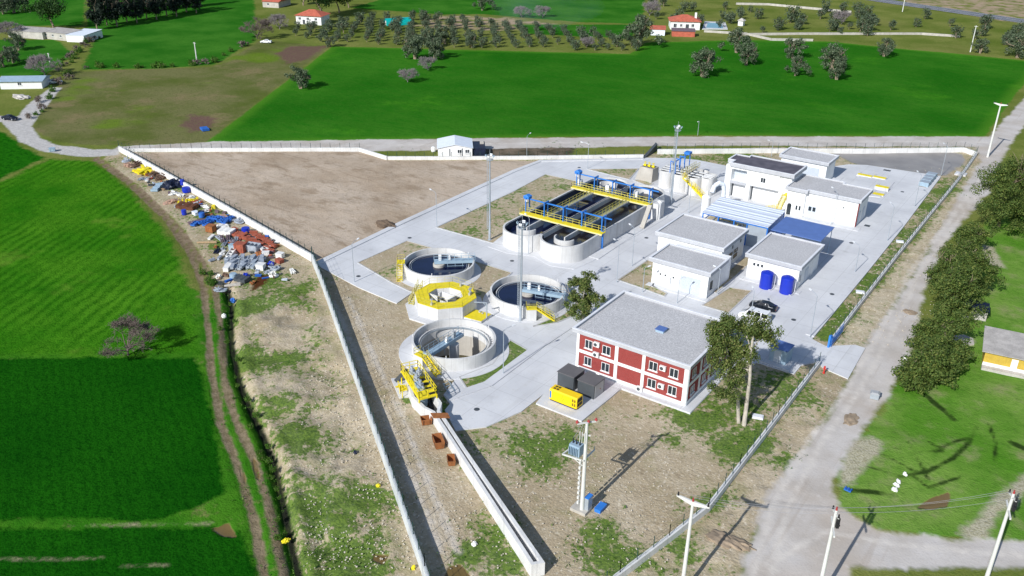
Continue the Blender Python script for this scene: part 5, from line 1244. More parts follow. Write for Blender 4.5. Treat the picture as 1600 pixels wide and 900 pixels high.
for bx, by, tx, ty, ax, ay, lab in LAMPS:
    b = S(bx, by); h = min(7.5, max(4.2, tall(bx, by, ty))); e = S(ax, ay, h)-Vector((b.x, b.y, h)); e.z = 0; L = max(.8, min(1.8, e.length)); e = e.normalized()
    rz = math.atan2(e.y, e.x)
    t = thing('street_lamp', lab, 'street lamp', (b.x, b.y, .05), rz, group='street lamps of the yard')
    MB().cyl((0, 0, 0), (0, 0, h), .075, .05, 8).tube([(0, 0, h), (L*.4, 0, h+.22), (L, 0, h+.3)], .035, 6).build('pole', M['steel'], t)
    MB().obox((L+.2, 0, h+.3), (.6, .26, .12), 0, 0, rad(-6)).build('lamp_head', M['lampw'], t)
# ------------------------------------------------------------------ boundary walls with mesh fence
def bwall(label, pts, H=1.4, w=.45, fence=1.5, mat='whitewall', off=.0, tint='fencegreen'):
    c = pts[len(pts)//2]
    T = thing('perimeter_wall', label, 'wall', (c[0], c[1], 0), world=True)
    m = MB(); n = len(pts); A, B = [], []
    for i, p in enumerate(pts):
        a = Vector(pts[max(0, i-1)]); b = Vector(pts[min(n-1, i+1)]); d = (b-a).normalized(); k = Vector((-d.y, d.x))*w/2
        A.append((p[0]+k.x, p[1]+k.y)); B.append((p[0]-k.x, p[1]-k.y))
    for i in range(n-1): m.prism([A[i], A[i+1], B[i+1], B[i]], -.5, H)
    m.build('wall', M[mat], T)
    if not fence: return
    wires = MB(); npost = 0
    for a, b in zip(pts, pts[1:]):
        a, b = Vector((*a, H)), Vector((*b, H)); L = (b-a).length; k = max(1, round(L/2.5))
        for i in range(k+1):
            if npost > 94: break
            p = a.lerp(b, i/k); MB().bar(p-Vector((0, 0, .05)), p+Vector((0, 0, fence)), .07).build('fence_post', M[tint], T); npost += 1
        for j in range(4): wires.bar(a+Vector((0, 0, .08+j*(fence-.15)/3)), b+Vector((0, 0, .08+j*(fence-.15)/3)), .012)
        q = max(1, int(L/1.25))
        for i in range(q): p = a.lerp(b, i/q); wires.bar(p+Vector((0, 0, .05)), p+Vector((0, 0, fence-.05)), .008)
    wires.build('fence_mesh', M[tint], T)
bwall('white boundary wall with mesh fence beside the scrap heaps', W([(187, 236), (345, 325), (430, 374), (488, 408)]))
bwall('long boundary wall with mesh fence running down to the bottom edge left of the inlet channel', W([(489, 410), (505, 450), (560, 607), (609, 745), (664, 903), (700, 1010)]), H=1.7, w=.34, fence=1.7, mat='bwall')
bwall('low white back wall along the track behind the bare yard', W([(187, 237), (300, 236.5), (440, 236), (562, 235.5)]), H=.9, fence=1.3)
bwall('short slanting piece of low white wall at the edge of the bare yard', W([(562, 236), (605, 249.5)]), H=.9, fence=0)
bwall('low white back wall in front of the small prefab hut', W([(606, 249), (720, 249), (840, 248), (1005, 246)]), H=.8, fence=1.2)
bwall('white back wall behind the process buildings and mud patch', W([(1027, 240), (1200, 238.5), (1350, 239), (1505, 237), (1525, 244)]), H=1.2, fence=1.5)
bwall('right boundary wall with green mesh fence from the back corner to the blue gate', W([(1525, 243), (1497, 283), (1400, 404), (1296, 539)]), H=.8, fence=1.6)
bwall('right boundary wall with green mesh fence below the gate', W([(1279, 571), (1215, 655), (1155, 733), (1107, 796), (1045, 845), (968, 903), (880, 970)]), H=.8, fence=1.6)
g = S(1294, 543); T = thing('sliding_gate', 'blue steel sliding gate leaf standing at the yard entrance', 'gate', (g.x, g.y, 0), world=True)
MB().bar((g.x, g.y, 0), (g.x, g.y, 2.2), .3).box(g.x-.2, g.x+.2, g.y+.2, g.y+.9, 0, 1.9).build('gate_post', M['blue'], T)
m = MB()
for z in (.3, 1.0, 1.7): m.bar((g.x+.35, g.y, z), (g.x+.35, g.y+6.5, z), .08)
for i in range(14): m.bar((g.x+.35, g.y+i*.5, .3), (g.x+.35, g.y+i*.5, 1.7), .05)
m.build('gate_leaf', M['blue'], T)
r = S(1287, 583); T = thing('fire_hydrant', 'small red standpipe on the verge by the gate', 'hydrant', (r.x, r.y, 0)); MB().lathe((0, 0, 0), [(.2, 0), (.2, .08), (.11, .1), (.11, .95), (.16, 1.0), (.16, 1.15), (.06, 1.25)], 12).cyl((-.28, 0, .8), (.28, 0, .8), .07, n=8).build('standpipe', M['redpaint'], T)
r = S(1366, 621); T = thing('concrete_block', 'pale grey cabinet block standing on gravel road verge below the gate', 'block', (r.x, r.y, 0), rad(10)); MB().box(-.6, .6, -.6, .6, 0, .8).build('block_body', M['steel'], T); MB().add([(-.68, -.68, .8), (.68, -.68, .8), (.68, .68, .8), (-.68, .68, .8), (-.4, -.4, .98), (.4, -.4, .98), (.4, .4, .98), (-.4, .4, .98)], [(0, 1, 5, 4), (1, 2, 6, 5), (2, 3, 7, 6), (3, 0, 4, 7), (4, 5, 6, 7), (3, 2, 1, 0)]).build('lid', M['kioskdoor'], T)
# ------------------------------------------------------------------ vehicles
def vehicle(name, label, loc, rz, st, paint, cat, glass_idx, wheels, rw=.32, group=None):
    """st: stations (x, z_bottom, z_belt, half_belt, z_top, half_top), front first at -x"""
    T = thing(name, label, cat, loc, rz, group)
    b = MB(); n = len(st); vs = []
    for x, zb, zl, wl, zt, wt in st: vs += [(x, -wl*.94, zb), (x, -wl, (zb+zl)*.5), (x, -wl*.98, zl), (x, -wt, zt), (x, wt, zt), (x, wl*.98, zl), (x, wl, (zb+zl)*.5), (x, wl*.94, zb)]
    fs = [(8*i+k, 8*i+(k+1) % 8, 8*(i+1)+(k+1) % 8, 8*(i+1)+k) for i in range(n-1) for k in range(8)]+[tuple(range(8)), tuple(8*(n-1)+k for k in range(7, -1, -1))]
    b.add(vs, fs); body = b.build('body', paint, T, smooth=True)
    i0, i1, i2, i3 = glass_idx           # cowl, roof front, roof rear, rear base
    def quad(P, nm, off):
        c = sum((Vector(p) for p in P), Vector())/len(P); nrm = (Vector(P[1])-Vector(P[0])).cross(Vector(P[2])-Vector(P[0])).normalized()
        if nrm.dot(c-Vector((0, 0, .6))) < 0: nrm = -nrm
        Q = [c+(Vector(p)-c)*.88+nrm*off for p in P]
        m = MB().add(Q+[q-nrm*.03 for q in Q], [tuple(range(len(P)))]+[(i, (i+1) % len(P), len(P)+(i+1) % len(P), len(P)+i) for i in range(len(P))]); m.build(nm, M['carwin'], T)
    L = lambda i, s, top: (st[i][0], s*(st[i][5] if top else st[i][3]*.98), st[i][4] if top else st[i][2])
    quad([L(i0, -1, 1), L(i0, 1, 1), L(i1, 1, 1), L(i1, -1, 1)], 'windscreen', .02)
    quad([L(i3, -1, 1), L(i3, 1, 1), L(i2, 1, 1), L(i2, -1, 1)], 'rear_window', .02)
    xs = [st[i1][0]+(st[i2][0]-st[i1][0])*t for t in (0, .36, .68, 1)]
    for s in (-1, 1):
        for j in range(3):
            zt, wt, zl, wl = st[i1][4], st[i1][5], st[i1][2], st[i1][3]*.98
            xa = xs[j]-(.35 if j == 0 else -.03); xb = xs[j+1]+(.3 if j == 2 else -.03)
            quad([(xa, s*wl, zl), (xb, s*wl, zl), (xs[j+1]-.03, s*wt, zt), (xs[j]+.03, s*wt, zt)], 'side_window', .025)
        for x in wheels:
            w = MB().cyl((x, s*(st[2][3]-.2), rw), (x, s*(st[2][3]+.02), rw), rw, n=18).build('wheel', M['tyre'], T)
            MB().cyl((x, s*(st[2][3]+.02), rw), (x, s*(st[2][3]+.035), rw), rw*.6, n=12).build('rim', M['steel'], w)
        h = MB().obox((st[0][0]+.1, s*st[0][3]*.72, st[0][2]-.02), (.25, .34, .14)); h.build('headlight', M['lampw'], T)
        h = MB().obox((st[-1][0]-.04, s*st[-1][3]*.78, st[-1][2]-.05), (.12, .26, .16)); h.build('tail_light', M['redpaint'], T)
        MB().obox((st[i0][0]+.35, s*(st[i0][3]+.12), st[i0][2]+.08), (.14, .22, .14)).build('wing_mirror', paint, T)
    return T
SEDAN = [(-2.36, .3, .52, .70, .58, .55), (-2.2, .22, .66, .84, .74, .66), (-1.25, .2, .86, .89, .95, .74), (-.35, .2, .93, .9, 1.42, .56), (.85, .2, .94, .9, 1.43, .56), (1.75, .22, .95, .88, 1.03, .7), (2.25, .26, .86, .84, .96, .68), (2.36, .36, .6, .72, .66, .58)]
VAN = [(-2.62, .35, .66, .8, .74, .66), (-2.45, .28, .86, .92, .96, .76), (-1.75, .26, 1.08, .95, 1.2, .8), (-1.0, .26, 1.14, .96, 1.94, .78), (2.3, .26, 1.14, .96, 1.94, .78), (2.52, .28, 1.12, .95, 1.5, .84), (2.6, .34, .8, .9, .9, .8)]
p = S(1181, 500); vehicle('van', 'white passenger van parked beside the dark car in the yard', (-2.0, 31.7, .05), rad(2), VAN, M['carwhite'], 'van', (2, 3, 4, 6), (-1.7, 1.6), .34)
vehicle('parked_car', 'dark sedan parked beside the white van in the yard', (-2.3, 36.6, .05), rad(4), SEDAN, M['cardark'], 'car', (2, 3, 4, 5), (-1.42, 1.38))
p = S(16, 187); vehicle('parked_car', 'dark blue car on the lane at the left edge', (p.x, p.y, 0), rad(200), SEDAN, M['carnavy'], 'car', (2, 3, 4, 5), (-1.42, 1.38))
p = S(86, 130); vehicle('parked_car', 'white car on the lane beside the blue roofed hut', (p.x, p.y, 0), rad(240), SEDAN, M['carwhite'], 'car', (2, 3, 4, 5), (-1.42, 1.38))
p = S(416, 67); vehicle('parked_car', 'white car parked at the orchard edge by the bare tree', (p.x, p.y, 0), rad(30), SEDAN, M['carwhite'], 'car', (2, 3, 4, 5), (-1.42, 1.38))
# ------------------------------------------------------------------ right yard equipment
def yard_kit():
    y0 = S(1350, 293)
    def basin_cover(px, py, w, d, h, lab):
        p = S(px, py); t = thing('covered_chamber', lab, 'chamber', (p.x, p.y, .05), group='yellow lidded chambers in the rear yard')
        MB().box(-w/2, w/2, -d/2, d/2, 0, h).build('chamber_wall', M['wallcon'], t); MB().box(-w/2+.1, w/2-.1, -d/2+.1, d/2-.1, h+.003, h+.08).build('chamber_lid', M['yellow'], t)
        MB().bar((-w/2+.1, d/2-.1, h), (-w/2+.1, d/2-.1, h+1.4), .06).bar((w/2-.1, d/2-.1, h), (w/2-.1, d/2-.1, h+1.4), .06).build('vent_pipe', M['kioskdoor'], t)
    basin_cover(1351, 276, 3.6, 1.5, .35, 'yellow lidded chamber nearest the rear hall'); basin_cover(1374, 279.5, 3.2, 1.5, .35, 'yellow lidded chamber right of the one nearest the rear hall')
    basin_cover(1377.5, 297, 3.2, 1.6, .8, 'raised yellow lidded chamber on the rear yard slab'); basin_cover(1372.5, 304.5, 2.6, 1.6, .15, 'flush yellow lid at the front of the rear yard slab')
    t = thing('rear_slab', 'raised plain concrete slab with dark edge in the rear yard', 'slab', tuple(S(1370, 290)), world=True)
    MB().prism(W([(1322, 300), (1345, 272), (1372, 276), (1398, 285), (1386, 300), (1375, 309), (1345, 306)]), -.1, .2).build('slab', M['pave'], t)
    for i in range(4):
        a = S(1444+3.6*i, 291-4.3*i); tt = thing('pallet_stack', 'grey stack of wrapped pallets in the row at the right footway', 'pallet stack', (a.x, a.y, .05), rad(-3), group='grey pallet stacks by the right wall')
        MB().box(-1.1, 1.1, -1.0, 1.0, .14, 1.15).build('load', M['bluegrey'], tt)
        m = MB()
        for x in (-1, 0, .9): m.box(x, x+.12, -1, 1, 0, .1)
        m.box(-1.1, 1.1, -1, -.85, .1, .135).box(-1.1, 1.1, .85, 1, .1, .135).build('pallet', M['woodp'], tt)
        MB().box(-1.12, 1.12, -1.02, 1.02, 1.152, 1.2).build('wrap', M['steel'], tt)
    for px, py, w, lab in ((1386, 266.5, 1.6, 'small dark drain grate on the rear yard edge'), (1355, 353, 1.0, 'small dark drain grate in front of the white workshop corner')):
        p = S(px, py); m = MB().box(p.x-w/2, p.x+w/2, p.y-.5, p.y+.5, .03, .065); m.box(p.x-w/2-.08, p.x+w/2+.08, p.y-.58, p.y+.58, .02, .06); one('drain_grate', m, M['kiosk'], lab, 'drain', loc=(p.x, p.y, 0))
    p = S(1506, 273); one('manhole_cover', MB().box(p.x-2, p.x+.6, p.y-1.3, p.y+1.3, -.1, .22).box(p.x-1.6, p.x+.2, p.y-.9, p.y+.9, .22, .3), M['pave'], 'pale concrete manhole outside the right wall near the back corner', 'manhole', loc=(p.x, p.y, 0))
    for px, py, lab in ((1344, 457, 'pale flat concrete cover on the verge inside right wall, below pump house'), (1406, 378, 'pale flat concrete cover on the verge inside right wall, level with the workshop'), (1184, 652, 'small white tray on the grass by the twin trunk tree')):
        p = S(px, py); m = MB().obox((p.x, p.y, .1), (1.5, 1.1, .22), .3); m.obox((p.x, p.y, .24), (1.2, .8, .06), .3); one('concrete_cover', m, M['copetop'], lab, 'cover', loc=(p.x, p.y, 0))
yard_kit()
# ------------------------------------------------------------------ huts and houses
def gable(name, label, a, w, d, h, rise, rz, wallm, roofm, over=.3, wins=(), ridge='y', cat='house', hip=False, doors=()):
    T = thing(name, label, cat, (a[0], a[1], 0), rz)
    MB().box(-w/2, w/2, -d/2, d/2, -.3, h).build('wall', wallm, T)
    W2, D2 = w/2+over, d/2+over; m = MB(); t = .12
    if hip: r = max(.0, (w-d)/2) if w > d else 0; ps = [(-W2, -D2, h), (W2, -D2, h), (W2, D2, h), (-W2, D2, h), (-r, 0, h+rise), (r, 0, h+rise)]; fs = [(0, 1, 5, 4), (1, 2, 5), (2, 3, 4, 5), (3, 0, 4), (3, 2, 1, 0)]
    elif ridge == 'y': ps = [(-W2, -D2, h), (W2, -D2, h), (W2, D2, h), (-W2, D2, h), (0, -D2, h+rise), (0, D2, h+rise)]; fs = [(0, 4, 5, 3), (4, 1, 2, 5), (0, 1, 4), (2, 3, 5), (3, 2, 1, 0)]
    elif ridge == 'x': ps = [(-W2, -D2, h), (W2, -D2, h), (W2, D2, h), (-W2, D2, h), (-W2, 0, h+rise), (W2, 0, h+rise)]; fs = [(0, 1, 5, 4), (4, 5, 2, 3), (1, 2, 5), (0, 4, 3), (3, 2, 1, 0)]
    else: ps = [(-W2, -D2, h), (W2, -D2, h), (W2, D2, h+rise), (-W2, D2, h+rise), (-W2, -D2, h+t), (W2, -D2, h+t), (W2, D2, h+rise+t), (-W2, D2, h+rise+t)]; fs = [(3, 2, 1, 0), (4, 5, 6, 7), (0, 1, 5, 4), (1, 2, 6, 5), (2, 3, 7, 6), (3, 0, 4, 7)]
    m.add(ps, fs); m.build('roof', roofm, T)
    for x, z, ww, hh in wins: win(T, '-y', x, z, ww, hh, -d/2)
    for x, ww, hh in doors: MB().box(x, x+ww, -d/2-.05, -d/2, 0, hh).build('door', M['kiosk'], T)
    return T
# white prefab hut behind the back wall: long axis along its own front
a, b = S(684.5, 245.5), S(738, 245); rz = math.atan2(b.y-a.y, b.x-a.x); c = (a+b)/2+Vector((-math.sin(rz), math.cos(rz), 0))*4.5
H = thing('prefab_hut', 'white prefab hut with pale gabled roof behind the low back wall', 'hut', (c.x, c.y, 0), rz)
L = (b-a).length
m = MB().box(-L/2, L/2, -4.2, 4.2, -.2, 2.3); m.add([(-L/2, -4.2, 2.3), (L/2, -4.2, 2.3), (0, -4.2, 3.15), (-L/2, 4.2, 2.3), (L/2, 4.2, 2.3), (0, 4.2, 3.15)], [(0, 1, 2), (5, 4, 3)]); m.build('wall', M['frame'], H)
q = L/2+.25; MB().add([(-q, -4.5, 2.25), (0, -4.5, 3.22), (q, -4.5, 2.25), (q, 4.5, 2.25), (0, 4.5, 3.22), (-q, 4.5, 2.25), (-q, -4.5, 2.33), (0, -4.5, 3.3), (q, -4.5, 2.33), (q, 4.5, 2.33), (0, 4.5, 3.3), (-q, 4.5, 2.33)], [(6, 7, 10, 11), (7, 8, 9, 10), (0, 1, 7, 6), (1, 2, 8, 7), (3, 4, 10, 9), (4, 5, 11, 10), (2, 3, 9, 8), (5, 0, 6, 11), (5, 4, 1, 0), (4, 3, 2, 1)]).build('roof', M['whiteroof'], H)
win(H, '-y', .6, .9, 1.1, 1.0, -4.2); win(H, '-y', 2.6, .9, 1.1, 1.0, -4.2); MB().box(-1.5, -1.3, -4.26, -4.2, .0, 2.1).build('door_edge', M['kiosk'], H); MB().box(1.75, 1.95, -4.26, -4.2, 0, 2.2).build('downpipe', M['kiosk'], H)
c2 = c+Vector((math.cos(rz), math.sin(rz), 0))*(L/2+2.0)
t = thing('dark_shelter', 'dark tarpaulin shelter joined to the right end of the prefab hut', 'shelter', (c2.x, c2.y, 0), rz); MB().box(-1.8, 1.5, -3.6, 3, -.2, 2.0).build('cover', M['navyj'], t); MB().box(.2, 1.2, .2, 1.6, 2.0, 2.7).build('water_drum', M['oldwall'], t)
p = S(677, 237); t = thing('satellite_dish', 'white round tank on a stand left of the prefab hut', 'tank', (p.x, p.y, 0)); MB().lathe((0, 0, 0), [(.5, 0), (.6, .3), (.6, 1.1), (.3, 1.4)], 14).build('tank_body', M['frame'], t)
t['label'] = 'small white drum left of the prefab hut'; t.name = 'white_drum'
# ochre hut at the right edge
K = gable('ochre_hut', 'ochre walled hut with old metal sheet roof at the right edge', (37.2, 42.4), 10.5, 7, 2.6, .7, rad(8), M['yelwall'], M['greyroof'], .5, (), 'shed', 'hut')
MB().box(-5.3, 5.3, -4.6, -3.5, -.2, .25).build('doorstep', M['oldwall'], K); MB().box(-5.26, 5.26, -3.55, -3.5, 0, .75).build('white_plinth', M['frame'], K)
for x in (-1.5, 1.0): MB().box(x, x+.9, -3.56, -3.5, .25, 2.2).build('door', M['frame'], K)
MB().box(1.9, 3.1, -3.55, -3.5, 1.0, 2.0).build('window', M['glass'], K)
c = S(1517, 494); gable('small_shed', 'small shed with dark blue roof half hidden behind roadside trees', (c.x+.4, c.y+.6), 3.6, 3, 1.7, .2, rad(10), M['oldwall'], M['navyj'], .25, (), 'shed', 'shed')
t = thing('concrete_slab', 'bare concrete slab on the grass right of the roadside trees', 'slab', tuple(S(1503, 533)), world=True); MB().prism(W([(1488, 526), (1505, 524), (1520, 530), (1522, 539), (1505, 541), (1487, 537)]), -.2, .18).build('slab', M['rawcon'], t)
# farm huts top left
c = S(32, 137); FH = gable('farm_hut', 'white farm hut with long pale blue roof beside the lane', (c.x-1, c.y+2.5), 13, 8, 2.4, 1.0, rad(42), M['frame'], M['bluegrey'], .6, ((-1, 1.1, 1.2, 1.0),), 'x', 'hut')
gable('farm_barn', 'longest old barn of three at the top left, dusty white walls', (-346, 97.5), 17, 8, 2.6, .5, rad(21), M['oldwall'], M['greyroof'], .2, (), 'shed', 'barn')
gable('farm_barn', 'middle old barn of three at the top left, with small dark windows', (-333.5, 103.5), 14, 8.5, 2.7, .4, rad(12), M['oldwall'], M['greyroof'], .2, ((-5, 1.1, 1.0, 1.0), (-1, 1.1, 1.0, 1.0), (3.4, 1.1, 1.0, 1.0)), 'shed', 'barn')
gable('farm_shed', 'small white shed with bright flat roof, right end of the barn row', (-323.5, 107.5), 8, 13, 2.6, .4, rad(25), M['frame'], M['whiteroof'], .2, (), 'shed', 'shed')
Hh = gable('country_house', 'white country house with red hipped roof at the orchard by dark trees', (-281.5, 196.5), 12.5, 9.5, 3.8, 2.3, rad(22), M['render'], M['rooftile'], .7, ((-5, 1.9, 1.3, 1.2), (-1, 1.9, 1.3, 1.2), (3.0, 1.9, 1.3, 1.2)), 'x', 'house', True, ((-3, 1.2, 2.0), (1.5, 1.6, 1.6)))
gable('country_house', 'small red roofed cottage at the top edge left of the hipped house', (-335, 222), 9, 13, 2.8, 2.0, rad(20), M['oldwall'], M['rooftile'], .5, ((-2, 1.0, 1.2, 1.1),), 'x', 'house')
Hh = gable('country_house', 'white villa with bright red hipped roof and pool', (-139.5, 297), 13.5, 11, 3.6, 2.4, rad(30), M['render'], M['rooftile'], .7, ((-5.4, .8, 1.5, 1.8), (2.8, 1.2, 1.3, 1.4), (-2.4, 1.2, 1.1, 1.3)), 'x', 'house', True, ((.2, 1.5, 2.4),))
MB().box(4.5, 5.4, -1, 0, 4.0, 7.0).build('chimney', M['render'], Hh)
gable('outbuilding', 'low brick red outbuilding in front of the villa', (-130.5, 276.8), 10, 5, 2.3, .5, rad(29), M['rooftile'], M['purplej'], .3, (), 'shed', 'outbuilding')
gable('garden_shed', 'small red roofed garden shed left of the villa', (-141, 272.5), 6.5, 5, 2.5, .9, rad(26), M['whiteroof'], M['rooftile'], .3, (), 'shed', 'shed')
t = thing('swimming_pool', 'blue swimming pool with pale paving right of the villa', 'pool', tuple(S(1116, 41)), world=True)
MB().prism(W([(1097, 46), (1101, 34), (1133, 35), (1137, 46)]), -.1, .25).build('pool_deck', M['pave'], t); MB().prism(W([(1103, 44), (1106, 36.5), (1127, 37), (1130, 45)]), .2, .27).build('water', M['pool'], t)
c = S(1158, 40); t = thing('garden_shelter', 'small white garden shelter right of the pool', 'shelter', (c.x, c.y, 0)); MB().box(-1.2, 1.2, -1.2, 1.2, 0, 2.4).build('wall', M['frame'], t); MB().add([(-1.7, -1.7, 2.4), (1.7, -1.7, 2.4), (1.7, 1.7, 2.4), (-1.7, 1.7, 2.4), (0, 0, 3.6)], [(0, 1, 4), (1, 2, 4), (2, 3, 4), (3, 0, 4), (3, 2, 1, 0)]).build('roof', M['oldwall'], t)
c = S(622, 38); t = thing('polytunnel', 'bright teal sheeted tunnel among the orchard trees', 'greenhouse', (c.x, c.y, 0), rad(60)); n = 10
MB().add([(x, 3.2*math.cos(math.pi*i/n), 3.0*math.sin(math.pi*i/n)) for x in (-6, 6) for i in range(n+1)], [(i, i+1, n+2+i, n+1+i) for i in range(n)]+[tuple(range(n+1)), tuple(range(2*n+1, n, -1))]).build('cover', M['tealt'], t); MB().box(-6.06, -6, -.8, .8, 0, 2).build('door', M['frame'], t)
# far stone walls and the highway
for pts, lab, hh in ((W([(1330, 20), (1200, 8), (1150, 7)]), 'low pale boundary wall along the far orchard lane, upper one', 1.0), (W([(1160, 55), (1250, 54), (1440, 54), (1500, 58)]), 'long low pale boundary wall behind the olive field', .9), (W([(1100, 50), (1165, 54), (1205, 63), (1270, 64)]), 'pale garden wall and rubble at the far field edge by the villa', .9)):
    m = MB()
    for a, b in zip(pts, pts[1:]): m.bar((*a, hh/2-.2), (*b, hh/2-.2), .5, hh+.4)
    one('stone_wall', m, M['oldwall'], lab, 'wall', loc=(*pts[0], 0))
hw = W([(1290, -12), (1420, 7), (1660, 42)]); o = MB()
n = []
for p_ in hw: n.append(p_)
d = (Vector(hw[2])-Vector(hw[0])).normalized(); k = Vector((-d.y, d.x))*6.5
ext = Vector(hw[0])-d*500, Vector(hw[2])+d*500
MB().add([(ext[0].x-k.x, ext[0].y-k.y, .06), (ext[1].x-k.x, ext[1].y-k.y, .06), (ext[1].x+k.x, ext[1].y+k.y, .06), (ext[0].x+k.x, ext[0].y+k.y, .06)], [(0, 1, 2, 3)]).build('highway', M['asphalt'], kind='structure')
m = MB()
for s in (-.9, .9, 0): 
    kk = k*s; a_ = ext[0]+kk; b_ = ext[1]+kk; u = d.x*.12, d.y*.12; w_ = Vector((-d.y, d.x))*.12
    m.add([(a_.x-w_.x, a_.y-w_.y, .065), (b_.x-w_.x, b_.y-w_.y, .065), (b_.x+w_.x, b_.y+w_.y, .065), (a_.x+w_.x, a_.y+w_.y, .065)], [(0, 1, 2, 3)])
m.build('road_marking', M['frame'], kind='structure')
# ------------------------------------------------------------------ scrap along the left wall
def JA(a, b): return S(190+a/7.5, 240+b/7.5)
def JB(a, b): return S(290+a/7.5, 340+b/7.5)
rj = random.Random(5)
def junk(kind, p, size, m, lab, cat, group=None, rz=None, z=0, rng=rj):
    rz = rng.uniform(0, 3.1) if rz is None else rz; l, w, h = (q*.88 for q in size); b = MB()
    nm = cat.replace(' ', '_')
    for u, v in (('frame', 'scrap'), ('casing', 'scrap'), ('panel', 'board'), ('cabinet', 'locker'), ('sheet', 'scrap_sheet'), ('beam', 'scrap_beam'), ('plank', 'scrap_plank'), ('slab', 'scrap_slab'), ('plate', 'scrap_plate'), ('machine_part', 'machine_scrap')): nm = nm.replace(u, v) if u in nm else nm
    if kind == 'frame':
        t = .14
        for y in (-w/2, w/2): b.bar((-l/2, y, h/2), (l/2, y, h/2), t, h)
        for i in range(4): b.bar((-l/2+l*i/3, -w/2, h/2), (-l/2+l*i/3, w/2, h/2), t, h*.8)
    elif kind == 'beam': b.obox((0, 0, h/2), (l, w*.3, h), 0, 0, rng.uniform(-.05, .12)).obox((0, 0, h*.9), (l, w, h*.2), 0, 0, 0).obox((0, 0, h*.1), (l, w, h*.2))
    elif kind == 'crate':
        b.box(-l/2, l/2, -w/2, w/2, 0, h*.92).box(-l/2-.05, l/2+.05, -w/2-.05, w/2+.05, h*.92, h)
        for x in (-.3, .3): b.box(x*l-.05, x*l+.05, -w/2-.04, w/2+.04, .02, h*.9)
    elif kind == 'drum': b.lathe((0, 0, 0), [(l*.92, 0), (l, .1*h), (l, .32*h), (l*1.05, .35*h), (l, .38*h), (l, .62*h), (l*1.05, .65*h), (l, .68*h), (l, .95*h), (l*.9, h)], 16)
    elif kind == 'sheet':
        n = 7
        vs = [(-l/2+l*i/n, -w/2+w*j, h+.12*math.sin(i*2.1+j)+.25*h*j) for i in range(n+1) for j in (0, 1)]; vs += [(x, y, 0.02) for x, y, z_ in vs]
        N = 2*(n+1); b.add(vs, [(2*i, 2*i+2, 2*i+3, 2*i+1) for i in range(n)]+[(2*i, N+2*i, N+2*i+2, 2*i+2) for i in range(n)]+[(2*i+1, 2*i+3, N+2*i+3, N+2*i+1) for i in range(n)]+[(0, 1, N+1, N), (N-2, 2*N-2, 2*N-1, N-1)])
    elif kind == 'pile':
        for i in range(9): b.obox((rng.uniform(-l/2, l/2)*.8, rng.uniform(-w/2, w/2)*.8, rng.uniform(.1, h)), (rng.uniform(.5, 1)*l*.5, rng.uniform(.12, .3), rng.uniform(.1, .25)), rng.uniform(0, 3), rng.uniform(-.3, .3), rng.uniform(-.3, .3))
        b.blob((0, 0, h*.15), min(l, w)*.5, 2, .4, (l/min(l, w), w/min(l, w), .8*h/min(l, w)), rng.random()*9)
    elif kind == 'heap': b.blob((0, 0, 0), 1, 3, .35, (l/2, w/2, h), rng.random()*9, 2.2)
    elif kind == 'bundle':
        for i in range(7): b.cyl((-l/2, (i-3)*w/7, .1+.12*(i % 2)), (l/2, (i-3)*w/7+rng.uniform(-.2, .2), .1+.16*(i % 3)), .09, n=6)
    o = b.build(nm, M[m]); o.location = (p.x, p.y, z); o.rotation_euler = (0, 0, rz)
    return settag(o, lab, cat, group)
junk('pile', JA(60, 90), (3, 2, 1), 'greyj', 'grey scrap at the far end of the scrap row by the white wall corner', 'scrap heap')
junk('pile', JA(85, 140), (4, 2.6, .9), 'pinkj', 'brown timber heap left of the yellow beams', 'timber heap')
junk('pile', JA(175, 140), (4, 2.2, 1.1), 'brownj', 'dark brown scrap heap against the white wall behind the yellow beams', 'scrap heap')
for i, (a, b, r) in enumerate(((205, 215, .3), (240, 210, 1.2), (270, 215, .5), (300, 215, 2.4), (250, 240, 2.0), (225, 240, .1), (280, 195, 1.0), (315, 225, .2), (260, 190, 2.7))):
    junk('beam', JA(a, b), (4.2, .8, .45), 'yellowj', 'yellow steel beam in the crossed yellow heap near the far wall corner', 'yellow beam', 'yellow beams in the far scrap heap', r, .12*i % .5)
junk('pile', JA(380, 255), (4, 3, 1), 'brownj', 'mixed brown debris between yellow heap and black bales', 'debris heap'); junk('pile', JA(460, 290), (4, 2.4, 1.1), 'brownj', 'dark debris leaning on the white wall beside black bales', 'debris heap'); junk('pile', JA(300, 295), (4.5, 1.6, .35), 'greyj', 'low grey timber scraps on the grass below the yellow heap', 'timber scraps')
junk('sheet', JA(418, 405), (5.5, 1.8, .5), 'bluegrey', 'long blue grey metal sheet lying below the black bales', 'metal sheet', None, rad(-52))
junk('heap', JA(560, 400), (3.2, 3, 1.9), 'navyj', 'black bale nearer the field, one of a pair by the white wall', 'black bale'); junk('heap', JA(640, 375), (4.6, 3, 1.9), 'navyj', 'black bale tight against the white wall beside blue drum', 'black bale')
junk('drum', JA(722, 395), (.6, 1, 1.5), 'tankblue', 'light blue drum on end by the white wall', 'blue drum', None, 0, .6); junk('drum', JA(762, 450), (1.05, 1, 1.3), 'tankblue', 'wide bright blue tub below the blue drum at the wall', 'blue tub')
for a, b, lab in ((610, 475, 'grey rubble lump left of the three below the blue tub'), (685, 490, 'grey rubble lump in the middle of three below the blue tub'), (820, 520, 'grey rubble lump right of the three below the blue tub')): junk('pile', JA(a, b), (2.6, 1.6, .6), 'whitej', lab, 'rubble')
junk('heap', JA(585, 570), (4, 2.6, .8), 'pinkj', 'pinkish earth heap left of the cream planks', 'earth heap')
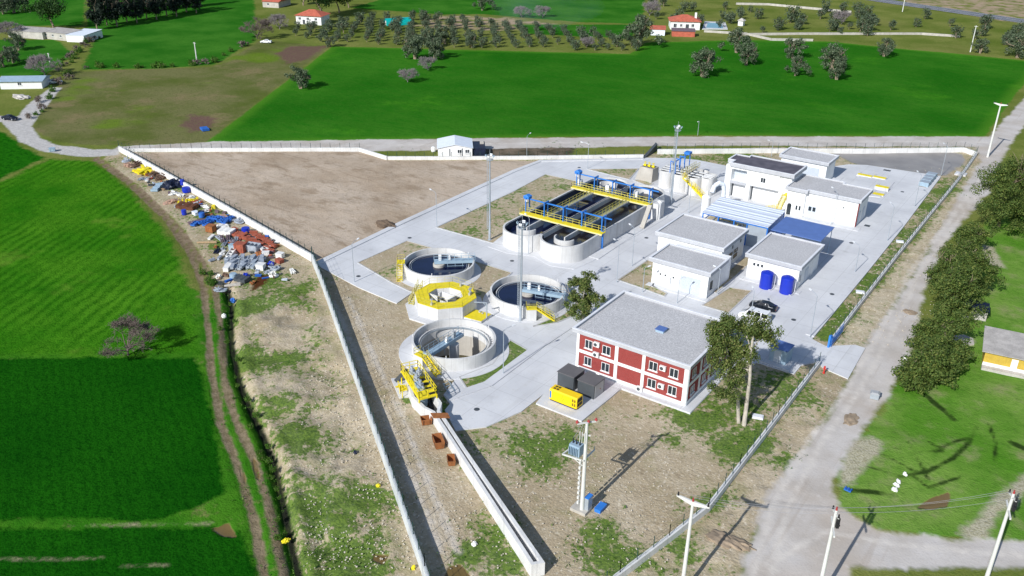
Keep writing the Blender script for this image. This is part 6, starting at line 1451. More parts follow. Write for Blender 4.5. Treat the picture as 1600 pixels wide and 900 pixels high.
for i in range(5): junk('beam', JA(670+i*22, 568+i*4), (3.6, .4, .3), 'woodp' if i % 2 else 'yellowj', 'cream and yellow plank in the stack above the rusty sheet', 'plank', 'planks above the rusty sheet', rad(-40), .05*i)
for i in range(4): junk('beam', JA(800+i*20, 560-(i % 2)*12), (2.8, .4, .35), 'yellowj', 'yellow beam lying right of the cream planks', 'yellow beam', 'yellow beams beside the planks', rad(20+30*i), .1)
junk('sheet', JA(770, 635), (5, 2.6, .8), 'rustdk', 'dark rusty sheet propped below the cream planks', 'rusty sheet', None, rad(18)); junk('pile', JA(670, 630), (2.6, 1.5, .6), 'greyj', 'grey scraps at the left end of the rusty sheet', 'scrap heap')
junk('drum', JA(735, 715), (.6, 1, 1.3), 'tankblue', 'blue barrel standing alone toward the track', 'blue barrel'); junk('crate', JA(872, 715), (1.8, 1.2, .8), 'whiteroof', 'white box left of dark crate, above the blue pipes', 'white box'); junk('crate', JA(932, 712), (1.5, 1.2, .8), 'navyj', 'dark navy crate right of the white box', 'navy crate'); junk('drum', JA(942, 745), (.7, 1, 1.2), 'bluej', 'blue barrel next to the navy crate', 'blue barrel')
for a, b, lab in ((990, 630, 'pale scraps on grass at the upper end of the grass gap'), (985, 680, 'pale scraps on grass at the lower end of the grass gap')): junk('pile', JA(a, b), (2.2, 1.3, .5), 'whitej', lab, 'scrap heap')
junk('bundle', JA(1080, 632), (2.8, .8, .3), 'yellowj', 'yellow pipes leaning at the wall above the grass gap', 'pipe bundle', None, rad(-35)); junk('sheet', JA(1020, 718), (1.8, 1.1, .15), 'rust', 'small rusty plate on the grass gap', 'rusty plate')
for i, (a, b) in enumerate(((1040, 790), (1060, 770), (1090, 775), (1120, 770), (1150, 765), (960, 820), (1000, 830), (860, 835), (1180, 810), (1230, 790), (1265, 770), (1215, 815))): junk('frame', JA(a, b), (2.3, 1.0, .5), 'bluej', 'blue tubular frame in the blue scrap patch', 'blue frame', 'blue frames in the scrap row', None, .1*(i % 3))
junk('heap', JA(900, 800), (5, 3.2, .35), 'purplej', 'flat dark ash heap under the blue frames', 'ash heap'); junk('crate', JA(1205, 750), (2.6, 1.1, .5), 'pinkj', 'tan packing case above the blue frames by the wall', 'packing case'); junk('pile', JA(1180, 855), (3, 2, .7), 'whitej', 'pale scraps below the blue frames', 'scrap heap'); junk('pile', JA(1380, 800), (3.4, 2, .9), 'greyj', 'grey pink rubble tight against the wall before the terracotta frames', 'rubble')
junk('crate', JB(300, 158), (1.9, 1.7, 1.5), 'rust', 'square rusty tank standing alone left of white panel', 'rusty tank', None, .3); junk('sheet', JB(483, 188), (3.6, 2.3, .9), 'whitej', 'large white panel tilted up in the scrap yard', 'white panel', None, rad(15)); junk('crate', JB(302, 237), (2.6, .6, .4), 'whitej', 'white plank box at the track side of the scrap yard', 'plank', None, rad(-62)); junk('drum', JB(708, 172), (.95, 1, 1.2), 'tankblue', 'bright blue barrel among the terracotta frames', 'blue barrel')
for i in range(28):
    u = (i % 14)/13; r2 = i//14
    p = JB(640+u*400+r2*-40+rj.uniform(-14, 14), 110+u*240+r2*60+rj.uniform(-12, 12)) if i > 4 else JB(600+i*28, 215+i*12)
    junk('beam' if i % 3 else 'frame', p, (1.9, .7, .6), 'terra', 'terracotta red steel frame in the row along the white wall', 'red frame', 'terracotta frames along the wall', rad(20)+rj.uniform(-.5, .5), .15*(i % 3))
junk('crate', JB(650, 395), (2.3, 1.9, 2.0), 'rust', 'big red steel container standing tall in the middle of the scrap', 'red container', None, .35); bpy.context.scene.collection.objects[-1].data.materials[0] = M['terra']
for i in range(7): junk('bundle', JB(400+i*34, 250+(i % 3)*26), (3.4, 1.1, .4), 'purplej' if i % 2 else 'greyj', 'bundle of violet grey rods in the scrap yard', 'rod bundle', 'rod bundles in the scrap yard', rad(-40)+rj.uniform(-.4, .4), .15*(i % 2))
junk('frame', JB(540, 440), (4.4, 1.1, .9), 'whitej', 'long white open frame with dark inside, left of red container', 'open frame', None, rad(-55)); junk('crate', JB(562, 375), (1.6, 1.3, 1.3), 'bluegrey', 'pale blue cabinet left of the red container', 'cabinet', None, .4); junk('frame', JB(790, 385), (3, 2, 1.6), 'greyj', 'grey shelf frame right of the red container', 'shelf frame', None, .3)
for i in range(34):
    a = 490+(i % 12)*38+rj.uniform(-12, 12); b = 500+(i//12)*48+rj.uniform(-14, 14)
    junk(('beam', 'frame', 'crate')[i % 3], JB(a, b), (2.1, .65, .55), 'greyj' if i % 4 else 'steel', 'grey metal casing in the dense grey scrap heap', 'metal casing', 'grey casings in the scrap heap', rad(-55)+rj.uniform(-.35, .35), .2*(i % 3))
for a, b, lab in ((900, 390, 'white block upper left of three below the terracotta frames'), (958, 382, 'white block upper right of three below the terracotta frames'), (940, 436, 'white block lowest of three below the terracotta frames')): junk('crate', JB(a, b), (1.5, 1.0, .8), 'whitej', lab, 'white block')
junk('heap', JB(870, 440), (2.4, 1.6, .7), 'rust', 'rusty heap beside the white blocks', 'rust heap'); junk('crate', JB(1110, 466), (1.5, 1.3, 1.1), 'whitej', 'beige cube box standing alone near the wall corner', 'beige box', None, .3); junk('crate', JB(1102, 524), (1.6, 1.2, .8), 'terra', 'rust red box in front of the beige cube', 'rusty box')
junk('pile', JB(1045, 610), (2.4, 2.2, 1.5), 'greyj', 'grey machine part with dark top near the wall corner', 'machine part'); junk('pile', JB(1030, 690), (1.8, 1.6, 1.1), 'whitej', 'pale machine part in front of the grey one near the corner', 'machine part'); junk('heap', JB(1003, 546), (1.9, 1.3, .6), 'tankblue', 'bright blue tarp lump right of the cream box', 'blue tarp'); junk('heap', JB(708, 695), (2.2, 1.5, .8), 'tankblue', 'crumpled bright blue tarp at the front of the scrap', 'blue tarp')
junk('drum', JB(562, 715), (.75, 1, 1.2), 'bluegrey', 'pale blue barrel at the front left of the scrap', 'pale blue barrel'); junk('sheet', JB(662, 742), (2.8, 1.8, .7), 'kiosk', 'dark slab propped at the front of the scrap', 'dark slab', None, .2); junk('crate', JB(885, 605), (1.7, 1.5, 1.3), 'whitej', 'cream box beside blue tarp at the right of the grey scrap', 'cream box', None, .4); junk('crate', JB(500, 600), (3.2, 1.1, .9), 'whitej', 'long pale ribbed box at the lower left of the grey scrap', 'ribbed box', None, rad(-58))
junk('bundle', JB(370, 400), (2.5, 1.2, .5), 'navyj', 'dark blue bundle at the left of the scrap', 'dark bundle'); junk('crate', JB(432, 425), (1.8, .5, .5), 'whitej', 'narrow white box at the left of the scrap', 'narrow box', None, rad(-70)); junk('crate', JB(400, 480), (1.8, .5, .5), 'greyj', 'narrow grey box below the narrow white one', 'narrow box', None, rad(-60))
junk('heap', JB(390, 703), (1.1, 1.1, .8), 'whitej', 'white round ball bale on the grass by the track', 'white ball'); junk('bundle', JB(1255, 635), (2.6, .8, .3), 'whitej', 'pale planks on the stony ground by the wall corner', 'plank bundle', None, rad(-30)); junk('bundle', JB(250, 300), (4.5, .2, .2), 'woodp', 'long pale pole on the ground toward the track', 'pole', None, rad(35)); junk('bundle', JB(550, 800), (3.2, .3, .2), 'oldwall', 'pale pole lying at the front of the scrap', 'pole', None, rad(50))
junk('pile', JB(410, 855), (2.2, 1.4, .4), 'greyj', 'grey scraps beside the rut below the scrap yard', 'scrap heap')
for px, py, s, mm, lab, cat, kind in ((364, 469, (1.0, .8, .5), 'bluej', 'blue bag lying at the head of the dark ditch', 'blue bag', 'heap'), (350, 494, (.9, .9, .5), 'whitej', 'white lump on the grass between rut and ditch', 'white lump', 'heap'), (446, 845, (.7, 1.1, .25), 'yellowj', 'yellow plastic sack beside the lower end of the ditch', 'yellow sack', 'heap'), (591, 759, (.6, .6, .3), 'yellowj', 'small yellow sack on soil left of the long wall', 'yellow sack', 'heap'), (646, 887, (.5, .7, .3), 'yellowj', 'small yellow scrap near the bottom end of the long wall', 'yellow scrap', 'heap'), (555, 707, (.8, .5, .3), 'navyj', 'dark blue scrap on stony soil left of the long wall', 'blue scrap', 'heap'), (320, 203, (3.2, 2.2, .6), 'bluej', 'blue sheet lying at the edge of the far brown field', 'blue sheet', 'sheet'), (82, 236, (1.6, 1.2, 1.0), 'bluegrey', 'small green grey box at the lane bend', 'box', 'crate'),
      (1325, 766, (1.0, .7, .2), 'bluej', 'blue sheet scrap on the grass by the road bend', 'blue scrap', 'sheet'), (1398, 765, (.8, .8, .3), 'whitej', 'lowest white bag in the row on the right grass', 'white bag', 'heap'), (1401, 758, (1.0, .6, .25), 'whitej', 'second lowest white bag on the right grass', 'white bag', 'heap'), (1404, 752, (.9, .5, .2), 'whitej', 'third white bag from the bottom on the right grass', 'white bag', 'heap'), (1414, 741, (.5, .7, .3), 'whitej', 'topmost white bag on the right grass', 'white bag', 'heap'),
      (1414, 561, (.9, .9, .5), 'whitej', 'white sack at the foot of the roadside trees', 'white sack', 'heap'), (741, 850, (.7, .7, .35), 'whitej', 'small white stone left of the inlet channel', 'stone', 'heap'), (1166, 247, (1, 1, .3), 'whitej', 'pale stone on grass by the rear hall', 'stone', 'heap')):
    junk(kind, S(px, py), s, mm, lab, cat)
# small odds and ends strewn between the larger scrap
ODD = ('greyj', 'whitej', 'terra', 'bluej', 'brownj', 'rust', 'purplej', 'greyj', 'woodp', 'kiosk')
for i in range(110):
    u = rj.random()**.8; a = JA(120+u*1100, 200+u*560); b_ = JB(380+rj.random()*720, 180+rj.random()*560)
    q = b_ if i % 3 else a; q = q+Vector((rj.gauss(0, .9), rj.gauss(0, .9), 0))
    junk(('pile', 'bundle', 'sheet', 'crate', 'beam')[i % 5], q, (rj.uniform(.8, 1.7), rj.uniform(.3, .9), rj.uniform(.15, .5)), ODD[(i*7) % 10], 'small loose piece of scrap strewn between the larger scrap along the white wall', 'scrap piece', 'small scrap pieces along the wall')
# inspection covers set in the paving
for i, (px, py) in enumerate(((560, 432), (640, 372), (735, 300), (800, 408), (905, 262), (890, 436), (930, 470), (1010, 372), (1145, 500), (1240, 500), (1300, 460), (1330, 380), (1410, 300), (800, 575), (745, 640))):
    q = S(px, py); one('inspection_cover', MB().lathe((q.x, q.y, .04), [(.42, 0), (.42, .03), (.36, .045)], 16), M['kiosk'], 'round dark inspection cover set flush in the pale yard paving', 'manhole cover', 'inspection covers in the paving', loc=(q.x, q.y, .04))
# rubble by the farm hut and loose earth
for px, py, s, mm, lab in ((33, 152, (7, 4, .8), 'oldwall', 'pale rubble heap below the farm hut'), (20, 136, (5, 3, 1), 'pinkj', 'brown and white debris heap against the farm hut front'), (604, 352, (4.5, 3, 1.0), 'earthdk', 'small dark soil mound on the bare yard by the road'), (1330, 655, (1.8, 3.4, .22), 'soilheap', 'brown soil heap on the gravel road'), (1131, 845, (4.4, 2.6, .45), 'soilheap', 'churned brown earth heap beside the road near the T pole'), (1153, 848, (3.6, 1.6, .35), 'soilheap', 'lower churned earth heap nearer the gravel road'), (1422, 487, (2.2, 1.8, .2), 'soilheap', 'reddish brown soil patch at the roadside trees')):
    o = MB().blob((0, 0, -.1), 1, 4, .3, (s[0]/2, s[1]/2, s[2]), px, 2.6); p = S(px, py); o = o.build('earth_heap', M[mm], smooth=True); o.location = (p.x, p.y, 0); settag(o, lab, 'heap')
# fallen pieces along the gravel edge: small stones as ground cover
st = MB(); rs = random.Random(11)
for _ in range(2600):
    u = rs.random()
    px, py = (rs.uniform(470, 640), rs.uniform(560, 890)) if u < .3 else (rs.uniform(640, 1050), rs.uniform(680, 890)) if u < .5 else (rs.uniform(1300, 1480), rs.uniform(260, 540)) if u < .8 else (rs.uniform(480, 600), rs.uniform(460, 890))
    p = S(px, py); pv_ = sd_poly(np.array([[p.x, p.y]]), PAVE)[0]
    if pv_ > -.3: continue
    r = rs.uniform(.03, .10); st.obox((p.x, p.y, .0), (r*2, r*1.5, r), rs.uniform(0, 3), rs.uniform(-.4, .4), rs.uniform(-.4, .4))
settag(st.build('loose_stones', M['stone']), 'pale loose stones scattered over the bare ground', 'stones', None, 'stuff')
# ------------------------------------------------------------------ trees
def leaf_mesh(name, clumps, n, size, mat, seed, up=.35, jitter=1.0, fill=.35):
    """leaf faces spread over many small clumps: shell-weighted so each clump has a lit and a shaded side"""
    r = np.random.RandomState(seed)
    c = np.array([q[:3] for q in clumps]); rad_ = np.array([q[3] for q in clumps]); sq = np.array([q[4] if len(q) > 4 else .85 for q in clumps])
    w = rad_**2; w = w/w.sum(); k = r.choice(len(c), n, p=w)
    d = r.normal(size=(n, 3)); d /= np.linalg.norm(d, axis=1)[:, None]
    s = np.where(r.rand(n) < fill, r.rand(n)**.5, 1-.25*r.rand(n)**2)
    pos = c[k]+d*(rad_[k]*s)[:, None]*np.stack([np.ones(n), np.ones(n), sq[k]], 1)+r.normal(size=(n, 3))*size*.6*jitter
    nr = d+r.normal(size=(n, 3))*.38; nr[:, 2] += up; nr /= np.linalg.norm(nr, axis=1)[:, None]
    t = r.normal(size=(n, 3)); t -= nr*(t*nr).sum(1)[:, None]; t /= np.linalg.norm(t, axis=1)[:, None]; b = np.cross(nr, t)
    L = size*(.6+.8*r.rand(n))[:, None]; Wd = L*(.45+.35*r.rand(n))[:, None]
    v = np.stack([pos-t*L*.5, pos-b*Wd*.5+nr*L*.08, pos+t*L*.5, pos+b*Wd*.5+nr*L*.08], 1).reshape(-1, 3).astype(np.float32)
    me = bpy.data.meshes.new(name); me.vertices.add(len(v)); me.vertices.foreach_set('co', v.ravel())
    me.loops.add(len(v)); me.loops.foreach_set('vertex_index', np.arange(len(v), dtype=np.int32)); me.polygons.add(n); me.polygons.foreach_set('loop_start', np.arange(0, 4*n, 4, dtype=np.int32))
    me.update(calc_edges=True); me.materials.append(mat); return me
def limb(m, p, d, L, r, depth, rng, tips, spread=.6, nseg=3, minr=.012, sides=6, up=.15, kids=(2, 3)):
    p = Vector(p); d = Vector(d).normalized()
    for i in range(nseg):
        q = p+d*(L/nseg); r2 = r*(1-.28/nseg*1.2)
        m.cyl(p, q, r, r2, sides if r > .08 else 4 if r > .03 else 3, caps=False); p = q; r = r2
        d = (d+Vector((rng.gauss(0, .13), rng.gauss(0, .13), rng.gauss(0, .08)+up*.3))).normalized()
    tips.append((p.copy(), r))
    if depth > 0:
        for _ in range(rng.randint(*kids)):
            e = (d+Vector((rng.gauss(0, spread), rng.gauss(0, spread), rng.gauss(0, spread*.6)+up))).normalized()
            limb(m, p, e, L*rng.uniform(.6, .85), max(minr, r*rng.uniform(.55, .75)), depth-1, rng, tips, spread, nseg, minr, sides, up, kids)
def tree_proto(name, seed, H, R, leaf, bark, n, size, trunk=.3, stems=1, crown0=.25, lean=0, nclump=26, sq=.85, lobe=.3, flat=1.0, nlobe=0):
    """tapered trunk with limbs; crown of clumps in an uneven egg above crown0*H"""
    rng = random.Random(seed); m = MB(); tips = []
    for s in range(stems):
        a = rng.uniform(0, 6.28); ld = Vector((math.cos(a)*.18*(stems > 1)+lean, math.sin(a)*.18*(stems > 1), 1))
        limb(m, (0.25*math.cos(a)*(stems > 1), .25*math.sin(a)*(stems > 1), -.2), ld, H*.36, trunk, 3, rng, tips, .5, 3, .03, 8, .25)
    cl = []; zc = H*(crown0+(1-crown0)*.5); zr = H*(1-crown0)*.5
    for i in range(nclump):
        while True:
            x, y, z = (rng.uniform(-1, 1) for _ in range(3)); q = x*x+y*y+z*z
            if .12 < q < 1: break
        k = 1+lobe*mnoise.noise(Vector((x*1.7+seed, y*1.7, z*1.7)))*2
        cl.append((x*R*k*.82, y*R*k*.82, zc+z*zr*.86*flat, R*rng.uniform(.17, .36), sq))
    if nlobe:       # foliage gathered in separate heads with gaps between them
        cl = []
        for i in range(nlobe):
            a = 6.283*(i*.618+rng.uniform(-.08, .08)); t = (i+.5)/nlobe; zz = -0.85+1.75*t; rr = math.sqrt(max(.05, 1-(zz*.9)**2))*rng.uniform(.5, .8)*(1 if i % 4 else .25)
            lx, ly, lz, lr = R*rr*math.cos(a), R*rr*math.sin(a), zc+zz*zr*.78*flat, R*rng.uniform(.26, .42)
            for _ in range(max(4, nclump//nlobe)):
                cl.append((lx+rng.gauss(0, lr*.55), ly+rng.gauss(0, lr*.55), lz+rng.gauss(0, lr*.38), lr*rng.uniform(.32, .6), sq))
    return m, cl, leaf_mesh(name+'_crown', cl, n, size, leaf, seed)
def place_proto(name, label, cat, p, rz, trunk_mb, bark, crown_me, group=None, sc_=1.0, trunk_me=None):
    T = thing(name, label, cat, (p[0], p[1], -.05), rz, group); T.scale = (sc_,)*3
    o = trunk_mb.build('trunk', bark, T, smooth=True)
    c = bpy.data.objects.new('crown', crown_me); COL.objects.link(c); c.parent = T
    return T
# two eucalyptus in the plant
def eucalyptus():
    # beside the tank: one rounded loose crown
    m, cl, me = tree_proto('euc_a', 21, 10.6, 3.1, M['leaf_euc'], None, 11000, .29, .28, 1, .10, .02, 80, .9, .4, 1.0, 12)
    place_proto('eucalyptus_tree', 'shaggy eucalyptus beside the round tank at the office corner', 'tree', (-24.6, 12.6), 0, m, M['palebark'], me)
    # near the gate: two pale trunks, separate drooping crowns
    T = thing('eucalyptus_tree', 'tall twin trunk eucalyptus with pale bark on the grass between office and right wall', 'tree', (8.2, .8, 0), world=True)
    rng = random.Random(4); m = MB(); cl = []
    B0 = Vector((8.2, .8, 0)); ends = []
    for base, path, r in ((B0+Vector((-.45, .1, -.2)), [S(1153, 628, 3.2), S(1149, 600, 5.6), S(1140, 565, 9), S(1130, 525, 13)], .27), (B0+Vector((.35, 0, -.2)), [S(1167, 628, 3.2), S(1172, 588, 7.5), S(1173, 552, 11), S(1178, 515, 14.6)], .33)):
        p = base; rr = r
        for q in path: m.cyl(p, q, rr, rr*.8, 9, False); p = q; rr *= .8
        ends.append((path, rr))
    CL = [(1128, 530, 12.2, 1.7, 2.8, 30), (1117, 515, 13.3, .9, 1.6, 12), (1135, 506, 14.6, 1.0, 1.3, 12), (1181, 511, 14.6, 1.7, 1.1, 20), (1193, 527, 13.2, 1.3, .9, 12), (1164, 520, 13.2, 1.3, 1.5, 14), (1158, 547, 10.8, 1.0, 1.2, 9), (1146, 588, 7.6, 1.1, 1.5, 10), (1121, 612, 5.6, 1.0, 1.2, 7), (1116, 560, 9.8, .9, 1.7, 10), (1172, 556, 10.4, 1.0, 1.0, 8), (1150, 552, 10.2, 1.3, 1.6, 12), (1133, 575, 8.6, 1.0, 1.6, 10), (1160, 575, 8.6, 1.0, 1.2, 6), (1140, 622, 4.6, .8, .9, 5)]
    for px, py, z, s_, h_, n in CL:
        c = S(px, py, z); k = 0 if px < 1150 else 1; path, rr = ends[k]
        q = min(path, key=lambda v: (v-c).length+max(0, v.z-c.z)*3); m.tube([q, q.lerp(c, .5)+Vector((rng.gauss(0, .2), rng.gauss(0, .2), .3)), c], .07, 5)
        for _ in range(n): cl.append((c.x+rng.gauss(0, s_*.5), c.y+rng.gauss(0, s_*.5), c.z+rng.gauss(0, h_*.5), rng.uniform(.4, .85), 1.0))
    m.build('trunk', M['palebark'], T, smooth=True)
    cl = [(a-8.2, b-.8, c, d, e) for a, b, c, d, e in cl]
    me = leaf_mesh('euc_b_crown', cl, 24000, .27, M['leaf_euc'], 9, .2); c = bpy.data.objects.new('crown', me); COL.objects.link(c); c.parent = T
eucalyptus()
# big dark trees along the gravel road
ROAD_TREES = [((24.8, 105.5), 16.5, 6.8, 7500, 'largest dark tree at the corner of the back road, nearer part of the tall clump'), ((29.5, 112.5), 18.5, 6.2, 6000, 'tallest dark tree behind the corner clump at the right edge'), ((31.5, 101), 13, 5.2, 4500, 'dark tree on the right side of the corner clump at the picture edge'),
              (S2(1512, 390), 5.4, 3.2, 3200, 'round separate bush tree below the corner clump'), (S2(1478, 452), 8.0, 4.0, 4200, 'broad tree at the top of the long roadside row, left of its neighbour'), (S2(1510, 452), 8.0, 3.8, 4000, 'tree at the top right of the long roadside row'),
              (S2(1484, 490), 8.6, 4.3, 4600, 'tall dark tree in the middle of the roadside row by the small shed'), (S2(1500, 422), 6.0, 3.2, 3000, 'lower tree filling the row between the round bush and the tall middle tree'), (S2(1468, 572), 5.6, 3.2, 3000, 'small tree behind the lower end of the roadside row'), (S2(1458, 545), 6.3, 3.6, 3800, 'tree just below the gap in the roadside row'), (S2(1452, 598), 6.4, 3.7, 3800, 'tree second from the bottom of the roadside row, beside the bare slab'), (S2(1424, 606), 5.2, 2.7, 2800, 'lowest tree of the roadside row, nearest the grey block')]
for i, (p, H_, R_, n, lab) in enumerate(ROAD_TREES):
    m, cl, me = tree_proto('road_tree', 40+i, H_, R_*1.12, M['leaf_bush'], None, int(n*3), .32, .26, 2, .0, 0, 120, .8, .5, 1.0, 17)
    place_proto('roadside_tree', lab, 'tree', p, 0, m, M['bark'], me, 'dark trees along the gravel road')
# olives in the far field
protoO = []
for i in range(3):
    m, cl, me = tree_proto('olive', 70+i, 8.5, 4.6, M['leaf_olive'], None, 3400, .5, .4, 2, .04, 0, 48, .85, .45, 1.0, 9); protoO.append((m, me))
OL = [(1097, 119, 1.05, 'widest grey green olive tree, leftmost of the ones in the big green field'), (1151, 82, 1.0, 'upper olive tree of the left pair below the villa'), (1166, 101, .85, 'lower olive tree of the left pair below the villa'), (1238, 90, .85, 'upper olive tree of the middle pair in the field'), (1243, 118, .72, 'lower olive tree of the middle pair in the field'), (1299, 110, 1.02, 'upper olive tree of the right pair in the field'), (1307, 124, .75, 'lower olive tree of the right pair in the field'), (1381, 88, .75, 'single olive tree standing alone at the far field edge'), (1590, 90, 1.05, 'olive tree cut by the right picture edge'), (1531, 83, .65, 'olive tree beside the thin telegraph pole'), (998, 72, 1.3, 'tall olive tree clump left of the garden shed'), (648, 92, .95, 'left olive tree of the clump at the orchard edge'), (680, 92, .9, 'right olive tree of the clump at the orchard edge'), (672, 75, .8, 'upper olive tree of the clump at the orchard edge'), (695, 68, .8, 'olive tree just behind the orchard edge clump'), (737, 74, .6, 'small olive tree right of the orchard edge clump'), (644, 68, .6, 'small olive tree left behind the orchard edge clump'), (470, 138, .78, 'single dark round tree in the green field near the brown field'), (516, 73, .5, 'small round tree at the corner of the purple patch'), (754, 16, .9, 'dark tree in the upper green field')]
for i, (px, py, s, lab) in enumerate(OL):
    m, me = protoO[i % 3]; p = S(px, py)
    if i < 3: T0 = place_proto('olive_tree', lab, 'tree', (p.x, p.y), i*1.3, m, M['bark'], me, 'olive trees in the far field', s*1.15); protoO[i % 3] = (m, me); 
    if i < 3: globals().setdefault('OT', []).append(T0)
    else: dup(OT[i % 3], (p.x, p.y, -.05), i*1.7, lab, None, s*1.15)
# bare trees
def bare(seed, H_, mat, twigs=900):
    rng = random.Random(seed); m = MB(); tips = []
    limb(m, (0, 0, -.2), (0, 0, 1), H_*.12, H_*.03, 0, rng, tips)
    b = MB(); tt = []
    for _ in range(8):
        limb(b, (0, 0, H_*.09), (rng.gauss(0, .85), rng.gauss(0, .85), .8), H_*.24, H_*.017, 5, rng, tt, .55, 3, .024, 5, .08, (2, 3))
    rng.shuffle(tt)
    for p, r in tt[:twigs*2]:
        for _ in range(3): b.cyl(p, p+Vector((rng.gauss(0, .5), rng.gauss(0, .5), rng.gauss(.2, .4)))*(H_*.09), .022, .014, 3, False)
    return m, b
BT = []
for i, (sd_, mt) in enumerate(((3, 'twig'), (8, 'twigg'))):
    m, b = bare(sd_, 7, M[mt]); BT.append((m, b, M[mt]))
BARE = [(200, 554, 1.0, 0, 'bare leafless tree with long shadow in the near left field'), (637, 128, .85, 1, 'left grey leafless tree in the green field below the orchard'), (669, 109, .85, 1, 'right grey leafless tree beside the olive clump'), (402, 60, 1.5, 0, 'large bare tree at the left end of the orchard'), (70, 117, 1.3, 1, 'bare tree leaning over the farm hut roof'), (17, 58, 1.2, 1, 'bare tree before the longest barn'), (1315, 37, 1.1, 1, 'bare violet grey tree in the far right olive grove'), (815, 27, 1.0, 1, 'hazy bare tree at the upper field edge, left one'), (848, 27, 1.0, 1, 'hazy bare tree at the upper field edge, right one'), (1015, 24, 1.3, 1, 'bare bushy tree above the villa'), (437, 45, 1.2, 1, 'bare tree beside the white hipped roof house'), (916, 74, .8, 1, 'bare shrub tree at the lower edge of the orchard')]
BO = {}
for px, py, s, k, lab in BARE:
    p = S(px, py)
    if k not in BO:
        m, b, mt = BT[k]; T = thing('bare_tree', lab, 'tree', (p.x, p.y, 0), 0, 'leafless trees'); T.scale = (s,)*3; m.build('trunk', mt, T); b.build('branches', mt, T); BO[k] = T
    else: dup(BO[k], (p.x, p.y, 0), px*.7, lab, None, s)
# dark conifer belt top left
m, cl, me = tree_proto('pine', 90, 17, 3.6, M['leaf_dark'], None, 2400, .75, .35, 1, .06, 0, 26, 1.3, .25); PT = None
m2, cl2, me2 = tree_proto('pine2', 91, 14, 4.4, M['leaf_dark'], None, 2400, .75, .35, 1, .1, 0, 26, .9, .3); PT2 = None
belt = [(152+i*15.5, 46-i*2.6-(i % 2)*4) for i in range(11)]+[(160+i*22, 26-i*2.4) for i in range(8)]
for i, (px, py) in enumerate(belt):
    p = S(px, py); lab = 'dark evergreen in the dense belt beyond the upper left field'
    if i % 2 == 0:
        if PT is None: PT = place_proto('evergreen_tree', lab, 'tree', (p.x, p.y), 0, m, M['bark'], me, 'dark evergreens in the top left belt')
        else: dup(PT, (p.x, p.y, 0), i*1.1, None, None, .85+.3*((i*7) % 5)/5)
    else:
        if PT2 is None: PT2 = place_proto('evergreen_tree', lab, 'tree', (p.x, p.y), 0, m2, M['bark'], me2, 'dark evergreens in the top left belt')
        else: dup(PT2, (p.x, p.y, 0), i*1.1, None, None, .85+.3*((i*7) % 5)/5)
m, cl, me = tree_proto('stone_pine', 95, 15, 9.0, M['leaf_green'], None, 4200, .7, .5, 1, .3, 0, 34, .7, .35, .8)
p = S(84, 45); SP = place_proto('stone_pine', 'broad green pine with spreading crown behind the old barns', 'tree', (p.x, p.y), 0, m, M['bark'], me)
for px, py, s, lab in ((505, 27, 1.15, 'big dense green pine right of the white hipped roof house'), (530, 20, .9, 'green pine at the right of the house clump, upper'), (474, 8, .8, 'green pine behind the red roofed cottage'), (545, 12, .7, 'green pine at the right end of the house clump')):
    p = S(px, py); dup(SP, (p.x, p.y, 0), px*.3, lab, None, s)
for px, py, s, lab in ((5, 22, .6, 'green tree at the top left corner, left'), (22, 20, .7, 'green tree at the top left corner, middle'), (38, 16, .75, 'green tree at the top left corner, right'), (29, 78, .55, 'olive tree on the green plot above the farm hut, right'), (6, 104, .5, 'olive tree on the green plot above the farm hut, lower left'), (21, 98, .5, 'olive tree on the green plot above the farm hut, lower right')):
    p = S(px, py); dup(OT[int(px) % 3], (p.x, p.y, 0), px, lab, None, s*1.5)
# orchard: small trees in rows, and scattered grove top right
protoS = []
for i in range(3):
    m, cl, me = tree_proto('young', 110+i, 3.4, 1.7, M['leaf_small'], None, 420, .42, .13, 1, .12, 0, 12, .9, .4)
    protoS.append((m, me))
ST = []; rs = random.Random(3)
orchard = W([(440, 50), (560, 30), (690, 30), (800, 40), (985, 62), (1000, 80), (800, 78), (620, 72), (500, 66)]); grove = W([(1010, 8), (1180, 12), (1340, 18), (1600, 45), (1600, 78), (1480, 68), (1330, 58), (1165, 50), (1020, 30)])
cnt = 0
O_ = np.array(orchard); c0 = O_.mean(0); ra = rad(40)
pts = []
for i in range(-60, 61):
    for j in range(-60, 61):
        x, y = i*6.2+rs.gauss(0, .6), j*7.0+rs.gauss(0, .6); pts.append((c0[0]+x*math.cos(ra)-y*math.sin(ra), c0[1]+x*math.sin(ra)+y*math.cos(ra)))
pts = [p for p in pts]; ins = sd_poly(np.array(pts), orchard) > 0; A = [p for p, k in zip(pts, ins) if k and rs.random() < .93]
G_ = np.array(grove); lo, hi = G_.min(0), G_.max(0); B = []
while len(B) < 62:
    q = (rs.uniform(lo[0], hi[0]), rs.uniform(lo[1], hi[1]))
    if sd_poly(np.array([q]), grove)[0] > 0: B.append(q)
rs.shuffle(A); print('orchard', len(A)); A = A[:235]
for k, (lst, lab, grp, s0, s1) in enumerate(((A, 'small grey green young tree in the orchard rows', 'young orchard trees', .8, 1.25), (B, 'scattered olive tree in the grassy grove beyond the field', 'olive trees in the far grove', .9, 1.8))):
    for i, q in enumerate(lst):
        s = rs.uniform(s0, s1); s = s if rs.random() < .85 else s*1.35
        if len(ST) < 3 and k == 0:
            m, me = protoS[len(ST)]; ST.append(place_proto('young_tree', lab, 'tree', q, rs.uniform(0, 6), m, M['bark'], me, grp, s))
        else:
            d = dup(ST[i % 3], (q[0], q[1], -.05), rs.uniform(0, 6), lab, grp, s)
            if k == 1: d.name = 'grove_tree'
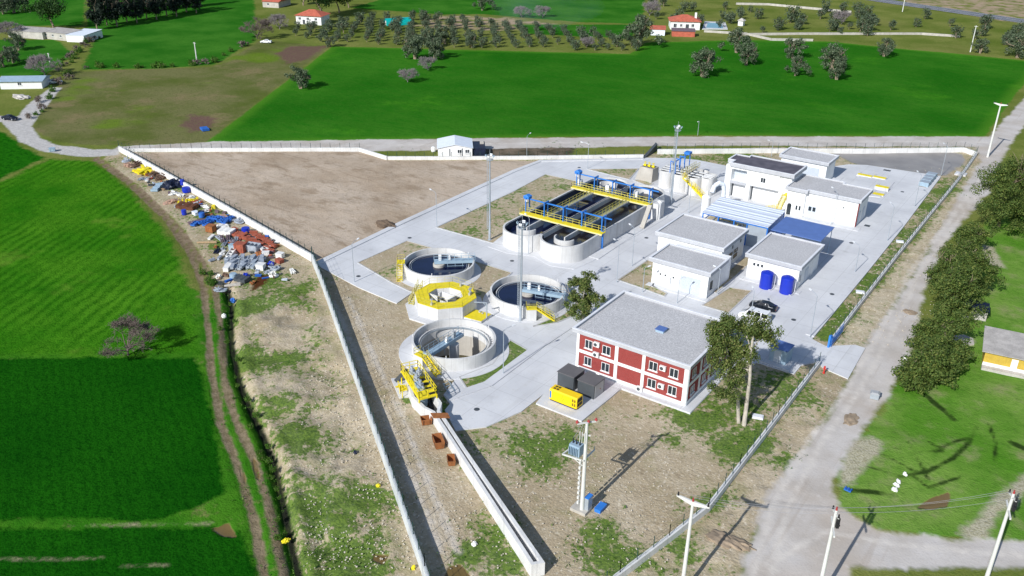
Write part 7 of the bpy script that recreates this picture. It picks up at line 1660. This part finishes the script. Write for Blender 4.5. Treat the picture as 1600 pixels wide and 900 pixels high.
# shrubs on the lane and field edges
m, cl, me = tree_proto('shrub', 130, 1.6, 1.3, M['weed'], None, 420, .3, .05, 1, .02, 0, 12, .7, .4)
m2, cl2, me2 = tree_proto('dry_shrub', 131, 1.8, 1.5, M['twig'], None, 420, .3, .05, 1, .02, 0, 12, .7, .4)
SH = []
def edge(pts, n, lab, grp, dry, k0=1.0):
    pts = W(pts)
    for i in range(n):
        u = (i+rs.random())/n*(len(pts)-1); k = min(len(pts)-2, int(u)); q = Vector(pts[k]).lerp(Vector(pts[k+1]), u-k)+Vector((rs.gauss(0, 1.0), rs.gauss(0, 1.0)))
        kk = 1 if rs.random() < dry else 0
        if len(SH) < 2:
            kk = len(SH); SH.append(place_proto('shrub', lab, 'shrub', q, 0, (m, m2)[kk], M['bark'], (me, me2)[kk], grp, rs.uniform(.5, 1.3)))
        else: dup(SH[kk], (q.x, q.y, -.1), rs.uniform(0, 6), lab, grp, rs.uniform(.5, 1.4)*k0)
edge([(102, 105), (118, 85), (135, 66), (150, 60)], 22, 'rough shrub in the thicket on the lane above the farm hut', 'shrubs above the farm hut', .6)
edge([(48, 190), (62, 165), (95, 128), (112, 112)], 12, 'low shrub on the bank right of the lane', 'shrubs on the lane bank', .4)
edge([(130, 106), (250, 106), (330, 98), (400, 62)], 20, 'low weed shrub on the boundary between two upper left fields', 'shrubs on the upper field boundary', .3)
edge([(360, 470), (358, 520), (368, 590), (388, 650), (408, 690), (428, 740), (440, 790), (452, 850)], 26, 'weed clump on the bank of the dark ditch', 'weed clumps along the ditch', 0, .35)
edge([(330, 455), (322, 430), (345, 440)], 6, 'weed clump at the front of the scrap yard', 'weed clumps at the scrap yard', 0, .6)
# short green weed tufts over the damp parts of the bare ground: ground cover
r = np.random.RandomState(2); tv, tf = [], []
def tufts(n, spots):
    out = []
    for px, py, rr, k in spots:
        c = S2(px, py)
        for _ in range(k):
            a = r.rand()*6.28; d = rr*1.25*r.rand()**.7; out.append((c[0]+d*math.cos(a), c[1]+d*math.sin(a)))
    return out
pts = np.array(tufts(0, [(px, py, rr*1.05, int(rr*rr*5)) for px, py, rr in LUSH]))
keep = (sd_poly(pts, PAVE) < -.3) & (vnoise(pts, .5, 21)+vnoise(pts, 1.3, 22)*.6 > -.12)
pts = pts[keep & (r.rand(len(pts)) < .5)]
cl = [(x, y, .0, .16, .6) for x, y in pts]
me = leaf_mesh('weeds', cl, len(cl)*4, .2, M['weed'], 5, .5)
o = bpy.data.objects.new('weed_cover', me); COL.objects.link(o); settag(o, 'low green weeds covering the damp patches of ground', 'weeds', None, 'stuff')
# thin blue smoke drifting over the orchard
mt = bpy.data.materials.new('thin_smoke'); mt.use_nodes = True; nn = mt.node_tree; nn.nodes.clear()
o_ = nn.nodes.new('ShaderNodeOutputMaterial'); vs_ = nn.nodes.new('ShaderNodeVolumeScatter'); nz = nn.nodes.new('ShaderNodeTexNoise'); tc = nn.nodes.new('ShaderNodeTexCoord'); mr = nn.nodes.new('ShaderNodeMapRange')
nz.inputs['Scale'].default_value = .05; nn.links.new(tc.outputs['Object'], nz.inputs['Vector']); nn.links.new(nz.outputs['Fac'], mr.inputs['Value'])
for k_, v_ in (('From Min', .35), ('From Max', .75), ('To Min', 0), ('To Max', .0035)): mr.inputs[k_].default_value = v_
vs_.inputs['Color'].default_value = (.6, .8, 1, 1); nn.links.new(mr.outputs[0], vs_.inputs['Density']); nn.links.new(vs_.outputs[0], o_.inputs['Volume'])
p = S(838, 46); o = MB().blob((0, 0, 0), 1, 3, .3, (26, 20, 13), 3).build('smoke', mt); o.location = (p.x, p.y, 12); settag(o, 'thin blue smoke drifting over the right part of the orchard', 'smoke', None, 'stuff')
# ------------------------------------------------------------------ light, sky, camera
w = bpy.data.worlds.new('World'); scene.world = w; w.use_nodes = True
nt = w.node_tree; sk = nt.nodes.new('ShaderNodeTexSky'); sk.sky_type = 'NISHITA'; sk.sun_disc = False
EL, AZ = math.atan(1/1.54), math.atan2(-1, -.035)          # direction towards the sun
sx, sy = math.cos(AZ), math.sin(AZ)
sk.sun_elevation = EL; sk.sun_rotation = math.atan2(sx, sy); sk.altitude = 100; sk.air_density = 1.0; sk.dust_density = .6; sk.ozone_density = 1.5
nt.links.new(sk.outputs[0], nt.nodes['Background'].inputs[0]); nt.nodes['Background'].inputs[1].default_value = .115
ld = bpy.data.lights.new('sun', 'SUN'); ld.energy = 4.8; ld.angle = rad(.53); ld.color = (1, .985, .955)
lo = bpy.data.objects.new('sun', ld); COL.objects.link(lo)
lo.rotation_euler = (-Vector((sx*math.cos(EL), sy*math.cos(EL), math.sin(EL)))).to_track_quat('-Z', 'Y').to_euler()
cd = bpy.data.cameras.new('camera'); cd.sensor_width = 36; cd.lens = FOC/1600*36; cd.clip_start = 1; cd.clip_end = 8000
co_ = bpy.data.objects.new('camera', cd); COL.objects.link(co_)
co_.matrix_world = Matrix(((_R.x, -_D.x, -_F.x, CAM.x), (_R.y, -_D.y, -_F.y, CAM.y), (_R.z, -_D.z, -_F.z, CAM.z), (0, 0, 0, 1)))
scene.camera = co_
scene.view_settings.view_transform = 'Standard'; scene.view_settings.look = 'None'; scene.view_settings.exposure = 0
scene.cycles.max_bounces = 6
